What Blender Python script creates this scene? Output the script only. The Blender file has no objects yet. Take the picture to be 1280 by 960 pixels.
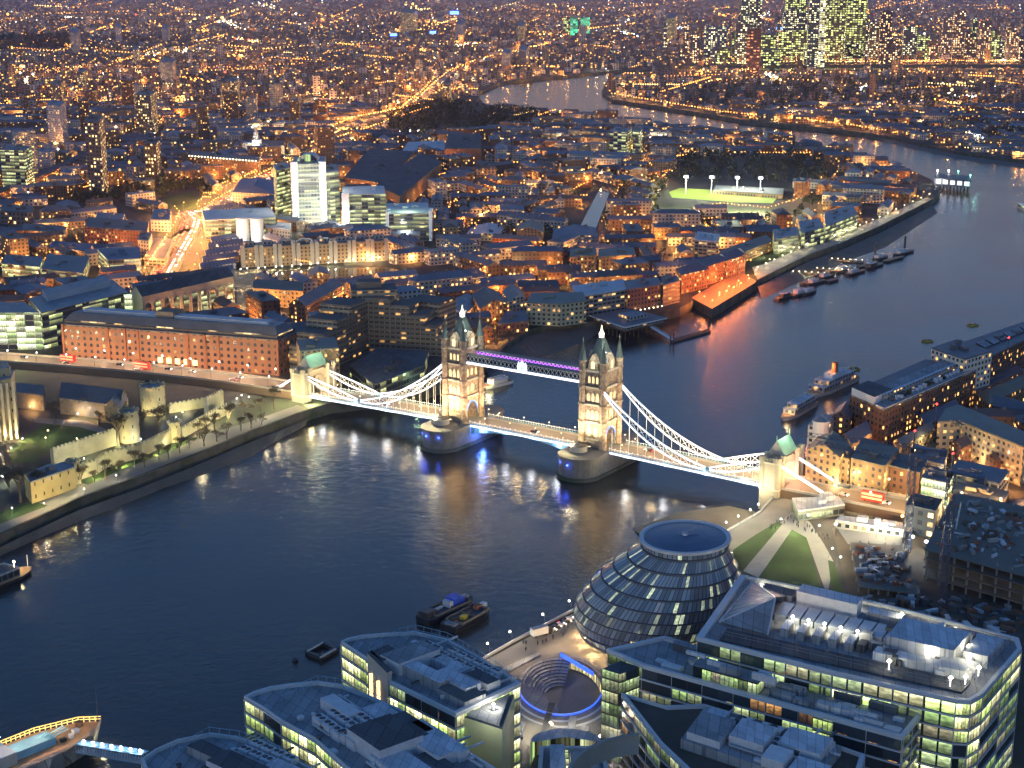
import bpy, math, random
import numpy as np
from mathutils import Vector
R=math.radians
random.seed(7); rng=random.Random(11)
scene=bpy.context.scene; COL=scene.collection
# ---------------- camera ----------------
H=235.0; PITCH=14.75; F=1900.0
cam=bpy.data.cameras.new('camera'); camo=bpy.data.objects.new('camera',cam); COL.objects.link(camo)
camo.location=(0,0,H); camo.rotation_euler=(R(90-PITCH),0,0)
cam.sensor_fit='HORIZONTAL'; cam.sensor_width=36; cam.lens=36*F/1280; cam.clip_start=1; cam.clip_end=90000
scene.camera=camo
# ---------------- sky, sun, exposure ----------------
SUN_EL,SUN_ROT=0.0,200.0
EXPO=2.95; EK=2.0**-EXPO   # lamps are given in finished brightness, EK brings them to the dusk sky's level
world=bpy.data.worlds.new('World'); scene.world=world; world.use_nodes=True
nt=world.node_tree; bg=nt.nodes['Background']
sky=nt.nodes.new('ShaderNodeTexSky'); sky.sky_type='NISHITA'; sky.sun_disc=False
sky.sun_elevation=R(SUN_EL); sky.sun_rotation=R(SUN_ROT); sky.altitude=200; sky.air_density=1.0; sky.dust_density=0.0; sky.ozone_density=4.0
_tn=nt.nodes.new('ShaderNodeMix'); _tn.data_type='RGBA'; _tn.blend_type='MULTIPLY'; _tn.inputs[0].default_value=1; _tn.inputs[7].default_value=(1.4,1.2,.98,1)
nt.links.new(sky.outputs[0],_tn.inputs[6]); nt.links.new(_tn.outputs[2],bg.inputs[0]); bg.inputs[1].default_value=0.15
sl=bpy.data.lights.new('sun','SUN'); sl.energy=0.02; sl.angle=R(20); sl.color=(1,.8,.75)
so=bpy.data.objects.new('sun',sl); COL.objects.link(so); so.rotation_euler=(R(80),0,R(180-SUN_ROT)); so.location=(0,-200,400)
scene.view_settings.view_transform='Standard'; scene.view_settings.look='None'; scene.view_settings.gamma=1
scene.view_settings.exposure=EXPO
cy=scene.cycles
cy.max_bounces=3; cy.diffuse_bounces=2; cy.glossy_bounces=2; cy.transmission_bounces=2; cy.transparent_max_bounces=6; cy.volume_bounces=0
cy.sample_clamp_indirect=2.5; cy.sample_clamp_direct=12; cy.use_light_tree=True; cy.caustics_reflective=False; cy.caustics_refractive=False
cy.use_denoising=True; cy.denoiser='OPENIMAGEDENOISE'; cy.use_adaptive_sampling=True; cy.adaptive_threshold=0.035
# ---------------- picture -> place ----------------
CP,SP=math.cos(R(PITCH)),math.sin(R(PITCH))
GZ,WZ=3.0,-3.5
def G(px,py,z=GZ):
    u=(px-640)/F; v=(480-py)/F
    d=(u,CP+v*SP,-SP+v*CP); t=(z-H)/d[2]
    return (d[0]*t,d[1]*t)
def G3(px,py,z=GZ):
    g=G(px,py,z); return (g[0],g[1],z)
def zat(X,Y,py):
    v=(480-py)/F; return H+(v*Y*CP-Y*SP)/(CP+v*SP)
def pix(X,Y,Z):
    z=Z-H; a=Y*CP-z*SP; b=Y*SP+z*CP
    return 640+F*X/a, 480-F*b/a
def ppm(X,Y): return F/math.hypot(Y,H)
# ---------------- materials ----------------
MATS={}
def newmat(n):
    m=bpy.data.materials.new(n); m.use_nodes=True; MATS[n]=m
    N=m.node_tree.nodes; L=m.node_tree.links; b=N['Principled BSDF']
    return m,N,L,b
def nd(N,t,**k):
    n=N.new(t)
    for a,v in k.items(): setattr(n,a,v)
    return n
def math_(N,L,op,a,b=None,c=None):
    n=N.new('ShaderNodeMath'); n.operation=op
    for i,x in enumerate((a,b,c)):
        if x is None: continue
        if isinstance(x,(int,float)): n.inputs[i].default_value=x
        else: L.new(x,n.inputs[i])
    return n.outputs[0]
def mixc(N,L,f,a,b,mode='MIX'):
    n=N.new('ShaderNodeMix'); n.data_type='RGBA'; n.blend_type=mode
    for s,x in ((n.inputs[0],f),(n.inputs[6],a),(n.inputs[7],b)):
        if isinstance(x,(int,float)): s.default_value=x
        elif isinstance(x,tuple): s.default_value=(*x,1) if len(x)==3 else x
        else: L.new(x,s)
    return n.outputs[2]
def surf(n,c,rough=.8,metal=0,scale=.15,var=.35,bump=0,spec=.3,tint=False,fine=2.0,c2=None,seam=0):
    """weathered plain surface: two sizes of noise over a base colour"""
    m,N,L,b=newmat(n)
    geo=nd(N,'ShaderNodeNewGeometry')
    t1=nd(N,'ShaderNodeTexNoise'); t1.inputs['Scale'].default_value=scale; t1.inputs['Detail'].default_value=5
    t2=nd(N,'ShaderNodeTexNoise'); t2.inputs['Scale'].default_value=fine; t2.inputs['Detail'].default_value=3
    L.new(geo.outputs['Position'],t1.inputs[0]); L.new(geo.outputs['Position'],t2.inputs[0])
    f=math_(N,L,'MULTIPLY_ADD',t1.outputs[0],var*2,1-var); g=math_(N,L,'MULTIPLY_ADD',t2.outputs[0],var,1-var/2)
    k=math_(N,L,'MULTIPLY',f,g)
    if seam:   # sheet joints and patched sheets of a flat roof
        mp=nd(N,'ShaderNodeMapping'); mp.inputs['Rotation'].default_value=(0,0,.42); mp.inputs['Scale'].default_value=(1/seam,.45/seam,1); L.new(geo.outputs['Position'],mp.inputs[0]); sx=nd(N,'ShaderNodeSeparateXYZ'); L.new(mp.outputs[0],sx.inputs[0])
        ln=math_(N,L,'MULTIPLY',math_(N,L,'GREATER_THAN',math_(N,L,'FRACT',sx.outputs[0]),.07),math_(N,L,'GREATER_THAN',math_(N,L,'FRACT',sx.outputs[1]),.035))
        cb=nd(N,'ShaderNodeCombineXYZ'); L.new(math_(N,L,'FLOOR',sx.outputs[0]),cb.inputs[0]); L.new(math_(N,L,'FLOOR',sx.outputs[1]),cb.inputs[1]); wn=nd(N,'ShaderNodeTexWhiteNoise'); L.new(cb.outputs[0],wn.inputs[0])
        k=math_(N,L,'MULTIPLY',k,math_(N,L,'MULTIPLY',math_(N,L,'MULTIPLY_ADD',ln,.5,.5),math_(N,L,'MULTIPLY_ADD',wn.outputs['Value'],.35,.78)))
    base=c
    if c2: 
        rr=nd(N,'ShaderNodeMapRange'); rr.inputs[1].default_value=.42; rr.inputs[2].default_value=.6; L.new(t1.outputs[0],rr.inputs[0])
        base=mixc(N,L,rr.outputs[0],c,c2)
    vm=nd(N,'ShaderNodeVectorMath',operation='SCALE')
    if c2: L.new(base,vm.inputs[0])
    else: vm.inputs[0].default_value=c
    L.new(k,vm.inputs[3]); out=vm.outputs[0]
    if tint:
        oi=nd(N,'ShaderNodeObjectInfo'); out=mixc(N,L,1.0,out,oi.outputs['Color'],'MULTIPLY')
    L.new(out,b.inputs['Base Color'])
    b.inputs['Roughness'].default_value=rough; b.inputs['Metallic'].default_value=metal; b.inputs['Specular IOR Level'].default_value=spec
    if bump:
        bp=nd(N,'ShaderNodeBump'); bp.inputs[0].default_value=.6; bp.inputs[1].default_value=bump; L.new(t2.outputs[0],bp.inputs['Height']); L.new(bp.outputs[0],b.inputs['Normal'])
    return m
def emit(n,c,s,sample=False,base=None):
    m,N,L,b=newmat(n)
    b.inputs['Base Color'].default_value=(*(base or tuple(x*.5 for x in c)),1)
    b.inputs['Emission Color'].default_value=(*c,1); b.inputs['Emission Strength'].default_value=s*EK
    if not sample: m.cycles.emission_sampling='NONE'
    return m
WARM=((1,.62,.22),(1,.75,.38),(1,.9,.62))
OFFICE=((.9,1,.38),(1,.95,.45),(.8,1,.5))
HOUSE=((1,.5,.14),(1,.68,.3),(1,.85,.5))
def facade(n,wall,lit=.25,cw=3.0,ch=3.2,ww=.45,wh=.5,cols=HOUSE,s=1.2,glass=(.015,.02,.028),attr=False,tint=True,arch=False,run=1,rough=.85,band=None,mull=0,vary=.3,grough=.15,clump=0):
    """windows on a wall, cell by cell in metres of the wall's own UV; some rooms have their lights on"""
    m,N,L,b=newmat(n)
    uv=nd(N,'ShaderNodeUVMap'); sx=nd(N,'ShaderNodeSeparateXYZ'); L.new(uv.outputs[0],sx.inputs[0])
    U_=math_(N,L,'DIVIDE',sx.outputs[0],cw); V_=math_(N,L,'DIVIDE',sx.outputs[1],ch)
    cu=math_(N,L,'FLOOR',U_); cv=math_(N,L,'FLOOR',V_); fu=math_(N,L,'FRACT',U_); fv=math_(N,L,'FRACT',V_)
    du=math_(N,L,'ABSOLUTE',math_(N,L,'SUBTRACT',fu,.5)); dv=math_(N,L,'ABSOLUTE',math_(N,L,'SUBTRACT',fv,.5))
    mu=math_(N,L,'LESS_THAN',du,ww/2)
    if arch:
        # round window head: the height shrinks to the sides
        hh=math_(N,L,'MULTIPLY_ADD',math_(N,L,'POWER',math_(N,L,'DIVIDE',du,ww/2),2.0),-wh*.32,wh/2)
        up=math_(N,L,'LESS_THAN',math_(N,L,'SUBTRACT',fv,.5),hh); dn=math_(N,L,'GREATER_THAN',fv,.5-wh/2); mv=math_(N,L,'MULTIPLY',up,dn)
    else: mv=math_(N,L,'LESS_THAN',dv,wh/2)
    win=math_(N,L,'MULTIPLY',mu,mv)
    oi=nd(N,'ShaderNodeObjectInfo')
    cmb=nd(N,'ShaderNodeCombineXYZ'); L.new(math_(N,L,'FLOOR',math_(N,L,'DIVIDE',cu,run)) if run>1 else cu,cmb.inputs[0]); L.new(cv,cmb.inputs[1]); L.new(math_(N,L,'MULTIPLY',oi.outputs['Random'],97.0),cmb.inputs[2])
    wn=nd(N,'ShaderNodeTexWhiteNoise'); L.new(cmb.outputs[0],wn.inputs[0])
    s3=nd(N,'ShaderNodeSeparateColor'); L.new(wn.outputs['Color'],s3.inputs[0])
    thr=lit
    if clump:
        cl=nd(N,'ShaderNodeTexNoise'); cl.inputs['Scale'].default_value=clump; L.new(cmb.outputs[0],cl.inputs[0])
        thr=math_(N,L,'MULTIPLY',math_(N,L,'POWER',cl.outputs[0],2.0),lit*4)
    on=math_(N,L,'LESS_THAN',wn.outputs['Value'],thr)
    ramp=nd(N,'ShaderNodeValToRGB'); ramp.color_ramp.interpolation='LINEAR'; e=ramp.color_ramp.elements
    e[0].color=(*cols[0],1); e[0].position=.15; e[1].color=(*cols[2],1); e[1].position=.9; k=e.new(.5); k.color=(*cols[1],1)
    L.new(s3.outputs[0],ramp.inputs[0])
    br=math_(N,L,'MULTIPLY',math_(N,L,'MULTIPLY_ADD',math_(N,L,'POWER',s3.outputs[1],1.6),s*1.5,s*.25),math_(N,L,'MULTIPLY',win,on))
    # inside of the room: ceiling lights bright, furniture and blinds dark
    tn=nd(N,'ShaderNodeTexNoise'); tn.inputs['Scale'].default_value=1.1; tn.inputs['Detail'].default_value=3; L.new(uv.outputs[0],tn.inputs[0])
    br=math_(N,L,'MULTIPLY',br,math_(N,L,'MULTIPLY_ADD',math_(N,L,'POWER',tn.outputs[0],2.0),3.2,.12))
    if mull:
        mf=math_(N,L,'FRACT',math_(N,L,'DIVIDE',sx.outputs[0],mull)); br=math_(N,L,'MULTIPLY',br,math_(N,L,'GREATER_THAN',mf,.13)); br=math_(N,L,'MULTIPLY',br,math_(N,L,'MULTIPLY_ADD',math_(N,L,'POWER',fv,2.2),1.9,.28))
    geo=nd(N,'ShaderNodeNewGeometry'); t1=nd(N,'ShaderNodeTexNoise'); t1.inputs['Scale'].default_value=.12; t1.inputs['Detail'].default_value=6; L.new(geo.outputs['Position'],t1.inputs[0])
    k1=math_(N,L,'MULTIPLY_ADD',t1.outputs[0],vary*2,1-vary)
    if attr:
        at=nd(N,'ShaderNodeAttribute'); at.attribute_name='tone'; wc=mixc(N,L,1.0,wall,at.outputs['Color'],'MULTIPLY')
    elif tint: wc=mixc(N,L,1.0,wall,oi.outputs['Color'],'MULTIPLY')
    else: wc=wall
    vm=nd(N,'ShaderNodeVectorMath',operation='SCALE')
    if isinstance(wc,tuple): vm.inputs[0].default_value=wc
    else: L.new(wc,vm.inputs[0])
    L.new(k1,vm.inputs[3]); wc=vm.outputs[0]
    if band:   # lighter course at each floor line
        bm_=math_(N,L,'GREATER_THAN',dv,.5-band[0]/2/ch); wc=mixc(N,L,bm_,wc,band[1])
    g2=mixc(N,L,math_(N,L,'MULTIPLY',s3.outputs[2],.6),glass,tuple(min(1,x*3+.02) for x in glass))
    L.new(mixc(N,L,win,wc,g2),b.inputs['Base Color'])
    L.new(math_(N,L,'MULTIPLY_ADD',win,grough-rough,rough),b.inputs['Roughness'])
    br=math_(N,L,'MULTIPLY',br,EK)
    L.new(ramp.outputs[0],b.inputs['Emission Color']); L.new(br,b.inputs['Emission Strength'])
    m.cycles.emission_sampling='NONE'
    return m
# ---------------- mesh builder ----------------
class MB:
    def __init__(s): s.v=[]; s.f=[]; s.m=[]; s.uv=[]; s.tone=None
    def face(s,pts,m=0,uv=None):
        i=len(s.v); s.v+= [tuple(p) for p in pts]; s.f.append(tuple(range(i,i+len(pts)))); s.m.append(m)
        if uv is None: uv=[(p[0],p[1]) for p in pts]
        s.uv+=list(uv)
        if s.tone is not None: s.tl+= [s.tc]*len(pts)
        return s
    def wall(s,a,b,z0,z1,m=0,u0=0):
        L=math.hypot(b[0]-a[0],b[1]-a[1]); 
        s.face([(a[0],a[1],z0),(b[0],b[1],z0),(b[0],b[1],z1),(a[0],a[1],z1)],m,[(u0,0),(u0+L,0),(u0+L,z1-z0),(u0,z1-z0)]); return u0+L
    def prism(s,poly,z0,z1,m=0,mt=None,top=True,bottom=False):
        poly=ccw(poly); u=0
        for i in range(len(poly)): u=s.wall(poly[i],poly[(i+1)%len(poly)],z0,z1,m,u)
        if top: s.face([(x,y,z1) for x,y in poly],m if mt is None else mt)
        if bottom: s.face([(x,y,z0) for x,y in reversed(poly)],m)
        return s
    def box(s,c,sz,rot=0,m=0,mt=None,bottom=False):
        ca,sa=math.cos(rot),math.sin(rot); hx,hy=sz[0]/2,sz[1]/2
        poly=[(c[0]+x*ca-y*sa,c[1]+x*sa+y*ca) for x,y in((-hx,-hy),(hx,-hy),(hx,hy),(-hx,hy))]
        return s.prism(poly,c[2],c[2]+sz[2],m,mt,bottom=bottom)
    def tube(s,p,q,r,n=6,m=0,r2=None,cap=False):
        p=Vector(p);q=Vector(q); d=(q-p)
        if d.length<1e-6: return s
        d.normalize(); a=d.orthogonal().normalized(); b=d.cross(a); r2=r if r2 is None else r2
        A=[p+(a*math.cos(t)+b*math.sin(t))*r for t in [2*math.pi*i/n for i in range(n)]]
        B=[q+(a*math.cos(t)+b*math.sin(t))*r2 for t in [2*math.pi*i/n for i in range(n)]]
        for i in range(n):
            j=(i+1)%n; s.face([A[i],A[j],B[j],B[i]],m,[(i,0),(i+1,0),(i+1,1),(i,1)])
        if cap: s.face(B,m); s.face(A[::-1],m)
        return s
    def beam(s,p,q,w,h,m=0):
        """rectangular bar, w wide across, h deep"""
        p=Vector(p);q=Vector(q); d=(q-p).normalized(); sd=d.cross(Vector((0,0,1)))
        if sd.length<1e-4: sd=Vector((1,0,0))
        sd.normalize(); up=sd.cross(d); sd*=w/2; up*=h/2
        A=[p-sd-up,p+sd-up,p+sd+up,p-sd+up]; B=[x+(q-p) for x in A]
        L=(q-p).length
        for i in range(4):
            j=(i+1)%4; s.face([A[i],B[i],B[j],A[j]][::-1],m,[(0,1),(L,1),(L,0),(0,0)])
        s.face(A,m); s.face(B[::-1],m); return s
    def lathe(s,c,prof,n=12,m=0,mi=None,a0=0):
        for k in range(len(prof)-1):
            r0,z0=prof[k]; r1,z1=prof[k+1]; mm=m if mi is None else mi[k]
            for i in range(n):
                t0=a0+2*math.pi*i/n; t1=a0+2*math.pi*(i+1)/n
                P_=[(c[0]+r0*math.cos(t0),c[1]+r0*math.sin(t0),c[2]+z0),(c[0]+r0*math.cos(t1),c[1]+r0*math.sin(t1),c[2]+z0),(c[0]+r1*math.cos(t1),c[1]+r1*math.sin(t1),c[2]+z1),(c[0]+r1*math.cos(t0),c[1]+r1*math.sin(t0),c[2]+z1)]
                rr=max(r0,r1); u=[(t0*rr,z0),(t1*rr,z0),(t1*rr,z1),(t0*rr,z1)]
                if r1<1e-4: P_=P_[:3]; u=u[:3]
                elif r0<1e-4: P_=[P_[0],P_[2],P_[3]]; u=[u[0],u[2],u[3]]
                s.face(P_,mm,u)
        return s
    def gable(s,q,z,h,m=0,mg=None,over=.4,hip=0):
        """pitched roof over quad q (4 corners, ccw); ridge along the longer axis"""
        q=ccw(q); q=[Vector((x,y)) for x,y in q]
        if (q[1]-q[0]).length<(q[2]-q[1]).length: q=q[1:]+q[:1]
        c=sum(q,Vector((0,0)))/4
        d=(q[1]-q[0]).normalized(); 
        q=[p+(p-c).normalized()*over for p in q]
        e0=(q[0]+q[3])/2; e1=(q[1]+q[2])/2
        if hip: hl=min(hip*(q[3]-q[0]).length/2,(e1-e0).length*.45); r0=e0+d*hl; r1=e1-d*hl
        else: r0,r1=e0,e1
        f=lambda p,zz:(p.x,p.y,zz)
        s.face([f(q[0],z),f(q[1],z),f(r1,z+h),f(r0,z+h)],m); s.face([f(q[2],z),f(q[3],z),f(r0,z+h),f(r1,z+h)],m)
        gm=m if (hip or mg is None) else mg
        w=(q[3]-q[0]).length
        s.face([f(q[3],z),f(q[0],z),f(r0,z+h)],gm,[(0,.1),(w,.1),(w/2,h)]); s.face([f(q[1],z),f(q[2],z),f(r1,z+h)],gm,[(0,.1),(w,.1),(w/2,h)])
        return s
    def ico(s,c,r,m=0,lo=True):
        x,y,z=c; P_=[(x+r,y,z),(x,y+r,z),(x-r,y,z),(x,y-r,z),(x,y,z+r),(x,y,z-r)]
        for a,b in((0,1),(1,2),(2,3),(3,0)):
            s.face([P_[a],P_[b],P_[4]],m); s.face([P_[b],P_[a],P_[5]],m)
        return s
    def build(s,name,mats,parent=None,loc=None,smooth=False):
        if not s.f: return None
        root=parent; o0=Vector((0,0,0))
        if loc is not None: o0=Vector(loc)
        elif parent is not None:
            p=parent
            while p is not None: o0+=Vector(p.location); p=p.parent
        me=bpy.data.meshes.new(name)
        V=np.array(s.v,dtype=np.float64)-np.array(o0)
        me.from_pydata(V.tolist(),[],s.f)
        if not isinstance(mats,(list,tuple)): mats=[mats]
        for x in mats: me.materials.append(MATS[x] if isinstance(x,str) else x)
        me.polygons.foreach_set('material_index',np.array(s.m,dtype=np.int32))
        uvl=me.uv_layers.new(name='UVMap'); uvl.data.foreach_set('uv',np.array(s.uv,dtype=np.float32).ravel())
        if s.tone is not None:
            ca=me.color_attributes.new('tone','FLOAT_COLOR','CORNER'); ca.data.foreach_set('color',np.array([(*t,1) for t in s.tl],dtype=np.float32).ravel())
        if smooth: me.polygons.foreach_set('use_smooth',np.ones(len(s.f),dtype=bool))
        me.update()
        o=bpy.data.objects.new(name,me); COL.objects.link(o)
        if loc is not None: o.location=loc
        if parent is not None: o.parent=parent
        return o
def toned():
    b=MB(); b.tone=True; b.tl=[]; b.tc=(1,1,1); return b
def ccw(p):
    a=sum(p[i][0]*p[(i+1)%len(p)][1]-p[(i+1)%len(p)][0]*p[i][1] for i in range(len(p)))
    return list(p) if a>0 else list(p)[::-1]
def tag(o,label=None,cat=None,group=None,kind=None):
    if label: o['label']=label
    if cat: o['category']=cat
    if group: o['group']=group
    if kind: o['kind']=kind
    return o
def empty(name,loc,label=None,cat=None,group=None,rz=0):
    o=bpy.data.objects.new(name,None); COL.objects.link(o); o.location=loc; o.rotation_euler=(0,0,rz); o.empty_display_size=1
    return tag(o,label,cat,group)
def kids(o): return list(KIDS.get(o.name,())) 
def copy_tree(root,loc,rz=None,label=None,group=None,scale=None):
    def cp(o,par):
        c=o.copy(); COL.objects.link(c)
        if par is not None: c.parent=par
        for ch in o.children: cp(ch,c)
        return c
    src=[(root,None)]
    c=root.copy(); COL.objects.link(c); c.location=loc
    if rz is not None: c.rotation_euler=(0,0,rz)
    if scale: c.scale=(scale,)*3
    if label: c['label']=label
    if group: c['group']=group
    def rec(o,n):
        for ch in CH(o):
            d=ch.copy(); COL.objects.link(d); d.parent=n; rec(ch,d)
    rec(root,c); return c
_ch={}
def CH(o):
    if o.name not in _ch: _ch[o.name]=[x for x in bpy.data.objects if x.parent==o]
    return _ch[o.name]
def lamp(name,loc,power,col,parent=None,r=.15,kind='POINT',spot=None,aim=None):
    l=bpy.data.lights.new(name,kind); l.energy=power*EK; l.color=col
    if kind!='AREA': l.shadow_soft_size=r
    if spot: l.spot_size=R(spot); l.spot_blend=.6
    o=bpy.data.objects.new(name,l); COL.objects.link(o)
    if parent is not None:
        o.parent=parent; loc=Vector(loc)-Vector(parent.location)
    o.location=loc
    if aim is not None: o.rotation_euler=(Vector(aim)-Vector(loc if parent is None else Vector(loc)+Vector(parent.location))).to_track_quat('-Z','Y').to_euler()
    return o
SOD=(1,.4,.09); WHT=(1,.86,.6); GRN=(.75,1,.45); BLU=(.06,.12,1); COOL=(.75,.85,1)
# occupancy of the ground, 6 m cells
OC=6.0; OX0,OY0=-3600,300; OCC=np.zeros((1200,1000),dtype=bool)
def inpoly(xs,ys,poly):
    r=np.zeros(np.shape(xs),dtype=bool); n=len(poly); j=n-1
    for i in range(n):
        xi,yi=poly[i][:2]; xj,yj=poly[j][:2]
        c=((yi>ys)!=(yj>ys))
        with np.errstate(divide='ignore',invalid='ignore'): r^= c&(xs<(xj-xi)*(ys-yi)/((yj-yi) if yj!=yi else 1e-9)+xi)
        j=i
    return r
def mark(poly,val=True,grow=0):
    xs=[p[0] for p in poly]; ys=[p[1] for p in poly]
    if grow:
        cx=sum(xs)/len(xs); cy_=sum(ys)/len(ys)
        poly=[(x+(x-cx)/max(1,math.hypot(x-cx,y-cy_))*grow,y+(y-cy_)/max(1,math.hypot(x-cx,y-cy_))*grow) for x,y in zip(xs,ys)]
        xs=[p[0] for p in poly]; ys=[p[1] for p in poly]
    i0=max(0,int((min(xs)-OX0)/OC)-1); i1=min(1200,int((max(xs)-OX0)/OC)+2); j0=max(0,int((min(ys)-OY0)/OC)-1); j1=min(1000,int((max(ys)-OY0)/OC)+2)
    if i1<=i0 or j1<=j0: return
    gx,gy=np.meshgrid(OX0+(np.arange(i0,i1)+.5)*OC,OY0+(np.arange(j0,j1)+.5)*OC,indexing='ij')
    k=inpoly(gx,gy,poly)
    OCC[i0:i1,j0:j1][k]=val
def free(poly):
    p=ccw(poly); cx=sum(q[0] for q in p)/len(p); cy_=sum(q[1] for q in p)/len(p)
    pts=[(cx,cy_)]
    for i in range(len(p)):
        a,b=p[i],p[(i+1)%len(p)]
        for t in (0,.25,.5,.75): pts.append((a[0]+(b[0]-a[0])*t,a[1]+(b[1]-a[1])*t))
        pts.append(((a[0]+cx)/2,(a[1]+cy_)/2))
    for x,y in pts:
        i=int((x-OX0)/OC); j=int((y-OY0)/OC)
        if not(0<=i<1200 and 0<=j<1000) or OCC[i,j]: return False
    return True
# ================= shared materials =================
surf('asphalt',(.05,.05,.052),.85,scale=.05,var=.4)
surf('asphalt_wet',(.09,.08,.07),.35,scale=.05,var=.4,spec=.5)
surf('paving',(.19,.18,.16),.8,scale=.08,var=.35,fine=1.2)
surf('paving_pale',(.32,.3,.27),.75,scale=.1,var=.3,fine=1.2)
surf('city_floor',(.08,.072,.064),.9,scale=.012,var=.6,c2=(.03,.038,.022),fine=.1)
surf('lawn',(.045,.085,.022),.95,scale=.08,var=.5,fine=1.5,bump=.3)
surf('foreshore',(.105,.095,.075),.7,scale=.07,var=.5,fine=.8,bump=.5)
surf('sand',(.2,.17,.11),.75,scale=.05,var=.4)
surf('river_wall',(.13,.125,.105),.85,scale=.1,var=.5,c2=(.05,.065,.035),bump=.2)
surf('stone',(.34,.3,.24),.8,scale=.12,var=.3,bump=.15,fine=1.4)
surf('stone_pale',(.48,.44,.36),.8,scale=.15,var=.28,bump=.1,fine=1.6)
surf('granite',(.19,.175,.15),.8,scale=.3,var=.4,bump=.2,fine=1.0)
surf('ragstone',(.33,.31,.22),.9,scale=.2,var=.4,bump=.3,fine=1.2)
surf('slate',(.11,.115,.125),.5,scale=.1,var=.4,fine=.8)
surf('slate_tint',(.15,.155,.165),.55,scale=.06,var=.4,fine=.6,tint=True)
surf('lead',(.2,.22,.24),.45,scale=.06,var=.35,fine=.5,seam=3)
surf('lead_pale',(.42,.45,.48),.5,scale=.06,var=.25,fine=.5)
surf('gravel_roof',(.12,.115,.105),.9,scale=.06,var=.45,fine=1.5)
surf('felt_roof',(.09,.095,.1),.8,scale=.05,var=.4,fine=1.0,seam=4)
surf('copper_roof',(.22,.42,.33),.6,scale=.3,var=.3)
surf('concrete',(.3,.29,.27),.85,scale=.08,var=.35)
surf('concrete_brown',(.17,.15,.12),.85,scale=.06,var=.35)
surf('steel_white',(.72,.74,.75),.4,scale=.3,var=.12)
surf('steel_blue',(.16,.33,.45),.4,scale=.3,var=.2)
surf('steel_dark',(.045,.05,.055),.45,scale=.3,var=.3)
surf('aluminium',(.42,.44,.46),.35,metal=.4,scale=.2,var=.2)
surf('timber',(.13,.08,.05),.85,scale=.3,var=.4)
surf('timber_deck',(.42,.24,.12),.75,scale=.3,var=.3)
surf('brick_red',(.27,.11,.06),.88,scale=.1,var=.3)
surf('brick_brown',(.2,.13,.08),.88,scale=.1,var=.3)
surf('white_paint',(.75,.75,.72),.5,scale=.2,var=.12)
surf('bark',(.1,.08,.05),.9,scale=.4,var=.4)
surf('twig',(.12,.1,.06),.95,scale=.2,var=.4)
surf('leaf_dark',(.035,.045,.02),.9,scale=.05,var=.6,fine=.6)
surf('black_paint',(.015,.015,.017),.4)
surf('red_paint',(.45,.03,.02),.4); surf('yellow_paint',(.6,.42,.03),.5); surf('blue_paint',(.02,.08,.5),.5)
surf('glass_dark',(.02,.025,.03),.08,spec=.8)
emit('lamp_white',(1,.93,.8),18); emit('lamp_sodium',(1,.45,.12),14); emit('lamp_warm',(1,.75,.4),14); emit('lamp_blue',(.05,.12,1),12); emit('lamp_green',(.2,1,.6),8); emit('lamp_red',(1,.03,.03),10)
emit('lamp_cool',(.8,.88,1),16)
# ================= water =================
def water():
    m,N,L,b=newmat('river_water')
    geo=nd(N,'ShaderNodeNewGeometry'); mp=nd(N,'ShaderNodeMapping'); mp.inputs['Scale'].default_value=(1,1.0,1); mp.inputs['Rotation'].default_value=(0,0,.5)
    L.new(geo.outputs['Position'],mp.inputs[0])
    n1=nd(N,'ShaderNodeTexNoise'); n1.inputs['Scale'].default_value=.22; n1.inputs['Detail'].default_value=5; n1.inputs['Roughness'].default_value=.7; n1.inputs['Distortion'].default_value=.6
    n2=nd(N,'ShaderNodeTexNoise'); n2.inputs['Scale'].default_value=.9; n2.inputs['Detail'].default_value=3
    n3=nd(N,'ShaderNodeTexNoise'); n3.inputs['Scale'].default_value=.012; n3.inputs['Detail'].default_value=4
    for n in(n1,n2,n3): L.new(mp.outputs[0],n.inputs[0])
    hsum=math_(N,L,'MULTIPLY_ADD',n2.outputs[0],.25,n1.outputs[0])
    bp=nd(N,'ShaderNodeBump'); bp.inputs[0].default_value=1; bp.inputs[1].default_value=1.0
    L.new(hsum,bp.inputs['Height'])
    # calm and ruffled lanes
    L.new(math_(N,L,'MULTIPLY_ADD',n3.outputs[0],.42,.02),bp.inputs[1]); L.new(bp.outputs[0],b.inputs['Normal'])
    L.new(mixc(N,L,n3.outputs[0],(.014,.018,.02),(.04,.04,.028)),b.inputs['Base Color'])
    b.inputs['Roughness'].default_value=.15; b.inputs['IOR'].default_value=1.33; b.inputs['Specular IOR Level'].default_value=.6
water()
mb=MB(); S=70000
mb.face([(-S,-3000,WZ),(S,-3000,WZ),(S,S,WZ),(-S,S,WZ)]); tag(mb.build('river','river_water'),kind='structure',label='dark rippled river winding through the city')
# ================= land =================
def gp(l,z=GZ): return [G(x,y,z) for x,y in l]
NB=[(-300,790),(-60,693),(0,668),(50,645),(100,622),(170,597),(240,570),(300,545),(350,526),(385,512),(415,503),(470,497),(530,487),(575,470),(610,452),(642,425),(660,412),(690,405),(740,402),(800,396),(850,385),(870,374),(947,350),(1013,318),(1050,305),(1100,283),(1165,250),(1175,240),
 (1165,225),(1140,213),(1100,198),(1065,189),(1010,179),(960,173),(900,164),(850,159),(790,150),(730,145),(680,140),(640,135),(605,130),(595,117),(625,103),(680,97),(750,90),(850,82.5),(1000,81),(1500,80.5)]
north=gp(NB)+[(60000,5300),(60000,60000),(-60000,60000),(-60000,500)]
RB=[(1900,86),(850,87.5),(800,91),(770,97),(757,103),(752,115),(765,124),(830,134),(870,140),(930,150),(1000,157),(1060,163),(1110,170),(1150,179),(1200,190),(1290,202),(1500,228),(2200,330)]
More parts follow.
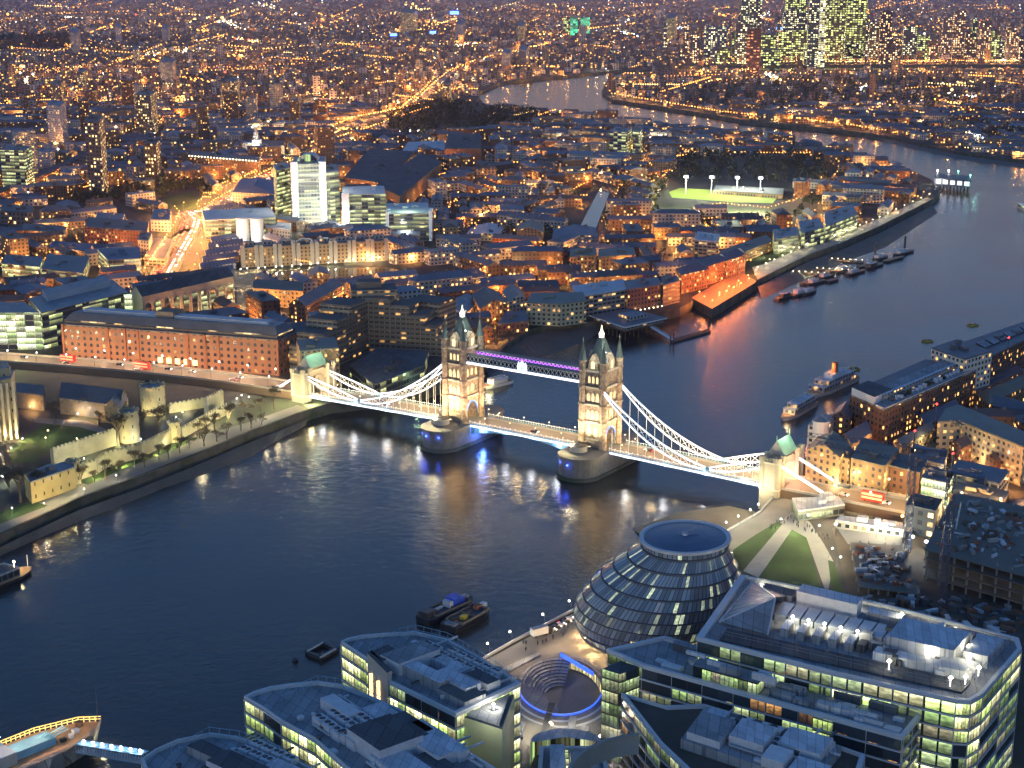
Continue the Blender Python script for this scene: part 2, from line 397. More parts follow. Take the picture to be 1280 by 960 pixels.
roth=gp(RB)
SB=[(2600,150),(1700,300),(1290,440),(1180,475),(1060,520),(1012,562),(990,600),(968,618),(950,640),(905,666),(722,760),(600,826),(480,890),(300,985),(0,1110)]
south=gp(SB)+[(-700,-500),(3000,-500)]
from mathutils.geometry import tessellate_polygon
HOLE=[(G(700,857)[0]+14.2*math.cos(2*math.pi*i/56),G(700,857)[1]+22.5*math.sin(2*math.pi*i/56)) for i in range(56)]
def land(name,poly,label,mat='city_floor',wallm='river_wall',z1=GZ,z0=WZ-2,kind='structure',hole=None):
    b=MB(); p=ccw(poly); pa=p+(hole or []); loops=[[Vector((x,y,0)) for x,y in p]]+([[Vector((x,y,0)) for x,y in hole]] if hole else [])
    for a in tessellate_polygon(loops):
        t=[pa[i] for i in a]; t=ccw(t); b.face([(x,y,z1) for x,y in t])
    u=0
    for i in range(len(p)): u=b.wall(p[i],p[(i+1)%len(p)],z0,z1,1,u)
    return tag(b.build(name,[mat,wallm]),label=label,kind=kind)
land('ground',north,'north bank ground under the city'); land('ground',south,'south bank ground beside the round glass hall',hole=HOLE); land('ground',roth,'far peninsula ground inside the river bend')
def sheet(name,px,mat,z=GZ+.02,label=None,kind='structure',poly=None,parent=None,h=0):
    b=MB(); p=ccw(poly or gp(px,z)); hole=HOLE if (px and (598,830) in px) else []; pa=p+hole
    for a in tessellate_polygon([[Vector((x,y,0)) for x,y in l] for l in ((p,hole) if hole else (p,))]): b.face([(x,y,z) for x,y in ccw([pa[i] for i in a])])
    if h:
        for i in range(len(p)): b.wall(p[i],p[(i+1)%len(p)],z-h,z)
    o=b.build(name,mat,parent=parent)
    if parent is None: tag(o,label=label,kind=kind)
    return o
def foreshore(top,low,label,mat='foreshore',ztop=-.5):
    """sloping beach from the foot of the wall down under the water"""
    b=MB(); n=24
    def at(l,t,z):
        d=t*(len(l)-1); i=min(int(d),len(l)-2); f=d-i; return G3(l[i][0]*(1-f)+l[i+1][0]*f,l[i][1]*(1-f)+l[i+1][1]*f,z)
    A=[at(top,i/n,ztop) for i in range(n+1)]
    B=[at(low,i/n,WZ) for i in range(n+1)]
    C=[tuple(a+(b_-a)*1.4 for a,b_ in zip(p,q)) for p,q in zip(A,B)]
    for i in range(n):
        rows=[A[i],A[i+1],C[i+1],C[i]]; b.face(rows[::-1])
    return tag(b.build('foreshore',mat),label=label,kind='structure')
foreshore([(-60,708),(0,684),(50,660),(100,637),(170,612),(240,584),(300,558),(350,538),(384,524)],[(-60,722),(0,695),(60,668),(130,640),(200,612),(260,592),(310,572),(345,552),(382,532)],'grey gravel beach below the river walk')
foreshore([(600,452),(642,432),(660,420),(690,412),(740,408)],[(612,470),(645,452),(690,443),(730,428),(752,412)],'dark beach below the floodlit warehouses')
foreshore([(947,358),(1013,326),(1050,313),(1100,291),(1165,257)],[(952,374),(1018,345),(1060,326),(1105,310),(1172,266)],'dark beach below the long quay wall')
foreshore([(955,642),(905,672),(840,705)],[(910,632),(850,640),(790,660)],'sandy beach beside the southern bridge end','sand')
foreshore([(1290,206),(1200,194),(1150,183),(1110,174),(1060,167)],[(1290,212),(1200,199),(1150,187),(1110,177),(1060,169)],'far beach below the peninsula')
# cells that are river, or off every bank, are not free
gx,gy=np.meshgrid(OX0+(np.arange(1200)+.5)*OC,OY0+(np.arange(1000)+.5)*OC,indexing='ij')
OCC|=~(inpoly(gx,gy,north)|inpoly(gx,gy,roth)|inpoly(gx,gy,south))
# keep a margin along the banks
_e=OCC.copy()
for dx,dy in((1,0),(-1,0),(0,1),(0,-1),(2,0),(-2,0),(0,2),(0,-2)): OCC|=np.roll(np.roll(_e,dx,0),dy,1)
emit('rail_glow',(1,.62,.15),2.2)
# ================= the suspension and bascule bridge =================
surf('tower_stone',(.42,.34,.25),.8,scale=.7,var=.45,bump=.4,fine=2.2,c2=(.24,.16,.11))
surf('tower_trim',(.5,.46,.38),.8,scale=.4,var=.25,fine=1.5)
surf('bridge_slate',(.09,.12,.11),.45,scale=.3,var=.35,fine=1.2)
emit('led_white',(.9,.9,1),3.2); emit('led_violet',(.42,.12,1),2.6); emit('led_blue',(.1,.3,1),2.2); emit('tower_window',(1,.66,.28),2.4); emit('bead',(1,.93,.8),9); emit('lantern_gold',(1,.85,.45),7)
emit('led_faint',(.85,.88,1),1.3); emit('crest_white',(.9,.95,1),2.0)
BU=Vector((.82427786,-.56618549,0)); BW_=Vector((-.56618549,-.82427786,0)); BM=Vector((9.229,765.979,0))
def B3(s,t,z): v=BM+BU*s+BW_*t; return (v.x,v.y,z)
BROT=math.atan2(BU.y,BU.x)
bridge=empty('suspension_bridge',(BM.x,BM.y,WZ),'twin towered stone and steel suspension bridge with white lit chains and violet high walkway','bridge')
def bbox(mb,s,t,z,ds,dt,dz,m=0,mt=None): mb.box(B3(s,t,z),(ds,dt,dz),BROT,m,mt)
def bpart(mb,name,mats,parent=None): return mb.build(name,mats,parent or bridge)
def rect(s,t,ds,dt): return [B3(s+a*ds/2,t+b*dt/2,0)[:2] for a,b in((-1,-1),(1,-1),(1,1),(-1,1))]
DZ=8.4
def dz(s): 
    a=abs(s); return DZ if a<54 else DZ-1.6*(a-54)/90
def pier(s0):
    b=MB(); hs=10.7; P_=[]
    for k in range(13): a=math.pi*k/12; P_.append((s0+hs*math.cos(a),19+10.7*math.sin(a)*1.0))
    Q=[(s0-hs*math.cos(math.pi*k/12),-19-10.7*math.sin(math.pi*k/12)) for k in range(13)]
    poly=[B3(x,y,0)[:2] for x,y in P_+Q]
    b.prism(poly,WZ-2,DZ-1.2,0)
    big=[B3(s0+(x-s0)*1.05,y*1.03,0)[:2] for x,y in P_+Q]
    b.prism(big,DZ-1.2,DZ-.3,0,1); b.prism([B3(s0+(x-s0)*1.09,y*1.05,0)[:2] for x,y in P_+Q],WZ-2,WZ+1.6,2)
    return bpart(b,'pier',['granite','paving','river_wall'])
def tower(s0,face):
    b=MB(); W7,W9=6.0,7.6
    stages=[(DZ-.2,21.5),(21.5,30.5),(30.5,39.5),(39.5,48)]
    # walls with an archway through along the roadway
    for i,(z0,z1) in enumerate(stages):
        if i==0:
            for sg in(-1,1): b.prism(rect(s0,sg*6.05,2*W7,3.1),z0,z1,0)
            # arch head: stepped voussoirs between the legs
            for k in range(8):
                t0=-4.5+9*k/8; t1=t0+9/8; tm=(t0+t1)/2; zz=14.5+math.sqrt(max(0,4.5**2-tm**2))
                b.prism(rect(s0,tm,2*W7,9/8),min(zz,z1-.5),z1,0,bottom=True)
        else: b.prism(rect(s0,0,2*W7-.3*i,2*W9-.3*i),z0,z1,0)
    t=bpart(b,'tower','tower_stone')
    tr=MB()
    for z in(21.5,30.5,39.5,48):
        tr.prism(rect(s0,0,2*W7+.9,2*W9+.9),z-.5,z+.45,0)
    # string courses and window surrounds on all faces
    for z in(12.5,26,35): 
        for sg in(-1,1):
            tr.prism(rect(s0,sg*(W9+.1),2*W7-1.5,.35),z-.15,z+.15,0)
    bpart(tr,'cornice','tower_trim',t)
    # corner turrets
    for a in(-1,1):
        for c in(-1,1):
            u=MB(); cc=B3(s0+a*W7,c*W9,0)
            pr=[(2.15,DZ-.3),(2.15,12),(2.0,12),(2.0,21.2),(2.4,21.2),(2.4,22),(1.95,22),(1.95,30.2),(2.35,30.2),(2.35,31),(1.9,31),(1.9,39.2),(2.35,39.2),(2.35,40.2),(1.95,40.2),(1.95,47.5),(2.4,48),(2.4,48.8),(2.0,48.8),(2.0,52.3),(2.45,52.6),(2.45,53.2)]
            u.lathe(cc,pr,8,0,a0=BROT+math.pi/8)
            uo=bpart(u,'turret','tower_stone',t)
            sp=MB(); sp.lathe(cc,[(2.3,53.2),(1.75,55),(1.1,58),(.4,61.5),(.12,62.6)],8,0,a0=BROT+math.pi/8); sp.tube((cc[0],cc[1],62.4),(cc[0],cc[1],64.8),.16,4,1); sp.box((cc[0],cc[1],63.5),(1.0,.25,.25),BROT,1)
            bpart(sp,'spire',['bridge_slate','tower_trim'],uo)if False else sp.build('spire',['bridge_slate','tower_trim'],t)
            # slit windows of the turret head
            for k in range(8):
                if k%2: continue
    # main roof
    r=MB(); q=[rect(s0,0,2*W7-1.5,2*W9-1.5)]
    def fr(w,d,z): return [(*p,z) for p in rect(s0,0,w,d)]
    lv=[(10.6,13.6,48.6),(9.0,11.6,51.0),(6.4,8.4,56.0),(3.0,4.2,62.5),(1.8,3.0,64.0)]
    for k in range(len(lv)-1):
        A=fr(*lv[k]);B=fr(*lv[k+1])
        for i in range(4): j=(i+1)%4; r.face([A[i],A[j],B[j],B[i]],0)
    r.face(fr(*lv[-1]),0)
    rf=bpart(r,'roof','bridge_slate',t)
    l=MB(); c=B3(s0,0,0); l.lathe(c,[(1.2,64),(1.2,65.6),(1.5,65.8),(.9,66.6),(.25,68.6),(.1,70.2)],8,0,a0=BROT); l.build('finial','lantern_gold',t)
    # dormer gables between the turrets, one to each face
    for ax,sg in(('t',1),('t',-1),('s',1),('s',-1)):
        g=MB()
        if ax=='t':
            p=lambda x,z,o=0:B3(s0+x,sg*(W9+.15-o),z); w=2.7
        else:
            p=lambda x,z,o=0:B3(s0+sg*(W7+.15-o),x,z); w=3.2
        A=[p(-w,47.8),p(w,47.8),p(w,52.5),p(.9,55.8),(p(0,56.8)),p(-.9,55.8),p(-w,52.5)]; D=[p(-w,47.8,2.5),p(w,47.8,2.5),p(w,52.5,2.5),p(.9,55.8,2.5),p(0,56.8,2.5),p(-.9,55.8,2.5),p(-w,52.5,2.5)]
        g.face(A,0); g.face(D[::-1],0)
        for i in range(7):
            j=(i+1)%7; g.face([A[j],A[i],D[i],D[j]],0)
        g.build('gable','tower_stone',t)
    # windows: three lit lights a stage on the river faces, two and one on the road faces
    def win(ax,sg,x,z,w,h,off=0,mat='tower_window'):
        g=MB(); d=.12
        if ax=='t': P=lambda a,zz,o:B3(s0+x+a,sg*(W9+off+o),zz)
        else: P=lambda a,zz,o:B3(s0+sg*(W7+off+o),x+a,zz)
        # pointed head, surround and glass
        pts=[(-w/2,z),(w/2,z),(w/2,z+h*.75),(0,z+h),(-w/2,z+h*.75)]
        A=[P(a,zz,d) for a,zz in pts]; g.face(A,0)
        for i in range(5):
            j=(i+1)%5; a,b_=pts[i],pts[j]
            g.beam(P(a[0],a[1],d+.05),P(b_[0],b_[1],d+.05),.22,.22,1)
        g.beam(P(0,z,d+.05),P(0,z+h*.95,d+.05),.16,.16,1)
        g.build('window',[mat,'tower_trim'],t)
    for sg in(1,-1):
        for x in(-2.6,0,2.6):
            win('t',sg,x,23.3,1.5,4.6,-.1,); win('t',sg,x,32.3,1.5,4.6,-.25,)
        for x in(-2.3,0,2.3): win('t',sg,x,41.6,1.4,4.0,-.4)
        for x in(-1.9,1.9): win('t',sg,x,14.2,1.8,5.4,0)
        win('t',sg,0,49.2,2.2,4.2,.15)
        win('s',sg,0,49.2,2.2,4.2,.15)
        for x in(-3.6,3.6): win('s',sg,x,23.5,1.5,4.2,-.1,'tower_window' if x>0 else 'glass_dark'); win('s',sg,x,32.5,1.5,4.2,-.25)
        win('s',sg,0,24.2,2.4,4.2,-.1); win('s',sg,0,33,2.0,4.0,-.25)
        # balcony with dark iron front under the fourth stage
    bl=MB()
    for sg in(1,-1):
        bl.prism(rect(s0,sg*(W9+.6),7.4,1.3),39.9,40.1,0); bl.prism(rect(s0,sg*(W9+1.2),7.4,.12),40.1,41.2,1)
    bl.build('balcony',['tower_trim','steel_dark'],t)
    # portal: blue lit surround inside the road arch
    pt=MB()
    for sg in(-1,1):
        n=14
        for k in range(n):
            a0=math.pi*k/n; a1=math.pi*(k+1)/n
            pt.beam(B3(s0+sg*(W7+.12),-4.3*math.cos(a0),14.2+4.3*math.sin(a0)),B3(s0+sg*(W7+.12),-4.3*math.cos(a1),14.2+4.3*math.sin(a1)),.35,.35,0)
        for c in(-4.3,4.3): pt.beam(B3(s0+sg*(W7+.12),c,DZ),B3(s0+sg*(W7+.12),c,14.2),.35,.35,1)
    pt.build('portal_light',['led_blue','steel_blue'],t)
    # control cabin and low round platform on the pier nose
    cb=MB(); cc=B3(s0-3.2,15.6,0); cb.lathe(cc,[(4.6,DZ-.4),(4.6,10.4),(4.9,10.5),(4.9,11.0),(0,11.8)],16,0,mi=[0,1,1,2])
    cb.build('cabin',['stone_pale','tower_trim','steel_dark'],t)
    return t
for s0 in(-43.2,43.2):
    pier(s0); tower(s0,0)
# ---- decks ----
def deckpiece(name,s0,s1,n,hw=9.0,arch=0):
    b=MB(); 
    for i in range(n):
        a=s0+(s1-s0)*i/n; c=s0+(s1-s0)*(i+1)/n; za,zc=dz(a),dz(c)
        b.face([B3(a,hw,za),B3(c,hw,zc),B3(c,-hw,zc),B3(a,-hw,za)][::-1],0)
        dpa=1.5 if not arch else 1.5+4.2*(abs(a)/32.5)**2; dpc=1.5 if not arch else 1.5+4.2*(abs(c)/32.5)**2
        b.face([B3(a,hw,za-dpa),B3(c,hw,zc-dpc),B3(c,-hw,zc-dpc),B3(a,-hw,za-dpa)],1)
        for t in(hw,-hw):
            q=[B3(a,t,za-dpa),B3(c,t,zc-dpc),B3(c,t,zc),B3(a,t,za)]
            b.face(q if t>0 else q[::-1],1)
    return bpart(b,name,['paving_pale','steel_blue'])
surf('roadway',(.16,.13,.1),.5,scale=.05,var=.3,spec=.4)
decks=[deckpiece('bascule_deck',-32.5,32.5,16,8.6,1),deckpiece('side_span_deck',-147,-53.9,18),deckpiece('side_span_deck',53.9,140,18)]
for (a0,a1) in((-147,-53.9),(-32.5,32.5),(53.9,140)):
    b=MB(); n=8
    for i in range(n):
        a=a0+(a1-a0)*i/n; c=a0+(a1-a0)*(i+1)/n
        b.face([B3(a,-5.4,dz(a)+.03),B3(c,-5.4,dz(c)+.03),B3(c,5.4,dz(c)+.03),B3(a,5.4,dz(a)+.03)],0)
    bpart(b,'roadway','roadway')
    for sg in(1,-1):
        hw=8.8
        b=MB(); m=int((a1-a0)/1.6)
        for i in range(m):
            a=a0+(a1-a0)*i/m; c=a0+(a1-a0)*(i+1)/m
            b.beam(B3(a,sg*hw,dz(a)+.1),B3(a,sg*hw,dz(a)+1.4),.16,.16,0)
            b.beam(B3(a,sg*hw,dz(a)+1.35),B3(c,sg*hw,dz(c)+1.35),.2,.16,0); b.beam(B3(a,sg*hw,dz(a)+.2),B3(c,sg*hw,dz(c)+.2),.2,.2,1)
            b.beam(B3(a,sg*hw,dz(a)+.2),B3(c,sg*hw,dz(c)+1.3),.1,.1,1)
        bpart(b,'parapet',['steel_white','steel_blue'])
        b=MB(); m=12
        for i in range(m):
            a=a0+(a1-a0)*i/m; c=a0+(a1-a0)*(i+1)/m
            b.beam(B3(a,sg*(hw+.35),dz(a)-.75),B3(c,sg*(hw+.35),dz(c)-.75),.25,.75,0)
        bpart(b,'light_strip','led_white')
        b=MB(); m=int((a1-a0)/3.2)
        for i in range(m+1):
            a=a0+(a1-a0)*i/m; p=B3(a,sg*(hw-.3),dz(a)+1.6); b.ico(p,.2,0)
        o=bpart(b,'parapet_lights','bead'); o.name='bead_light'; o['kind']='stuff'
# blue lights under the bascule ends
b=MB()
for s0,s1 in((-32,-20),(20,32)):
    for k in range(5):
        a=s0+(s1-s0)*k/4; z=DZ-1.6-4.2*(abs(a)/32.5)**2
        for t in(8.75,-8.75): b.beam(B3(a,t,z+.4),B3(a,t,DZ-1.2),.3,.2,0)
bpart(b,'girder_light','led_blue')
for s0 in(-28,28): lamp('bridge_light',B3(s0,3,2.5),9000,(.08,.2,1),bridge,1.0)
# ---- chains ----
def chord(s0,z0,s1,z1,sag,n=12): 
    return [(s0+(s1-s0)*i/n, z0+(z1-z0)*i/n-4*sag*(i/n)*(1-i/n)) for i in range(n+1)]
for sg in(1,-1):          # downstream / upstream
    for end in(1,-1):
        ab=142 if end>0 else -148.5; low=109; t=sg*8.7
        segs=[(chord(50.5,38.6,low,9.6,4.6),chord(50.5,37.4,low,9.0,8.3)),(chord(low,9.6,abs(ab),19.0 if end>0 else 18,-.6,7),chord(low,9.0,abs(ab),18.0 if end>0 else 17,2.4,7))]
        b=MB(); led=MB(); hg=[]
        for top,bot in segs:
            n=len(top)-1
            for i in range(n):
                for L_,w in((top,.75),(bot,.75)):
                    p=B3(end*L_[i][0],t,L_[i][1]); q=B3(end*L_[i+1][0],t,L_[i+1][1]); b.beam(p,q,.6,w,0)
                    for o in(.36,-.36):
                        p2=B3(end*L_[i][0],t+o,L_[i][1]); q2=B3(end*L_[i+1][0],t+o,L_[i+1][1]); led.beam(p2,q2,.1,.42,0)
                # lattice
                b.beam(B3(end*top[i][0],t,top[i][1]),B3(end*bot[i+1][0],t,bot[i+1][1]),.22,.22,0); b.beam(B3(end*bot[i][0],t,bot[i][1]),B3(end*top[i+1][0],t,top[i+1][1]),.22,.22,0)
                b.beam(B3(end*top[i][0],t,top[i][1]),B3(end*bot[i][0],t,bot[i][1]),.25,.25,0)
                if i: hg.append(bot[i])
        c=bpart(b,'chain','steel_white'); led.build('light_strip','led_white',c)
        jb=MB(); jb.lathe(B3(end*low,t,9.3),[(0,-1.3),(1.3,-.6),(1.3,.6),(0,1.3)],10,0); jb.build('chain_joint','steel_blue',c)
        for (hs,hz) in hg:
            z0=dz(hs)+.1
            if hz-z0<.6: continue
            h=MB(); h.tube(B3(end*hs,t,z0),B3(end*hs,t,hz),.13,4,0); h.build('hanger','steel_white',bridge)
# ---- high walkways ----
for t,col in((5.2,'led_faint'),(-5.2,'led_violet')):
    b=MB(); z0,z1=41.9,45.4; w=3.2
    b.prism(rect(0,t,74,w),z0-.5,z0,0); b.prism(rect(0,t,74,w+.4),z1,z1+.5,1)
    for sg in(1,-1):
        tt=t+sg*w/2
        n=30
        for i in range(n):
            a=-36.9+73.8*i/n; c=-36.9+73.8*(i+1)/n
            b.beam(B3(a,tt,z0),B3(c,tt,z1),.2,.2,2); b.beam(B3(a,tt,z1),B3(c,tt,z0),.2,.2,2)
        for zz in(z0+.1,z1-.1): b.beam(B3(-36.9,tt,zz),B3(36.9,tt,zz),.25,.3,2)
    b.prism(rect(0,t,73.5,w-.9),z0+.05,z1-.1,3)
    wk=bpart(b,'walkway',['steel_blue','slate','steel_white','glass_dark'])
    l=MB()
    if t>0:
        for sg in(1,-1): l.beam(B3(-36.9,t+sg*(w/2+.25),z0-.7),B3(36.9,t+sg*(w/2+.25),z0-.7),.2,1.0,0)
        l.build('light_strip','led_white',wk)
        cr=MB(); p=lambda s,z,o=0:B3(s,t+w/2+.5+o,z)
        pts=[(-2.6,41.3),(2.6,41.3),(2.9,43.5),(2.2,46.6),(1.4,45.3),(0,47.4),(-1.4,45.3),(-2.2,46.6),(-2.9,43.5)]
        A=[p(x,z,.12) for x,z in pts]; D=[p(x,z,-.3) for x,z in pts]; cr.face(A,0); cr.face(D[::-1],0)
        for i in range(9): j=(i+1)%9; cr.face([A[j],A[i],D[i],D[j]],0)
        cr.beam(p(-1.6,43.3,.2),p(1.6,43.3,.2),.12,.5,1); cr.beam(p(0,41.8,.22),p(0,45,.22),.5,.12,1)
        cr.build('crest',['crest_white','led_blue'],wk)
    else:
        for sg in(1,-1):
            for i in range(30):
                a=-36.5+73*i/30; l.beam(B3(a,t+sg*(w/2+.15),z0+.3),B3(a+73/30,t+sg*(w/2+.15),z1-.3),.12,.5,0)
                l.beam(B3(a,t+sg*(w/2+.15),z1-.3),B3(a+73/30,t+sg*(w/2+.15),z0+.3),.12,.4,0)
        l.build('light_strip','led_violet',wk)
# ---- abutment gates ----
for sc,end in((-150.5,-1),(143.5,1)):
    b=MB(); g=bridge
    for sg in(1,-1):
        t=sg*10.6
        b.prism(rect(sc,t,9.4,6.6),WZ-2,6.6,0); b.prism(rect(sc,t,10.0,7.2),6.6,7.3,1)
        b.prism(rect(sc,t,8.0,5.6),7.3,19.2,0); b.prism(rect(sc,t,9.2,6.8),19.2,20.0,1)
        for a in(-1,1):
            for c in(-1,1): b.lathe(B3(sc+a*3.9,t+c*2.7,0),[(1.3,7.3),(1.3,19.6),(1.7,20.2),(1.7,22.6),(1.4,22.6),(1.2,21.8),(0,21.8)],8,0)
        b.prism(rect(sc,t,6.4,4.2),20,21.2,2)
        for k in range(5):
            for c in(-1,1): b.prism(rect(sc-3.2+1.6*k,t+c*2.5,.8,.5),20,22,0)
    ab=bpart(b,'abutment_tower',['stone','stone_pale','lead'])
    b=MB()   # arch over the road
    for k in range(8):
        t0=-7.8+15.6*k/8; t1=t0+15.6/8; tm=(t0+t1)/2; zz=10.5+math.sqrt(max(0,7.8**2-tm**2))*.9
        b.prism(rect(sc,tm,6.4,15.6/8),min(zz,18.8),19.6,0,bottom=True)
    b.prism(rect(sc,0,6.8,10.5),19.6,20.3,1); b.prism(rect(sc,0,5.6,9.6),20.3,22.2,0)
    b.build('gate_arch',['stone','stone_pale'],ab)
    b=MB(); q=rect(sc,0,8.2,13.2)
    b.gable(q,22.2,6.6,0,1,.5,hip=0)
    for c in(-7,7): b.tube(B3(sc,c,28.6),B3(sc,c,31.2),.18,5,0)
    b.build('roof',['copper_roof','stone_pale'],ab)
    # tie bars down to the approach
    s1=end*169.2; 
    for sg in(1,-1):
        t=sg*8.7; tb=MB(); tb.beam(B3(sc+end*4,t,17.4),B3(s1,t,8.2),.8,1.1,0)
        for o in(.5,-.5): tb.beam(B3(sc+end*4,t+o,17.5),B3(s1,t+o,8.3),.12,.9,1)
        tb.build('tie_bar',['steel_white','led_white'],bridge)
        an=MB(); an.box(B3(s1+end*2.2,t,6.4),(6,1.8,2.0),BROT,0); an.build('anchor','steel_dark',bridge)
    lamp('bridge_light',B3(sc-end*9,0,10),16000,(1,.8,.45),bridge,.3)
    lamp('bridge_light',B3(sc-4,17,9),7000,(1,.85,.5),bridge,.3)
    lamp('bridge_light',B3(sc,0,33),9000,(.8,1,.7),bridge,.3)
lamp('bridge_light',B3(-150,24,10),24000,(1,.85,.4),bridge,.3); lamp('bridge_light',B3(-140,15,5.5),20000,(1,.85,.4),bridge,.5); lamp('bridge_light',B3(143,24,12),7000,(1,.88,.5),bridge,.3)  # bodiless lamps at the gates; northern ones added to gild the water
lamp('bridge_light',B3(149,-2,12),9000,(1,.5,.4),bridge,.3)
# ---- floodlights ----
fl=MB()
for s0,c in((-43.2,(1,.66,.42)),(43.2,(1,.82,.55))):
    for t,pw in((17.5,1.0),(-17.5,.8)):
        for ds in(-4.5,4.5):
            p=B3(s0+ds,t,9.4 if t<0 else 11.9); fl.box((p[0],p[1],p[2]-.4),(.7,.7,.5),BROT,0,1)
            lamp('bridge_light',(p[0],p[1],p[2]+.3),40000*pw,c,bridge,.25,'SPOT',75,B3(s0,0,33))
    for e in(-1,1):
        for t in(8.2,-8.2):
            p=B3(s0+e*17,t,DZ+2.2); fl.box((p[0],p[1],p[2]-.3),(.5,.5,.4),BROT,0,1)
            lamp('bridge_light',(p[0],p[1],p[2]+.3),24000,c,bridge,.25,'SPOT',80,B3(s0,t*.4,32))
    # pier lamp added to gild the water, then roof floodlights
    p=B3(s0-6,19,10.6); fl.box((p[0],p[1],p[2]-.8),(1.2,.8,1.6),BROT,0,1); lamp('bridge_light',(p[0],p[1],p[2]+1.6),30000 if s0<0 else 9000,(1,.85,.45),bridge,.5)
    p=B3(s0+4.5,3.5,57.5); fl.ico(p,.45,2); lamp('bridge_light',(p[0]+BU.x*1.5,p[1]+BU.y*1.5,60),2200,(.95,1,.85),bridge,.3)
    lamp('bridge_light',B3(s0+1,11.5,55),1100,(.95,1,.8),bridge,.3); lamp('bridge_light',B3(s0+12,0,54),2600,(.95,1,.8),bridge,.3)
bpart(fl,'floodlight',['steel_dark','lamp_warm','lamp_cool'])
for s0 in(-43.2,43.2):   # blue signal lamps on the pier noses
    for k in((-6.5,26.6),(-.5,29.9)) if s0>0 else ((-7.5,25.8),(-2.5,29.4),(5,27.7)):
        b=MB(); p=B3(s0+k[0],k[1]+.35,4.6); b.ico(p,.6,0); b.build('signal_light','lamp_blue',bridge); lamp('bridge_light',B3(s0+k[0],k[1]+1.3,4.6),500,(.05,.1,1),bridge,.2)
# warm street lighting on the deck
for a in list(range(-138,-50,14))+[-24,-8,8,24]+list(range(60,140,14)):
    for t in(6.6,-6.6):
        b=MB(); p=B3(a,t,dz(a)); b.tube(p,(p[0],p[1],p[2]+3.6),.09,5,0,.06); b.ico((p[0],p[1],p[2]+3.9),.3,1)
        b.build('lamp_post',['steel_dark','lamp_warm'],bridge)
    lamp('bridge_light',B3(a,0,dz(a)+6.5),12500,(1,.68,.28),bridge,.3)
for s0,s1 in((-32,32),(54,140),(-147,-54)):   # underside glow strips shine on the water
    for k in range(4): lamp('bridge_light',B3(s0+(s1-s0)*(k+.5)/4,10.5,6.2),1500,(.95,.95,1),bridge,.4)
# red tram tail lights etc are the vehicles of the roads below
# ================= facades =================
facade('f_brick',(.2,.105,.065),lit=.2,cw=3.4,ch=3.2,ww=.42,wh=.5,s=2.6)
facade('f_stock',(.24,.18,.12),lit=.2,cw=3.4,ch=3.2,ww=.42,wh=.5,s=2.4)
facade('f_pale',(.36,.34,.3),lit=.2,cw=3.6,ch=3.2,ww=.5,wh=.5,s=2.0)
facade('f_concrete',(.26,.25,.22),lit=.2,cw=4.2,ch=3.0,ww=.8,wh=.5,s=1.0,cols=WARM)
facade('f_slab',(.17,.16,.16),lit=.32,cw=4.6,ch=4.2,ww=.5,wh=.5,s=3.0,cols=WARM)
facade('f_office',(.1,.11,.12),lit=.5,cw=3.0,ch=3.8,ww=.92,wh=.66,s=.9,cols=OFFICE,run=2,mull=1.5)
facade('f_office_lit',(.15,.16,.14),lit=.8,cw=3.0,ch=3.8,ww=.9,wh=.62,s=1.15,cols=OFFICE,run=2,mull=1.5)
facade('f_atrium',(.3,.33,.26),lit=.95,cw=6.0,ch=3.9,ww=.93,wh=.86,s=2.2,cols=((.75,1,.4),(.9,1,.5),(.95,1,.7)),mull=1.5)
facade('f_quay_brick',(.27,.125,.065),lit=.12,cw=4.6,ch=4.1,ww=.42,wh=.52,s=1.1,arch=True,tint=False,cols=HOUSE,vary=.2)
facade('f_hotel',(.27,.24,.18),lit=.13,cw=3.6,ch=3.1,ww=.86,wh=.46,s=1.0,cols=HOUSE,tint=False,glass=(.02,.02,.02),grough=.5)
facade('f_mansard',(.06,.06,.065),lit=.55,cw=6,ch=5,ww=.9,wh=.3,s=1.6,cols=WARM,tint=False)
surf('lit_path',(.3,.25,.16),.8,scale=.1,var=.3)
WARE=['f_brick','f_stock','f_pale']
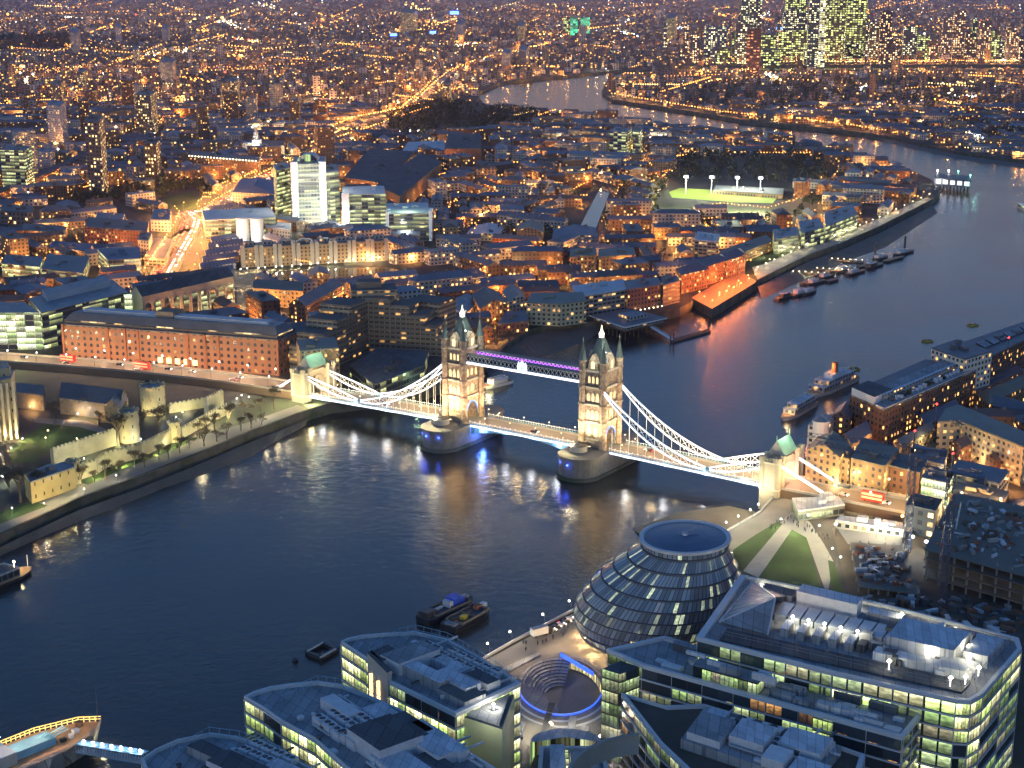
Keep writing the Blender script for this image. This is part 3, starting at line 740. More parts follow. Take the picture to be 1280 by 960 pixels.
# ================= generic building =================
GROUPS={}
def bld(name,label,cat,roofpx,hb=None,h=None,wall='f_brick',roof='slate_tint',top='flat',rh=3.5,tint=(1,1,1),group=None,over=.3,hip=.8,par=0,extra=None,bz=GZ,keep=0):
    """roof outline from the picture, raised to its height over the ground; hb: how far below the first corner its foot stands"""
    a=roofpx[0]
    if hb is not None:
        X,Y=G(a[0],a[1]+hb,bz); z=zat(X,Y,a[1])
    else: z=bz+h
    if len(roofpx)==3:
        p=[G(x,y,z) for x,y in roofpx]; p.append((p[0][0]+p[2][0]-p[1][0],p[0][1]+p[2][1]-p[1][1]))
    else: p=[G(x,y,z) for x,y in roofpx]
    return bldw(name,label,cat,p,z,wall,roof,top,rh,tint,group,over,hip,par,bz)
def bldw(name,label,cat,p,z,wall,roof='slate_tint',top='flat',rh=3.5,tint=(1,1,1),group=None,over=.3,hip=.8,par=0,bz=GZ,parts=True):
    p=ccw(p); cx=sum(q[0] for q in p)/len(p); cy_=sum(q[1] for q in p)/len(p)
    e=empty(name,(cx,cy_,bz),label,cat,group); mark(p,grow=5)
    w=MB(); w.prism(p,bz,z,0,1,top=(top=='flat' and not par)); wo=w.build('wall',[wall,roof],e); wo.color=(*tint,1)
    r=MB()
    if top in('gable','hip') and len(p)==4: r.gable(p,z,rh,0,1,over,hip if top=='hip' else 0)
    else:
        q=[(cx+(x-cx)*.985,cy_+(y-cy_)*.985) for x,y in p]
        r.prism(p,z-.02,z+.7,0); 
        # roof plant: stair head and a few boxes
        rr=random.Random(int(abs(cx)*7+abs(cy_)*3))
        for k in range(rr.randint(2,5)):
            u,v=rr.uniform(.25,.75),rr.uniform(.25,.75); a=p[0];b=p[1];d=p[-1]
            X=a[0]+(b[0]-a[0])*u+(d[0]-a[0])*v; Y=a[1]+(b[1]-a[1])*u+(d[1]-a[1])*v
            r.box((X,Y,z+.5),(rr.uniform(2,6),rr.uniform(2,4),rr.uniform(1,2.8)),math.atan2(b[1]-a[1],b[0]-a[0]),0)
    ro=r.build('roof',[roof,wall],e); ro.color=(*tint,1)
    return e,p,z
def child(e,name,mb,mats,tint=None):
    o=mb.build(name,mats,e)
    if o and tint: o.color=(*tint,1)
    return o
def lerp2(a,b,t): return (a[0]+(b[0]-a[0])*t,a[1]+(b[1]-a[1])*t)
def lit(px,py,power,col=SOD,z=GZ+6,r=.3): 
    p=G3(px,py,z); return lamp('area_glow',p,power,col,None,r)
# ---------- street lamps ----------
def mk_lamp(name,label,cat,hgt,mat,power,col,group):
    e=empty(name,(0,0,0),label,cat,group)
    b=MB(); b.tube((0,0,0),(0,0,hgt),.12,5,0,.07); b.tube((0,0,hgt),(1.2,0,hgt+.3),.06,4,0); child(e,'pole',b,'steel_dark')
    b=MB(); b.ico((1.3,0,hgt+.2),.5,0); child(e,'lamp_head',b,mat)
    l=bpy.data.lights.new('lamp_light','POINT'); l.energy=power*EK; l.color=col; l.shadow_soft_size=.25
    lo=bpy.data.objects.new('lamp_light',l); COL.objects.link(lo); lo.parent=e; lo.location=(1.3,0,hgt-.5)
    return e
NLAMP=[0]
def put_lamp(proto,x,y,label=None,group=None,rz=None,z=GZ,first=[]):
    key=proto.name
    if key not in first: 
        first.append(key); proto.location=(x,y,z); proto.rotation_euler=(0,0,rz or 0)
        if label: proto['label']=label
        if group: proto['group']=group
        return proto
    return copy_tree(proto,(x,y,z),rz if rz is not None else rng.uniform(0,6.28),label,group)
# ---------- north approach road with its lamps ----------
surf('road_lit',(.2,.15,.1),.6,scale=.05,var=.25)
road=[(395,490),(365,484),(330,479),(280,472),(200,463),(100,454),(0,447),(-80,441)]
RZ=7.2
def strip(name,cl,hw,z,mat,label=None,kind='structure',side=None,parent=None,th=0,wallmat=None):
    """a road of half width hw metres along a centre line of world points"""
    b=MB(); n=len(cl); L=[];Rr=[]
    for i in range(n):
        a=Vector(cl[max(0,i-1)][:2]); c=Vector(cl[min(n-1,i+1)][:2]); d=(c-a).normalized(); nn=Vector((-d.y,d.x))*hw; p=Vector(cl[i][:2]); zz=z if not callable(z) else z(i)
        L.append((p.x+nn.x,p.y+nn.y,zz)); Rr.append((p.x-nn.x,p.y-nn.y,zz))
    for i in range(n-1):
        b.face([Rr[i],Rr[i+1],L[i+1],L[i]],0)
        if th:
            for A in(L,Rr):
                q=[(A[i][0],A[i][1],A[i][2]-th),(A[i+1][0],A[i+1][1],A[i+1][2]-th),A[i+1],A[i]]; b.face(q,1,[(0,0),(5,0),(5,th),(0,th)])
        mark([Rr[i][:2],Rr[i+1][:2],L[i+1][:2],L[i][:2]],grow=3)
    o=b.build(name,[mat,wallmat or mat],parent=parent)
    if parent is None: tag(o,label=label,kind=kind)
    return L,Rr
cl=[B3(-154,0,0)[:2]]+[G(x,y,RZ) for x,y in road[1:]]
NL,NR=strip('road',cl,9.5,RZ,'paving','raised approach road to the northern bridge tower',th=5,wallmat='brick_brown')
strip('road',cl,6.0,RZ+.02,'road_lit','lit carriageway of the northern approach')
def parapet(name,label,line,h,w,mat,z0,n=1,cap=None,group=None):
    b=MB()
    for i in range(len(line)-1):
        a,c=line[i],line[i+1]; b.beam((a[0],a[1],z0+h/2),(c[0],c[1],z0+h/2),w,h,0)
    return tag(b.build(name,mat),label,'wall',group)
parapet('parapet_wall','stone parapet along the approach road, brick warehouse side',[p[:2] for p in NL],1.1,.4,'stone',RZ)
parapet('parapet_wall','stone parapet along the approach road, castle side',[p[:2] for p in NR],1.1,.4,'stone',RZ)
BL=mk_lamp('street_lamp','tall white street lamp on the approach road','street lamp',7,'lamp_cool',9000,(1,.68,.4),'tall lamps along the approach road')
def along(line,step,off=0):
    out=[]; acc=off
    for i in range(len(line)-1):
        a=Vector(line[i][:2]); c=Vector(line[i+1][:2]); L=(c-a).length; d=(c-a)/L
        while acc<L: out.append((a.x+d.x*acc,a.y+d.y*acc,math.atan2(d.y,d.x))); acc+=step
        acc-=L
    return out
ORD=['first','second','third','fourth','fifth','sixth','seventh','eighth','ninth','tenth','eleventh','twelfth','thirteenth','fourteenth','fifteenth','sixteenth','seventeenth','eighteenth','nineteenth','twentieth']
for nm,line,sd in(('warehouse side',NL,-1),('castle side',NR,1)):
    for k,(x,y,a) in enumerate(along(line,20.5,8 if sd>0 else 2)):
        if k<12: put_lamp(BL,x,y,f'{ORD[k]} white lamp from the bridge tower on the approach road, {nm}','tall lamps along the approach road',a+sd*math.pi/2,RZ)
# ================= landmarks of the north bank =================
X=bld
# -- long brick quay building --
e,p,z=X('warehouse','long red brick warehouse with rows of small arched windows beside the approach road','warehouse',[(77,406),(348,426),(372,416)],hb=42,wall='f_quay_brick',roof='slate',par=1)
def inset(p,k): 
    c=(sum(q[0] for q in p)/4,sum(q[1] for q in p)/4); L=[]
    for q in p: d=math.hypot(q[0]-c[0],q[1]-c[1]); L.append((q[0]+(c[0]-q[0])*k/d,q[1]+(c[1]-q[1])*k/d))
    return L
q1=quadin=None
def offset(p,d):
    """shrink a convex polygon by d metres"""
    p=ccw(p); n=len(p); out=[]
    for i in range(n):
        a=Vector(p[i-1]);b=Vector(p[i]);c=Vector(p[(i+1)%n]); u=(b-a).normalized(); v=(c-b).normalized(); nu=Vector((-u.y,u.x)); nv=Vector((-v.y,v.x)); k=nu+nv; k=k/max(.2,k.dot(nu)); out.append((b.x+k.x*d,b.y+k.y*d))
    return out
m=MB(); a=offset(p,1.2); c=offset(p,5)
m.prism(a,z+.7,z+3.2,0,1); 
for i in range(4): j=(i+1)%4; m.face([(*a[i],z+3.2),(*a[j],z+3.2),(*c[j],z+7.5),(*c[i],z+7.5)],1)
m.face([(*q,z+7.5) for q in c],2); child(e,'attic_storey',m,['f_mansard','slate','lead'])
c2=offset(p,8)
m=MB(); m.prism([lerp2(c2[0],c2[1],.02),lerp2(c2[0],c2[1],.98),lerp2(c2[3],c2[2],.98),lerp2(c2[3],c2[2],.02)],z+7.5,z+9.3,0,0); child(e,'roof_plant',m,['lead_pale'])
m=MB(); mid=lambda t,s:lerp2(lerp2(p[0],p[1],t),lerp2(p[3],p[2],t),s)
m.prism([mid(.42,.3),mid(.5,.3),mid(.5,.8),mid(.42,.8)],z+7.5,z+11.5,0); child(e,'stair_head',m,'concrete_brown')
# piers between the bays of the long front
fr=None
for i in range(4):
    L=math.hypot(p[(i+1)%4][0]-p[i][0],p[(i+1)%4][1]-p[i][1])
    if L>100 and p[i][1]+p[(i+1)%4][1]<p[(i+2)%4][1]+p[(i+3)%4][1]: fr=(p[i],p[(i+1)%4])
if fr:
    ang=math.atan2(fr[1][1]-fr[0][1],fr[1][0]-fr[0][0])
    for t in(.005,.22,.30,.36,.59,.67,.73,.995):
        c=lerp2(fr[0],fr[1],t); b=MB(); b.box((c[0],c[1],GZ),(1.6,1.6,z-GZ+.6),ang,0); child(e,'brick_pier',b,'brick_red')
    for t in(.46,.5,.54,.58,.62):
        c=lerp2(fr[0],fr[1],t); nx,ny=math.sin(ang),-math.cos(ang); b=MB(); b.box((c[0]+nx*.35,c[1]+ny*.35,GZ+2.4),(3.2,.5,3.4),ang,0); child(e,'shop_window',b,'tower_window')
    for t in[.03+.047*k for k in range(21)]:
        c=lerp2(fr[0],fr[1],t); lamp('wall_light',(c[0]+math.sin(ang)*5,c[1]-math.cos(ang)*5,GZ+2.5),700,(1,.5,.25),e)
# -- arched warehouse with black roof --
e,p,z=X('warehouse','stone faced warehouse with a row of tall round arches and a black pitched roof','warehouse',[(292,345),(178,371),(163,366)],hb=42,wall='stone',roof='felt_roof',top='gable',rh=6)
edges=sorted(range(4),key=lambda i:p[i][1]+p[(i+1)%4][1]); i=[i for i in range(4) if math.hypot(p[(i+1)%4][0]-p[i][0],p[(i+1)%4][1]-p[i][1])>40]; i=min(i,key=lambda i:p[i][1]+p[(i+1)%4][1]); A,Bq=p[i],p[(i+1)%4]
ang=math.atan2(Bq[1]-A[1],Bq[0]-A[0]); LL=math.hypot(Bq[0]-A[0],Bq[1]-A[1]); nx,ny=math.sin(ang),-math.cos(ang)
n=10
for k in range(n):
    w=LL/n*.36; c=lerp2(A,Bq,(k+.5)/n); pts=[(-w,GZ+4.5),(w,GZ+4.5),(w,z-7.5)]+[(w*math.cos(t),z-7.5+w*math.sin(t)) for t in [math.pi*j/8 for j in range(1,8)]]+[(-w,z-7.5)]
    b=MB(); b.face([(c[0]+math.cos(ang)*s+nx*.12,c[1]+math.sin(ang)*s+ny*.12,zz) for s,zz in pts],0,[(s+20*k,zz) for s,zz in pts])
    for j in range(len(pts)):
        u,v=pts[j],pts[(j+1)%len(pts)]; b.beam((c[0]+math.cos(ang)*u[0]+nx*.3,c[1]+math.sin(ang)*u[0]+ny*.3,u[1]),(c[0]+math.cos(ang)*v[0]+nx*.3,c[1]+math.sin(ang)*v[0]+ny*.3,v[1]),.35,.35,1)
    o=child(e,'arched_window',b,['f_office' if k<6 else 'f_office_lit','stone_pale'])
for k in range(4):
    c=lerp2(A,Bq,.6+.1*k) if k<4 else A; lamp('wall_light',(c[0]+nx*9,c[1]+ny*9,GZ+4),9000,(1,.7,.3),e)
# -- glass office with glowing atrium --
e,p,z=X('office_building','long glass office block with a green lit atrium, behind the approach road lamps','office building',[(52,392),(160,366),(140,350)],hb=46,wall='f_office',roof='lead')
m=MB(); zz=z+1; pa=[G(-40,392,z),G(50,391,z),G(30,378,z),G(-60,379,z)]; m.prism(pa,GZ,z+.3,0,1); child(e,'atrium',m,['f_atrium','lead']); mark(pa,grow=5)
m=MB(); m.prism([mid2 for mid2 in [lerp2(lerp2(p[0],p[1],a),lerp2(p[3],p[2],a),b) for a,b in((.15,.55),(.9,.55),(.9,.95),(.15,.95))]],z+.7,z+5,0,1); child(e,'roof_plant',m,['lead_pale','lead'])
m=MB(); g=G(160,372,z); m.box((g[0],g[1],GZ),(5,5,z-GZ+2),.3,0); child(e,'stair_tower',m,'f_atrium')
lit(20,446,9000,(.85,1,.5),GZ+8)
# -- stepped concrete hotel --
def hotel():
    K=Vector(G(460,440)); A=Vector(G(398,468)); C=Vector(G(556,446))
    e=empty('hotel',(K.x,K.y,GZ),'stepped brown concrete hotel in terraces of balconies beside the northern bridge tower','hotel')
    def wing(K,E,segs,dep,side):
        d=(E-K); L=d.length; d.normalize(); n=Vector((-d.y,d.x))*side
        for t0,t1,h in segs:
            a=K+d*L*t0; b_=K+d*L*t1; q=[a,b_,b_+n*dep,a+n*dep]; q=[(v.x,v.y) for v in q]; mark(q,grow=6)
            m=MB(); m.prism(q,GZ,GZ+h,0,1); m.prism(offset(q,.5),GZ+h,GZ+h+1,2,1)
            o=child(e,'wing',m,['f_hotel','gravel_roof','concrete_brown'])
            # balcony bands
            b=MB()
            k=1
            while k*3.1<h:
                zz=GZ+k*3.1; b.beam((a.x-n.x*.45,a.y-n.y*.45,zz),(b_.x-n.x*.45,b_.y-n.y*.45,zz),1.0,1.15,0); k+=1
            b2=b.build('balcony_band','concrete_brown',o)
    wing(K,A,[(0,.35,34),(.35,.62,28),(.62,.85,22),(.85,1,16)],22,-1)
    wing(K,C,[(-.05,.3,35),(.3,.55,31),(.55,.75,25),(.75,.9,19),(.9,1.0,13)],22,1)
    m=MB(); c=K+Vector((3,16)); m.box((c.x,c.y,GZ),(30,22,40),.15,0,1); m.box((c.x-3,c.y+2,GZ+40),(16,12,4),.15,2,1); child(e,'core',m,['f_hotel','gravel_roof','concrete_brown'])
    m=MB(); c=K+Vector((40,26)); m.box((c.x,c.y,GZ),(26,22,30),-.5,0,1); child(e,'wing',m,['f_hotel','gravel_roof'])
hotel()
e,p,z=X('restaurant','low riverside restaurant with dark flat roof and orange lit terrace below the stepped hotel','restaurant',[(437,458),(470,437),(536,440),(530,458),(468,482)],h=7,wall='f_office',roof='felt_roof')
m=MB()
for k in range(26):
    x=rng.uniform(452,500); y=rng.uniform(462,484)-(x-452)*.1; g=G3(x,y,GZ+2.2); m.ico(g,.28,0)
tag(m.build('terrace_lights','lamp_sodium'),'cluster of small orange terrace lights outside the low restaurant','lights')['kind']='stuff'
for x,y in((462,474),(480,470),(495,474),(512,462)): lit(x,y,5000,SOD,GZ+4)
lit(520,470,2500,(.6,1,.5),GZ+5)
# -- docks: basins, quays, boats --
surf('dock_water',(.01,.014,.02),.08,spec=.6)
sheet('dock_water',[(318,356),(350,338),(480,334),(540,345),(520,356),(470,354),(430,352),(382,352),(376,346),(345,352)],'dock_water',GZ+.05,'enclosed dock basin full of moored boats'); mark(gp([(318,356),(350,336),(560,333),(560,350),(470,356),(430,352),(382,352)]))
sheet('dock_water',[(300,398),(365,394),(372,402),(372,410),(300,404)],'dock_water',GZ+.05,'small dock basin behind the brick warehouse')
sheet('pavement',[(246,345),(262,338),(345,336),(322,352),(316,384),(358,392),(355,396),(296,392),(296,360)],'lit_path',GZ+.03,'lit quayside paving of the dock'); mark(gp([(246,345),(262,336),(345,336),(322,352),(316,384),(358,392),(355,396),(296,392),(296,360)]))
X('warehouse','golden lit stock brick warehouse with slate roof between the dock basins','warehouse',[(316,360),(379,364),(380,354)],hb=22,wall='f_stock',top='gable',rh=4,tint=(1.2,1.05,.8))
X('warehouse','long slate roofed dock range with an orange lit side wall running away from the river','warehouse',[(382,383),(361,380),(408,354)],hb=24,wall='f_brick',top='gable',rh=5)
X('warehouse','narrow brick dock building with a glowing gable behind the stepped hotel','warehouse',[(386,346),(412,343),(410,335)],hb=14,wall='f_stock',top='gable',rh=3.5)
X('apartment_building','brown brick hotel annex with lit upper windows beside the northern bridge gate','apartment building',[(375,440),(424,436),(418,422)],hb=50,wall='f_stock',tint=(.9,.85,.7))
X('apartment_building','low brown brick block in front of the long dock range','apartment building',[(392,404),(432,398),(424,386)],hb=24,wall='f_brick')
# marina flats: repeated bays, each roof stepped
for k in range(8):
    x0=300+k*23.2; y0=311-k*1.2; 
    e,p,z=X('apartment_building',f'{ORD[k]} marina apartment house from the curved terrace, with lit bays and a stepped blue roof','apartment building',[(x0,y0),(x0+22.4,y0-1.2),(x0+22.4,y0-7.5)],hb=24,wall='f_stock',top='flat',roof='slate_tint',tint=(.95,.9,.8),group='marina apartment houses above the dock lights')
    A,Bq=sorted(p,key=lambda q:q[1])[:2]; A,Bq=(A,Bq) if A[0]<Bq[0] else (Bq,A)
    m=MB(); ang=math.atan2(Bq[1]-A[1],Bq[0]-A[0])
    for t in(.12,.88):
        c=lerp2(A,Bq,t); m.box((c[0],c[1]+1.2,GZ),(3.2,3.4,z-GZ+2.5),ang,0,1)
    child(e,'bay',m,['concrete','slate_tint'])
    m=MB(); c=lerp2(p[0],p[2],.5); m.box((c[0],c[1],z+.6),(9,7,3),ang,0,1); child(e,'roof_room',m,['f_pale','slate_tint'])
DL=mk_lamp('bollard_lamp','bright warm lamp at the foot of the marina apartments','lamp',3.2,'lamp_white',4200,(1,.8,.45),'bright lamps on the marina quay')
for k in range(17):
    g=G(300+k*10.9,341-k*.6-.02*k*k); put_lamp(DL,g[0],g[1],None,'bright lamps on the marina quay',rng.uniform(0,6))
for x,y in((345,348),(330,366),(320,380),(345,388),(300,352),(270,345),(262,352),(356,386),(302,372)): lit(x,y,8500,(1,.78,.4),GZ+7)
# terraces of stepped blue roofs west of the flats
for k in range(6):
    X('terraced_house',f'{ORD[k]} row of blue roofed dock terrace counted from the arched warehouse, beside the glowing road','terraced house',[(247+k*3.5,343-k*8.2),(292+k*3,337-k*8.4),(290+k*3,332-k*8.4)],hb=7,wall='f_pale',top='gable',rh=2.5,tint=(.8,.9,1.2),group='stepped dock terraces')
# -- office tower with white piers --
def pier_tower():
    e,p,z=X('office_tower','pale office tower with two white end piers, green lit floors and an arched roof','office tower',[(364,206),(405,205),(407,196)],hb=80,wall='f_office_lit',roof='lead',par=1)
    ps=sorted(p,key=lambda q:q[1])[:2]; A,Bq=sorted(ps); ang=math.atan2(Bq[1]-A[1],Bq[0]-A[0]); nx,ny=math.sin(ang),-math.cos(ang)
    for t in(.07,.93):
        c=lerp2(A,Bq,t); m=MB(); m.box((c[0]+nx*.5,c[1]+ny*.5+2,GZ),(6.5,8,z-GZ+2.5),ang,0,0); o=child(e,'pier',m,'steel_white')
        m=MB(); 
        for k in range(15):
            m.box((c[0]+nx*4.7,c[1]+ny*4.7+2,GZ+6+k*(z-GZ-8)/15),(.9,.25,1.6),ang,0)
        m.build('stair_window','lamp_warm',o)
    m=MB(); c=lerp2(p[0],p[2],.5); L=math.hypot(Bq[0]-A[0],Bq[1]-A[1])*.62
    n=10; D=22
    for k in range(n):
        a0=math.pi*k/n;a1=math.pi*(k+1)/n; P0=(c[0]-L/2*math.cos(a0),z+.5+7*math.sin(a0)); P1=(c[0]-L/2*math.cos(a1),z+.5+7*math.sin(a1))
        m.face([(P0[0],c[1]-D/2,P0[1]),(P1[0],c[1]-D/2,P1[1]),(P1[0],c[1]+D/2,P1[1]),(P0[0],c[1]+D/2,P0[1])][::-1],0); m.face([(P0[0],c[1]-D/2,P0[1]),(P0[0],c[1]-D/2,z),(P1[0],c[1]-D/2,z),(P1[0],c[1]-D/2,P1[1])],1)
    child(e,'arched_roof',m,['lead_pale','f_atrium'])
    m=MB(); c=lerp2(A,Bq,.5)
    for k in range(4): m.box((c[0]+nx*1,c[1]+ny*1,z-9-k*5.2),(L*.95,2.5,2.0),ang,0)
    child(e,'balcony',m,'steel_dark')
    for t in(.07,.93,.5): 
        c=lerp2(A,Bq,t); lamp('wall_light',(c[0]+nx*16,c[1]+ny*16,GZ+14),60000,(1,1,.85),e); lamp('wall_light',(c[0]+nx*16,c[1]+ny*16,z-12),40000,(1,1,.85),e)
pier_tower()
X('office_building','dark glass office wing with green lit floors before the pale pier tower','office building',[(345,214),(362,210),(358,203)],hb=64,wall='f_office_lit',roof='lead')
X('office_building','dark glass office wing on the farther side of the pale pier tower','office building',[(406,216),(424,214),(420,206)],hb=68,wall='f_office_lit',roof='lead')
e,p,z=X('office_building','glass office block with a rounded roof and one white pier beside the pale tower','office building',[(428,244),(482,243),(480,233)],hb=48,wall='f_office_lit',roof='lead_pale')
m=MB(); g=p[0]; ps=sorted(p,key=lambda q:q[1])[:2]; A,Bq=sorted(ps); m.box((A[0]+3,A[1],GZ),(7,7,z-GZ+2),0,0); child(e,'pier',m,'steel_white'); lamp('wall_light',(A[0],A[1]-14,GZ+14),26000,(1,1,.9),e)
e,p,z=X('office_building','black glazed office cube between white side walls with a glowing green roof','office building',[(484,268),(538,267),(534,254)],hb=34,wall='f_office',roof='lead_pale')
ps=sorted(p,key=lambda q:q[1])[:2]; A,Bq=sorted(ps)
for q in(A,Bq): m=MB(); m.box((q[0],q[1]+8,GZ),(3,18,z-GZ+3),0,0); child(e,'side_wall',m,'steel_white')
lamp('wall_light',(A[0]+18,A[1]+10,z+9),16000,(.7,1,.6),e); lamp('wall_light',(A[0]+18,A[1]-20,z-10),16000,(.9,1,.9),e)
X('office_building','low glass pavilion with a domed atrium roof beside two white drums','office building',[(256,276),(345,272),(338,260)],hb=24,wall='f_office_lit',roof='lead_pale',tint=(1,1,1))
for k,(x,l) in enumerate(((297,'nearer the road'),(315,'nearer the pale tower'))):
    g=G(x+7,302); m=MB(); m.lathe((*g,GZ),[(6,0),(6,22),(5,22.5),(0,22.5)],16,0); mark([(g[0]-7,g[1]-7),(g[0]+7,g[1]-7),(g[0]+7,g[1]+7),(g[0]-7,g[1]+7)]); o=m.build('stair_drum','white_paint',loc=(*g,GZ)); tag(o,f'white windowless stair drum in front of the low glass pavilion, {l}','tower','white stair drums')
    lamp('wall_light',(g[0],g[1]-16,GZ+8),9000,(1,1,.9))
X('office_building','white rounded office pavilion with a pale roof at the foot of the pier tower','office building',[(332,284),(362,288),(364,280)],hb=14,wall='f_pale',roof='lead_pale')
X('hall','blue hipped roof hall with lit windows behind the glass pavilion','hall',[(290,240),(345,243),(347,226),(300,224)],hb=14,wall='f_stock',roof='slate_tint',top='hip',rh=6,tint=(.8,.95,1.4))
# long dark works building
e,p,z=X('factory','long dark flat roofed printing works with tall brown piers along its side','factory',[(500,246),(552,203),(526,191),(470,232)],hb=20,wall='brick_brown',roof='felt_roof')
X('factory','lower works block with roof ducts beside the long dark printing works','factory',[(430,222),(480,230),(520,190),(462,186)],hb=12,wall='f_brick',roof='felt_roof',tint=(.8,.7,.6))
X('factory','distant brick box of the works with a flat dark roof','factory',[(556,186),(602,186),(600,167),(560,168)],hb=18,wall='brick_red',roof='felt_roof')
X('warehouse','pale green roofed shed behind the works','warehouse',[(503,189),(558,188),(555,176),(510,178)],hb=7,wall='f_pale',roof='lead_pale')
# ---- the glowing highway ----
hw=[(200,350),(214,325),(226,305),(236,288),(240,275),(232,266),(262,262),(330,222),(390,196),(402,186),(420,178),(480,158),(520,130),(545,105),(560,92),(600,76),(680,58),(720,40)]
cl=[G(x,y) for x,y in hw]
strip('road',cl,11,GZ+.04,'road_lit','wide highway full of traffic glowing orange')
st=[G(x,y) for x,y in((236,286),(200,300),(150,262),(120,255),(60,262),(0,285),(-60,300))]
strip('road',st,6,GZ+.04,'asphalt','street crossing behind the blue roofed dock offices')
HL=mk_lamp('street_lamp','orange lamp over the glowing highway','street lamp',9,'lamp_sodium',50000,(1,.42,.12),'orange lamps over the glowing highway')
for s,off in((1,12),(-1,12)):
    n=0
    for k,(x,y,a) in enumerate(along(cl,19,5 if s>0 else 14)):
        if y>1900: break
        put_lamp(HL,x-math.sin(a)*off*s,y+math.cos(a)*off*s,None,'orange lamps over the glowing highway',a)
# cars on the highway: two colours of body
surf('car_silver',(.4,.4,.42),.3,metal=.3); surf('car_dark',(.03,.03,.035),.3)
def mk_car(name,label,mat,L=4.3,Wd=1.8,Hh=1.45,bus=False):
    e=empty(name,(0,0,0),label,'bus' if bus else 'car')
    if bus:
        b=MB(); b.box((0,0,.35),(L,Wd,Hh),0,0); b.box((0,0,Hh+.35),(L-.3,Wd-.2,.12),0,0); child(e,'body',b,mat)
        b=MB()
        for zz in(1.3,3.0):
            for sg in(1,-1): b.box((0,sg*(Wd/2+.02),zz),(L-.8,.04,.9),0,0)
        child(e,'window_band',b,'lamp_dimwarm')
    else:
        b=MB(); pr=[(-L/2,.35),(L/2,.35),(L/2,.8),(L*.3,.95),(L*.12,Hh),(-L*.3,Hh),(-L*.45,.98),(-L/2,.9)]
        A=[(x,-Wd/2,z) for x,z in pr]; D=[(x,Wd/2,z) for x,z in pr]; b.face(A,0); b.face(D[::-1],0)
        for i in range(8): j=(i+1)%8; b.face([A[j],A[i],D[i],D[j]],1 if i in(3,5) else 0)
        child(e,'body',b,[mat,'glass_dark'])
    for sg in(1,-1):
        b=MB(); b.ico((L/2+.05,sg*Wd*.36,.7),.28,0); child(e,'headlight',b,'lamp_white')
        b=MB(); b.ico((-L/2-.05,sg*Wd*.38,.8),.24,0); child(e,'tail_light',b,'lamp_red')
        for xx in(L*.32,-L*.32):
            b=MB(); b.tube((xx,sg*(Wd/2-.2),.32),(xx,sg*(Wd/2+.03),.32),.32,10,0,cap=True); child(e,'wheel',b,'black_paint')
    return e
emit('lamp_dimwarm',(1,.7,.4),.35)
cars=[mk_car('car','silver car heading along the glowing highway','car_silver'),mk_car('car','dark car heading along the glowing highway','car_dark')]
for c in cars: c.location=(0,0,-500)
bus=mk_car('bus','red double decker bus',"red_paint",10.5,2.5,4.1,True)
def put_car(proto,x,y,a,z,label,group=None,used=set()):
    if proto.name not in used:
        used.add(proto.name); proto.location=(x,y,z); proto.rotation_euler=(0,0,a); proto['label']=label
        if group: proto['group']=group
        return
    copy_tree(proto,(x,y,z),a,label,group)
pts=along(cl,8.5)
for k,(x,y,a) in enumerate(pts):
    if k>95: break
    for lane,dr in((-7,1),(-3,1),(3,-1),(7,-1)):
        if rng.random()<.62: 
            ci=rng.randint(0,1); put_car(cars[ci],x-math.sin(a)*lane,y+math.cos(a)*lane,a+(0 if dr<0 else math.pi),GZ+.06,['silver car in the traffic of the glowing highway','dark car in the traffic of the glowing highway'][ci],['silver cars on the highway','dark cars on the highway'][ci])
for k,(x,y,a) in enumerate(along([G(x_,y_,RZ) for x_,y_ in road[1:]],17,6)):
    for lane,dr in((-3,1),(3,-1)):
        if rng.random()<.5: put_car(cars[k%2],x-math.sin(a)*lane,y+math.cos(a)*lane,a+(0 if dr<0 else math.pi),RZ+.03,['silver','dark'][k%2]+' car on the approach road beside the red brick warehouse',['silver','dark'][k%2]+' cars on the approach road')
for px_,py_,l in((85,452,'red double decker bus on the approach road nearest the glass atrium'),(178,461,'red double decker bus on the approach road in front of the brick warehouse')):
    g=G(px_,py_,RZ); put_car(bus,g[0],g[1],math.atan2(cl[1][1]-cl[0][1],-1)*0+2.72,RZ+.03,l)
for s,t,l in((-95,2.8,'dark car crossing the northern side span'),(70,-2.8,'dark car crossing the southern side span'),(5,2.8,'dark car crossing between the two great towers')):
    q=B3(s,t,dz(s)+.04); put_car(cars[1],q[0],q[1],BROT+(0 if t>0 else math.pi),q[2],l)
# ---- riverside warehouses behind the walkway ----
def floodwall(e,p,z,n,power,col,fx=None):
    i=min(range(len(p)),key=lambda i:(p[i][1]+p[(i+1)%len(p)][1]) if math.hypot(p[(i+1)%len(p)][0]-p[i][0],p[(i+1)%len(p)][1]-p[i][1])>12 else 1e9)
    A,Bq=p[i],p[(i+1)%len(p)]; ang=math.atan2(Bq[1]-A[1],Bq[0]-A[0]); nx,ny=math.sin(ang),-math.cos(ang)
    for k in range(n):
        c=lerp2(A,Bq,(k+.5)/n); q=(c[0]+nx*3.2,c[1]+ny*3.2,GZ+.8); m=MB(); m.ico(q,.5,0); child(e,'floodlight',m,'lamp_warm' if col[2]<.5 else 'lamp_white'); lamp('wall_light',q,power,col,e,.2,'SPOT',110,(c[0]+nx*1.4,c[1]+ny*1.4,z+6))
    return A,Bq,ang
e,p,z=X('apartment_building','pale floodlit riverside building with a folded front above the beach','apartment building',[(658,379),(700,381),(733,377),(729,366),(664,367)],hb=27,wall='f_pale',tint=(1.1,1.1,.8),roof='slate_tint'); 
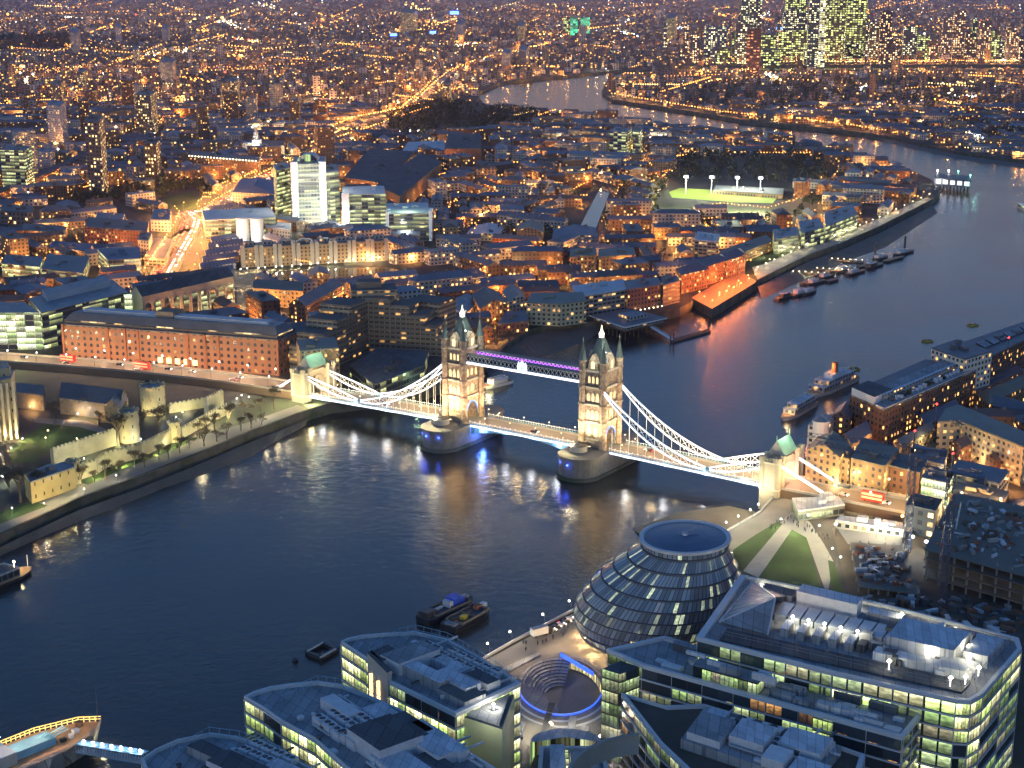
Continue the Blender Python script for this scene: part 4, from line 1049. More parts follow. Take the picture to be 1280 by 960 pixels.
for ex in((0,1),(1,2)):
    for k in range(5):
        c=lerp2(G(658 if ex[0]==0 else 700,381,z-4),G(700 if ex[0]==0 else 733,381 if ex[0]==0 else 377,z-4),(k+.5)/5)
        q=(c[0],c[1]-7,GZ+1.2); m=MB(); m.ico(q,.45,0); child(e,'floodlight',m,'lamp_white'); lamp('wall_light',q,5500,(1,.97,.6),e,.2)
X('warehouse','white gabled warehouse end wall with small windows beside the pale floodlit building','warehouse',[(636,378),(658,374),(650,360),(628,364)],hb=20,wall='f_pale',top='gable',rh=4.5,tint=(1.3,1.3,1.2))
X('warehouse','brown brick double gabled warehouse above the northern tower roof','warehouse',[(600,386),(636,380),(622,364),(590,368)],hb=22,wall='f_stock',top='gable',rh=5,tint=(.75,.65,.55))
e,p,z=X('warehouse','white fronted shed with lights along its gable behind the northern tower','warehouse',[(548,392),(583,392),(600,373),(566,374)],hb=14,wall='white_paint',top='gable',rh=4,roof='lead')
for x in(549,560,571,582): g=G3(x,389,z+.5); m=MB(); m.ico(g,.45,0); child(e,'floodlight',m,'lamp_warm'); lamp('wall_light',(g[0],g[1]-2,g[2]),1500,(1,.75,.4),e)
X('apartment_building','low brick building with lit courtyard at the dock entrance','apartment building',[(622,406),(660,402),(662,388),(632,390)],hb=13,wall='f_brick',roof='slate_tint',tint=(.9,.85,.9))
lit(628,418,8000,SOD,GZ+5); lit(612,424,7000,SOD,GZ+5)
X('apartment_building','grey balconied riverside apartment building with white framed terraces','apartment building',[(719,372),(786,362),(780,350),(716,358)],hb=26,wall='f_concrete',roof='lead_pale')
e,p,z=X('apartment_building','red brick riverside flats with orange lit ground floor terraces','apartment building',[(784,363),(827,356),(822,347),(780,352)],hb=27,wall='f_brick',roof='slate_tint',tint=(1.2,1,1)); floodwall(e,p,z,8,4000,SOD)
X('apartment_building','stepped concrete river block with horizontal balconies beside the lit terraces','apartment building',[(829,357),(850,352),(846,345),(826,347)],hb=26,wall='f_hotel',roof='slate_tint')
for k,(x,y,w,l) in enumerate(((852,344,34,'farthest from the jetty'),(884,333,26,'above the red lit quay'),(908,326,24,'at the corner of the red lit quay'))):
    X('warehouse',f'dark brick riverside block of flats {l}','apartment building',[(x,y),(x+w,y-8),(x+w-6,y-16),(x-8,y-8)],hb=24,wall='f_brick',top='hip',rh=4,tint=(.7,.65,.75))
e,p,z=X('apartment_building','orange lit block of balconied flats behind the grey riverside apartments','apartment building',[(712,322),(746,319),(745,310),(713,312)],hb=20,wall='f_balc',tint=(1.3,1.1,.7)) if False else X('apartment_building','orange lit block of balconied flats behind the grey riverside apartments','apartment building',[(712,322),(746,319),(745,310),(713,312)],hb=20,wall='f_stock',tint=(1.3,1.1,.7)); floodwall(e,p,z,5,9000,(1,.6,.2))
e,p,z=X('apartment_building','golden lit row of flats beside the orange balconied block','apartment building',[(748,322),(795,319),(792,310),(748,312)],hb=16,wall='f_stock',tint=(1.2,1.1,.8)); floodwall(e,p,z,5,5000,(1,.7,.3))
X('warehouse','navy roofed warehouse range with a white painted end beside the canal','warehouse',[(690,300),(748,296),(744,284),(692,287)],hb=11,wall='f_pale',top='gable',rh=4,tint=(.8,.9,1.1))
X('warehouse','stock brick warehouse with orange glow at its gable before the canal','warehouse',[(646,288),(678,290),(680,280),(650,279)],hb=16,wall='f_stock',top='gable',rh=4,tint=(1,.9,.7))
X('hall','pale green roofed sports hall by the small terraces','hall',[(582,294),(634,296),(630,281),(590,283)],hb=6,wall='f_pale',roof='lead_pale',top='gable',rh=3,tint=(.7,1,.95))
# ---- jetty building on piles ----
def jetty():
    z=6.5; P_=[G(x,y,z) for x,y in((737,394),(781,409),(834,397),(787,385))]; c=(sum(q[0] for q in P_)/4,sum(q[1] for q in P_)/4)
    e=empty('jetty_building',(*c,WZ),'low white edged clubhouse on piles over the river beside the pale floodlit building','building'); mark(P_)
    m=MB(); m.prism(P_,GZ-.3,GZ+.2,0,1,bottom=True); m.prism(offset(P_,2.2),GZ+.2,z-.9,2); child(e,'hall',m,['timber','timber','f_concrete'])
    m=MB(); m.prism(P_,z-.9,z,0,1,bottom=True); child(e,'roof',m,['steel_white','slate'])
    m=MB(); q=[lerp2(lerp2(P_[0],P_[1],a),lerp2(P_[3],P_[2],a),b) for a,b in((.4,.35),(.75,.35),(.75,.75),(.4,.75))]; m.prism(q,z,z+2.6,0,1); child(e,'lantern_room',m,['f_pale','lead'])
    for a in[.04+.115*k for k in range(9)]:
        for b_ in(.05,.35,.65,.95):
            q=lerp2(lerp2(P_[0],P_[1],a),lerp2(P_[3],P_[2],a),b_); m=MB(); m.tube((*q,WZ-1),(*q,GZ),.3,6,0); child(e,'pile',m,'timber')
jetty()
def boxthing(name,label,cat,pxs,z0,z1,mat,mt=None,group=None,bottom=False):
    p=[G(x,y,z1) for x,y in pxs]; c=(sum(q[0] for q in p)/len(p),sum(q[1] for q in p)/len(p))
    m=MB(); m.prism(p,z0,z1,0,1,bottom=bottom); o=m.build(name,[mat,mt or mat],loc=(*c,z0)); return tag(o,label,cat,group)
boxthing('pontoon','dark floating pontoon with tall posts below the jetty clubhouse','pontoon',[(840,428),(889,414),(886,411),(838,424)],WZ-.5,WZ+1.2,'steel_dark','timber')
for k,(x,y,l) in enumerate(((838,428,'at the near end of the dark pontoon'),(886,411,'at the river end of the dark pontoon'),(842,430,'beside the gangway foot of the dark pontoon'))):
    g=G(x,y,WZ); m=MB(); m.tube((*g,WZ-1),(*g,WZ+8),.45,6,0,cap=True); tag(m.build('mooring_post','steel_dark',loc=(*g,WZ)),'dark mooring post '+l,'post','mooring posts')
def gangway(pa,pb,label,za,zb,w=2.4,mat='steel_white'):
    a=G3(*pa,za); b_=G3(*pb,zb); m=MB(); m.beam(a,b_,w,.4,0)
    for s in(-1,1):
        d=(Vector(b_)-Vector(a)); n=Vector((-d.y,d.x,0)).normalized()*w/2*s; m.beam(Vector(a)+n+Vector((0,0,1)),Vector(b_)+n+Vector((0,0,1)),.15,.15,0)
        for k in range(9): q=Vector(a)+d*k/8+n; m.beam(q,q+Vector((0,0,1)),.1,.1,0)
    tag(m.build('gangway',mat,loc=a),label,'gangway')
gangway((810,406),(841,425),'white gangway sloping from the jetty clubhouse to the pontoon',GZ,WZ+1.3)
# red lit quay
o=boxthing('quay','brick paved quay platform glowing red under its lamps','quay',[(864,372),(890,386),(946,352),(925,338)],WZ-2,GZ+.6,'river_wall','timber_deck'); mark(gp([(862,370),(890,388),(948,352),(925,336)]))
QL=mk_lamp('quay_lamp','orange lamp on the edge of the red lit quay','street lamp',4.5,'lamp_sodium',27000,(1,.24,.04),'orange lamps on the red lit quay')
for x,y in((878,379),(888,384),(897,377),(906,372),(915,367),(924,362),(934,356),(942,351),(872,373),(897,374),(909,366),(921,359),(933,352),(943,345),(900,356),(920,344)): g=G(x,y); put_lamp(QL,g[0],g[1],None,'orange lamps on the red lit quay',0,GZ+.6)
# long quay wall promenade with beads of light
sheet('pavement',[(947,349),(1013,317),(1050,304),(1100,282),(1165,249),(1158,247),(1092,276),(1040,298),(1003,308),(940,334)],'paving_pale',GZ+.05,'promenade along the long quay wall'); mark(gp([(947,349),(1013,317),(1050,304),(1100,282),(1165,249),(1158,247),(1092,276),(1040,298),(1003,308),(940,334)]))
sheet('lawn',[(940,334),(930,326),(972,312),(1003,308),(1000,311),(955,330)],'lawn',GZ+.06,'small lit riverside lawn'); mark(gp([(940,336),(928,326),(972,310),(1005,306)]))
PL=mk_lamp('promenade_lamp','small pale lamp on the long riverside promenade','street lamp',4,'lamp_warm',3600,(1,.85,.45),'pale lamps of the long promenade')
for k in range(26):
    t=k/25; 
    import bisect
    seg=[(945,341),(1010,310),(1045,299),(1095,278),(1160,248)]; d=t*4; i=min(3,int(d)); f=d-i; g=G(seg[i][0]+(seg[i+1][0]-seg[i][0])*f,seg[i][1]+(seg[i+1][1]-seg[i][1])*f-1); put_lamp(PL,g[0],g[1],None,'pale lamps of the long promenade',0)
for x,y in((960,330),(950,322),(975,318),(990,315)): g=G(x,y); put_lamp(PL,g[0],g[1],None,'pale lamps of the long promenade',0)
e,p,z=X('office_building','glass riverside office with a yellow lit ground floor at the promenade','office building',[(968,300),(1000,294),(996,284),(966,288)],hb=18,wall='f_office_lit',roof='lead')
X('apartment_building','pair of glass fronted riverside flats with blue roofs on the promenade','apartment building',[(1002,292),(1030,285),(1024,273),(998,278)],hb=20,wall='f_office',roof='lead')
X('apartment_building','yellow lit rounded riverside flats overlooking the promenade','apartment building',[(1032,284),(1072,268),(1066,256),(1030,266)],hb=20,wall='f_office_lit',roof='lead')
e,p,z=X('apartment_building','long terrace glowing orange beside the riverside lawn','terrace',[(905,326),(966,302),(958,294),(900,314)],hb=12,wall='f_stock',tint=(1.2,1,.7)); floodwall(e,p,z,7,9000,(1,.55,.16))
X('office_building','narrow slab with one glowing corner stair behind the dark river blocks','office building',[(868,300),(898,303),(900,294),(872,290)],hb=22,wall='f_concrete',roof='lead_pale')
# river police pier with lit windows
def pier_house():
    P_=[G(x,y,GZ+8) for x,y in((1168,222),(1214,226),(1213,220),(1170,216))]; c=(sum(q[0] for q in P_)/4,sum(q[1] for q in P_)/4)
    e=empty('pier_building',(*c,WZ),'flat roofed building on a pier with five white lit openings and green end lamps','building')
    m=MB(); m.prism(P_,GZ,GZ+8,0,0,bottom=True); child(e,'hall',m,'steel_dark')
    A,Bq=P_[0],P_[1]
    for k in range(5):
        c0=lerp2(A,Bq,(k+.25)/5.2); c1=lerp2(A,Bq,(k+.95)/5.2); m=MB(); m.wall((c0[0],c0[1]-.3),(c1[0],c1[1]-.3),GZ+1.5,GZ+6.5,0); child(e,'opening',m,'led_faint')
    for k in range(10):
        for v in(0,1): q=lerp2(lerp2(P_[0],P_[1],(k+.5)/10),lerp2(P_[3],P_[2],(k+.5)/10),v); m=MB(); m.tube((*q,WZ-1),(*q,GZ),.6,6,0); child(e,'pile',m,'steel_dark')
    for x,y,mt in((1213,219,'lamp_green'),(1198,214,'lamp_green'),(1172,213,'lamp_white'),(1186,213,'lamp_white')): q=G3(x,y,GZ+11); m=MB(); m.ico(q,1.2,0); m.tube((q[0],q[1],GZ+8),q,.2,4,0); child(e,'signal_lamp',m,mt)
    lamp('pier_light',(P_[1][0]+3,P_[1][1]-6,GZ+5),26000,(.3,1,.8),e); lamp('pier_light',(P_[0][0],P_[0][1]-8,GZ+5),16000,(1,.95,.9),e)
pier_house()
# ---- floodlit pitch ----
emit_p=surf('pitch',(.5,.62,.1),.9,scale=.02,var=.08)
sheet('sports_pitch',[(836,240),(850,235),(975,242),(966,254),(920,253),(840,247)],'pitch',GZ+.06,'floodlit green sports pitch'); mark(gp([(826,230),(985,228),(990,272),(826,270)]))
for k,(x,y) in enumerate(((857,252),(889,252),(921,252),(950,252))):
    g=G(x,y-10); zt=zat(g[0],g[1],222+k*.6)
    e=empty('floodlight_mast',(*g,GZ),f'{ORD[k]} floodlight mast along the sports pitch counted from the tree side','floodlight','floodlight masts of the sports pitch')
    m=MB(); m.tube((*g,GZ),(*g,zt),.4,6,0); child(e,'mast',m,'steel_white'); m=MB(); m.box((g[0],g[1],zt),(4.5,1.2,2.2),0,0); child(e,'lamp_head',m,'lamp_cool')
    lamp('flood',(g[0],g[1]-6,zt+1),130000,(.95,1,.72),e,.5)
X('stand','long low spectator stand beside the floodlit pitch','stand',[(892,238),(978,244),(980,236),(895,232)],h=4,wall='f_stock',roof='slate_tint')
for x in(860,890,920,950): lamp('flood',G3(x,246,GZ+17),190000,(.95,1,.6),None,.5)
# canal
sheet('canal_water',[(724,285),(745,285),(762,240),(758,232),(750,235)],'dock_water',GZ+.05,'pale canal between terraces'); mark(gp([(716,296),(752,296),(766,240),(760,228),(744,233)]))
# mid distance slabs and towers: roof corner, width, how far down the foot is
TW=[('tower_block','pale twenty storey tower block on the far side of the railway',(58,130),24,55,'f_pale',(1.3,1.3,1.5)),('tower_block','dark tall tower block with many lit windows, taller of the pair',(105,150),25,96,'f_slab',(.5,.5,.55)),('tower_block','golden lit tower block beyond the diagonal railway',(169,117),26,50,'f_slab',(.8,.75,.6)),('tower_block','dark slender tower block beside the crescent park',(180,178),20,52,'f_slab',(.5,.45,.42)),
('tower_block','brown tower block behind the pale railway tower',(63,104),16,25,'f_slab',(.8,.7,.6)),('tower_block','white striped tower block near the dark park',(87,38),13,26,'f_pale',(1,1,1.2)),('tower_block','broad lit tower block beyond the long terrace',(200,76),20,28,'f_pale',(.9,.9,1)),('tower_block','blue white tower block under the horizon, the thinner one',(144,32),8,20,'f_pale',(1,1.1,1.4)),('tower_block','blue white tower block under the horizon, the wider one',(202,34),10,18,'f_pale',(1,1.1,1.4)),
('tower_block','pair of linked lit towers near the rail viaduct',(285,100),14,32,'f_slab',(.9,.8,.7)),('tower_block','grey slab tower with white edges upriver of the park',(569,28),13,22,'f_pale',(.8,.9,1.2)),('tower_block','dark tower beside the orange road junction',(647,30),10,20,'f_slab',(.6,.6,.7)),('tower_block','pale slab beside the river bend, nearer the water',(627,64),13,20,'f_pale',(1,1,1.2)),('tower_block','pale slab beside the river bend, farther one',(648,60),13,20,'f_pale',(1,1,1.2)),
('tower_block','lone slim tower with a lit stair column by the dark trees',(553,103),12,24,'f_slab',(.5,.5,.5)),('office_building','wide office slab with a yellow lit end near the river bend',(762,163),28,33,'f_office',(1.4,1.4,1.5)),('office_building','yellow lit end block of the wide office slab',(791,162),12,36,'f_office_lit',(1.5,1.5,1.2)),('tower_block','tall hotel tower with red top lamp in the far city',(500,14),22,26,'f_slab',(1,.8,.6)),
('tower_block','shaded tower on the river bend horizon',(833,20),14,30,'f_slab',(.5,.55,.6)),('tower_block','white stepped tower by the railway line',(46,188),22,22,'f_pale',(1.2,1.2,1.4)),('tower_block','small white cube block between the dark towers',(75,214),18,14,'f_pale',(1.2,1.2,1.4)),('office_building','dark glass office with green lit floors at the left railway bend',(0,186),40,52,'f_office_lit',(1,1,1)),
('tower_block','dim tower block in the far terraces',(96,88),12,22,'f_slab',(.6,.6,.7)),('tower_block','tall narrow block past the broad lit tower',(165,60),9,18,'f_slab',(.8,.8,.9))]
for k,(n,l,(x,y),w,hb,wm,tn) in enumerate(TW):
    dpt=3+hb*.04; X(n,l,'tower block' if n=='tower_block' else 'office building',[(x,y+1.5),(x+w*.75,y+2.5),(x+w,y-dpt+2.5),(x+w*.28,y-dpt)],hb=hb,wall=wm,tint=tn,roof='slate_tint')
# church with white spire
def church():
    g=G(321,192); e=empty('church',(*g,GZ),'pale stone church with a tall stepped white spire above the brick terraces','church')
    zt=zat(g[0],g[1],156); h=zt-GZ
    m=MB(); m.box((g[0],g[1],GZ),(13,13,h*.5),.3,0); m.lathe((*g,GZ),[(5.5,h*.5),(5,h*.62),(3.8,h*.62),(3.4,h*.75),(2.2,h*.76),(0.3,h)],8,0); child(e,'steeple',m,'stone_pale')
    m=MB(); q=[(g[0]+x,g[1]+y) for x,y in((6,-9),(40,-4),(38,16),(4,11))]; m.prism(q,GZ,GZ+12,0,1,top=False); m.gable(q,GZ+12,6,1,0); child(e,'nave',m,['stone_pale','slate']); mark(q,grow=5)
    lamp('wall_light',(g[0]-3,g[1]-16,GZ+14),30000,(.9,.95,1),e); lamp('wall_light',(g[0]+22,g[1]-16,GZ+4),12000,(1,.85,.5),e)
church()
e,p,z=X('apartment_building','long dark institutional terrace lit along its cornice','apartment building',[(235,196),(322,203),(326,196),(240,189)],hb=16,wall='f_brick',tint=(.6,.55,.5)); 
m=MB(); A,Bq=sorted(p,key=lambda q:q[1])[:2]
for k in range(22): c=lerp2(A,Bq,(k+.5)/22); m.ico((c[0],c[1]-1.2,z+1.6),.9,0)
child(e,'cornice_light',m,'lamp_warm')['kind']='stuff'
sheet('lawn',[(198,256),(212,243),(240,240),(252,250),(246,262),(222,263)],'lawn',GZ+.05,'crescent park lawn beside the glowing highway'); mark(gp([(196,258),(212,240),(242,238),(256,250),(248,263)]))
# railway viaduct, a dark diagonal band at the left
vl=[G(x,y,GZ+7) for x,y in((-30,250),(45,220),(110,190),(150,172),(190,158),(260,140),(330,128),(420,118))]
strip('railway',vl,7,GZ+7,'felt_roof','dark railway viaduct running diagonally through the left of the city',th=6,wallmat='brick_brown')
strip('road',[G(x,y) for x,y in((395,190),(404,170),(440,155),(500,140),(530,115))],8,GZ+.05,'road_lit','bright road behind the pale pier tower')
# office blocks with blue roofs left of the highway
for k,(r,hb,w,l,tn) in enumerate((([(12,398),(50,396),(48,383),(14,384)],8,'f_office_lit','first low office',(1,1,1)),
 ([(2,330),(50,334),(54,322),(8,319)],16,'f_office_lit','green lit office at the left edge behind the glass atrium block',(1,1,1)),
 ([(52,337),(104,342),(112,322),(60,318)],14,'f_office_lit','blue glazed roof office with a green skylight behind the glass atrium block',(1,1,1)),
 ([(136,326),(176,324),(174,309),(122,312)],22,'f_office_lit','blue hipped office with three bright yellow floors beside the arched warehouse',(.8,.9,1.2)),
 ([(60,310),(118,316),(122,306),(66,302)],7,'f_stock','low blue roofed range behind the skylight office',(.8,.9,1.2)),
 ([(105,284),(184,290),(186,278),(110,272)],20,'f_brick','long red brick college block with flat blue grey roof',(1,.6,.5)),
 ([(172,300),(186,302),(190,292),(176,290)],22,'f_pale','small pale block at the edge of the glowing highway',(1.1,1,.9)),
 ([(118,276),(152,277),(156,268),(122,266)],8,'f_pale','white roofed pavilion behind the red brick college',(1.2,1.2,1.3)),
 ([(25,288),(80,292),(84,284),(30,280)],10,'f_stock','lit terrace with yellow windows left of the red brick college',(.8,.75,.7)),
 ([(0,264),(40,266),(42,258),(2,256)],16,'f_slab','dark window filled block at the left edge',(.6,.6,.6)),
 ([(188,275),(212,276),(214,262),(192,262)],14,'f_pale','white stair stepped office at the bend of the glowing highway',(1.2,1.2,1.3)),
 ([(180,322),(206,324),(216,300),(192,298)],10,'f_concrete','grey car park block on the near edge of the glowing highway',(1,.9,.8)))):
    if k==0: continue
    X('office_building',l,'office building',r,hb=hb,wall=w,tint=tn)
lit(183,318,20000,SOD,GZ+8); lit(170,300,9000,SOD,GZ+12)
# ---------- business district on the horizon ----------
CW=[(924,934,-20,44,'f_cw',(.6,1,.8)),(935,950,-25,34,'f_cw',(.8,.8,.7)),(914,930,40,62,'f_cw2',(.9,.9,.5)),(918,941,30,80,'f_cw',(.7,.7,.7)),(942,969,44,80,'f_cw2',(.6,.7,.5)),(932,950,36,58,'f_cwr',(1,.6,.5)),(980,1006,-30,28,'f_cw2',(1,1.1,.6)),(977,1007,16,40,'f_cw',(.5,.6,.8)),(972,990,40,78,'f_cw2',(.9,.9,.7)),(990,1018,38,78,'f_cw2',(.8,.9,.7)),(1008,1020,-5,52,'f_cw',(.6,.9,.8)),(1022,1030,-25,50,'f_cw3',(1.4,1.3,1)),(1030,1054,0,44,'f_cw2',(.8,.8,.6)),(1056,1080,-4,44,'f_cw2',(.7,.9,.6)),(1025,1055,44,74,'f_cw3',(1,1,.5)),(1055,1085,52,78,'f_cw',(.6,.6,.9)),(1085,1098,28,78,'f_cw',(.6,.6,.6)),(1098,1112,14,80,'f_slab',(.6,.5,.5)),(1112,1122,50,80,'f_slab',(.8,.7,.6)),(879,908,33,76,'f_cw',(.8,.9,1.3)),(862,874,44,78,'f_slab',(.9,.9,1)),(1128,1145,34,70,'f_cw',(.5,.6,.8)),(1146,1160,44,74,'f_cw2',(.6,.6,.7)),(1176,1188,22,68,'f_slab',(1,1,1.1)),(1190,1203,14,72,'f_slab',(1,.9,.9)),(1205,1214,40,72,'f_slab',(.6,.6,.6)),(1222,1236,26,76,'f_slab',(.7,.7,.8)),(1238,1248,38,76,'f_cw2',(.8,.8,.6)),(1256,1270,34,78,'f_slab',(.9,.7,.6)),(1160,1172,50,76,'f_slab',(.7,.6,.6)),(850,860,56,78,'f_slab',(1,.9,.6)),(896,912,60,80,'f_cw2',(.8,.8,.5)),(950,975,62,82,'f_cw2',(1,1,.7)),(1005,1030,64,82,'f_cw',(.8,.8,.7)),(1214,1222,50,74,'f_slab',(.6,.5,.5)),(1272,1284,46,76,'f_slab',(.6,.6,.7))]
facade('f_cw4',(.1,.1,.11),lit=.42,cw=7,ch=6,ww=.5,wh=.5,s=5,cols=((1,.5,.2),(1,.8,.45),(1,.95,.75)),vary=.3)
facade('f_cw',(.12,.13,.15),lit=.45,cw=7,ch=6,ww=.6,wh=.42,s=4.2,cols=((1,.8,.4),(.85,1,.5),(.8,1,.8)),vary=.3)
facade('f_cw2',(.1,.12,.11),lit=.6,cw=8,ch=6.5,ww=.7,wh=.5,s=2.3,cols=((.9,.95,.25),(.9,1,.35),(1,1,.6)),vary=.3)
facade('f_cw3',(.3,.3,.25),lit=.85,cw=7,ch=6,ww=.85,wh=.7,s=2.2,cols=((1,.95,.4),(1,1,.6),(1,1,.8)),vary=.3)
facade('f_cwr',(.1,.08,.09),lit=.35,cw=9,ch=8,ww=.7,wh=.4,s=1.8,cols=((1,.3,.12),(1,.5,.2),(1,.8,.5)),vary=.3)
CW.sort(key=lambda t:t[0]); CWW={'f_cw':'dim green windowed','f_cw2':'lime lit','f_cw3':'solid yellow lit','f_cwr':'red tinged','f_cw4':'amber speckled','f_slab':'amber speckled'}
for k,(x0,x1,yt,yb,wm,tn) in enumerate(CW):
    yb=max(yb,74) if yb>60 else yb+34
    gA=G(x0,yb); gB=G(x1,yb); zt=zat(*gA,yt); w=gB[0]-gA[0]; d=w*.8
    wm='f_cw4' if wm=='f_slab' else wm
    e,p,z=bldw('office_tower',f'{CWW[wm]} tower, '+(ORD[k] if k<20 else 'twenty '+ORD[k-20])+' counting from the pitch side of the far business district','office tower',[(gA[0],gA[1]),(gB[0],gB[1]),(gB[0]+w*.1,gB[1]+d),(gA[0]+w*.1,gA[1]+d)],zt,wm,'slate_tint','flat',tint=tn,group='towers of the far business district')
    if x0 in(980,1030,1025): m=MB(); m.gable(p,z+.7,28,0,0,.3,1.0); child(e,'pyramid_roof',m,['lead_pale'])
rc=random.Random(4)
for k in range(34):
    x0=rc.uniform(856,1276) if k%3 else rc.uniform(900,1090); w0=rc.uniform(6,15); yt=rc.uniform(22,62) if x0>1090 or x0<900 else rc.uniform(10,60); gA=G(x0,77-rc.uniform(0,6)); gB=G(x0+w0,77); zt=zat(*gA,yt); wm=rc.choice(('f_cw4','f_cw4','f_cw','f_cw2','f_cw')); w=gB[0]-gA[0]; q0=gA[1]+rc.uniform(60,700)
    zt=zat(gA[0],q0,yt); bldw('office_tower',f'smaller {CWW[wm]} tower among the big ones of the far business district','office tower',[(gA[0],q0),(gA[0]+w,q0),(gA[0]+w*1.1,q0+w*.8),(gA[0]+w*.1,q0+w*.8)],zt,wm,'slate_tint','flat',tint=(.7,.75,.85),group=f'smaller {CWW[wm]} towers')
# green lit towers
for k,(x0,x1,l) in enumerate(((704,712,'yellow lit'),(713,722,'green lit'),(726,737,'bright green lit'))):
    gA=G(x0,44); gB=G(x1,44); zt=zat(*gA,22); w=gB[0]-gA[0]
    mt='f_green'
    if k==0: facade('f_green',(.1,.5,.3),lit=.95,cw=12,ch=9,ww=.95,wh=.9,s=1.2,cols=((.05,.8,.35),(.1,1,.5),(.2,1,.6)))
    bldw('office_tower',f'{l} slab under the horizon beyond the river bend','office tower',[(gA[0],gA[1]),(gB[0],gB[1]),(gB[0],gB[1]+w*.6),(gA[0],gA[1]+w*.6)],zt,'f_cw2' if k==0 else 'f_green','slate_tint')
for x,y,mt,l in((568,18,'lamp_blue','tiny blue roof sign light on the horizon'),(974,37,'lamp_blue','blue beacon on a low tower in the business district'),(492,45,'lamp_blue','blue light over the far streets, nearer the river'),(541,42,'lamp_blue','blue light over the far streets, farther from the river')):
    g=G3(x,y,GZ+30); m=MB(); m.box(g,(26 if y>30 else 60,8,10 if y>30 else 22),0,0); tag(m.build('roof_sign',mt,loc=g),l,'sign')
# ================= south bank: glass hall, office blocks, park, quays =================
facade('f_room_lit',(.2,.22,.16),lit=1.0,cw=3.0,ch=3.9,ww=.96,wh=.86,s=1.8,cols=((.75,1,.28),(.95,1,.42),(1,.95,.5)),mull=1.5,tint=False)
facade('f_room_dim',(.03,.04,.035),lit=.85,cw=3.0,ch=3.9,ww=.96,wh=.86,s=.5,cols=((.6,.9,.3),(.8,1,.5),(1,.85,.5)),mull=1.5,tint=False,glass=(.02,.03,.03))
facade('f_room_dark',(.03,.035,.04),lit=.05,cw=3.0,ch=3.9,ww=.96,wh=.86,s=.3,mull=1.5,tint=False,glass=(.02,.028,.035))
facade('f_egg',(.05,.055,.065),lit=.15,cw=1.75,ch=4.2,ww=.82,wh=.8,s=.5,cols=((.7,.8,.5),(1,.85,.4),(.7,.9,.9)),tint=False,glass=(.14,.17,.19),grough=.08,clump=.35)
facade('f_egg_lit',(.2,.18,.12),lit=.95,cw=1.75,ch=4.2,ww=.8,wh=.7,s=.9,cols=((1,.75,.3),(1,.9,.4),(1,.95,.6)),tint=False)
surf('roof_grey',(.27,.28,.29),.7,scale=.12,var=.45,fine=.9,seam=3); surf('roof_white',(.5,.53,.57),.6,scale=.15,var=.35,fine=.8,seam=2.2); surf('roof_brown',(.1,.08,.06),.9,scale=.1,var=.4)
surf('plant_white',(.55,.56,.57),.5,scale=.5,var=.25); surf('glass_roof',(.3,.33,.36),.2,scale=.3,var=.25,spec=.7); surf('rim',(.5,.52,.53),.4,scale=.2,var=.15)
surf('stone_lime',(.5,.52,.3),.7,scale=.2,var=.15)
surf('crane_blue',(.04,.07,.12),.5)
def railing(pts,z,h=1.2,step=2.5,mat='rim',post=.12,closed=True,bars=2):
    b=MB(); n=len(pts); 
    for i in range(n if closed else n-1):
        a=Vector((*pts[i][:2],z)); c=Vector((*pts[(i+1)%n][:2],z)); L=(c-a).length; k=max(1,int(L/step))
        for j in range(k): q=a+(c-a)*j/k; b.beam(q,q+Vector((0,0,h)),post,post,0)
        for r in range(bars): zz=Vector((0,0,h*(r+1)/bars)); b.beam(a+zz,c+zz,post,post,0)
    return b
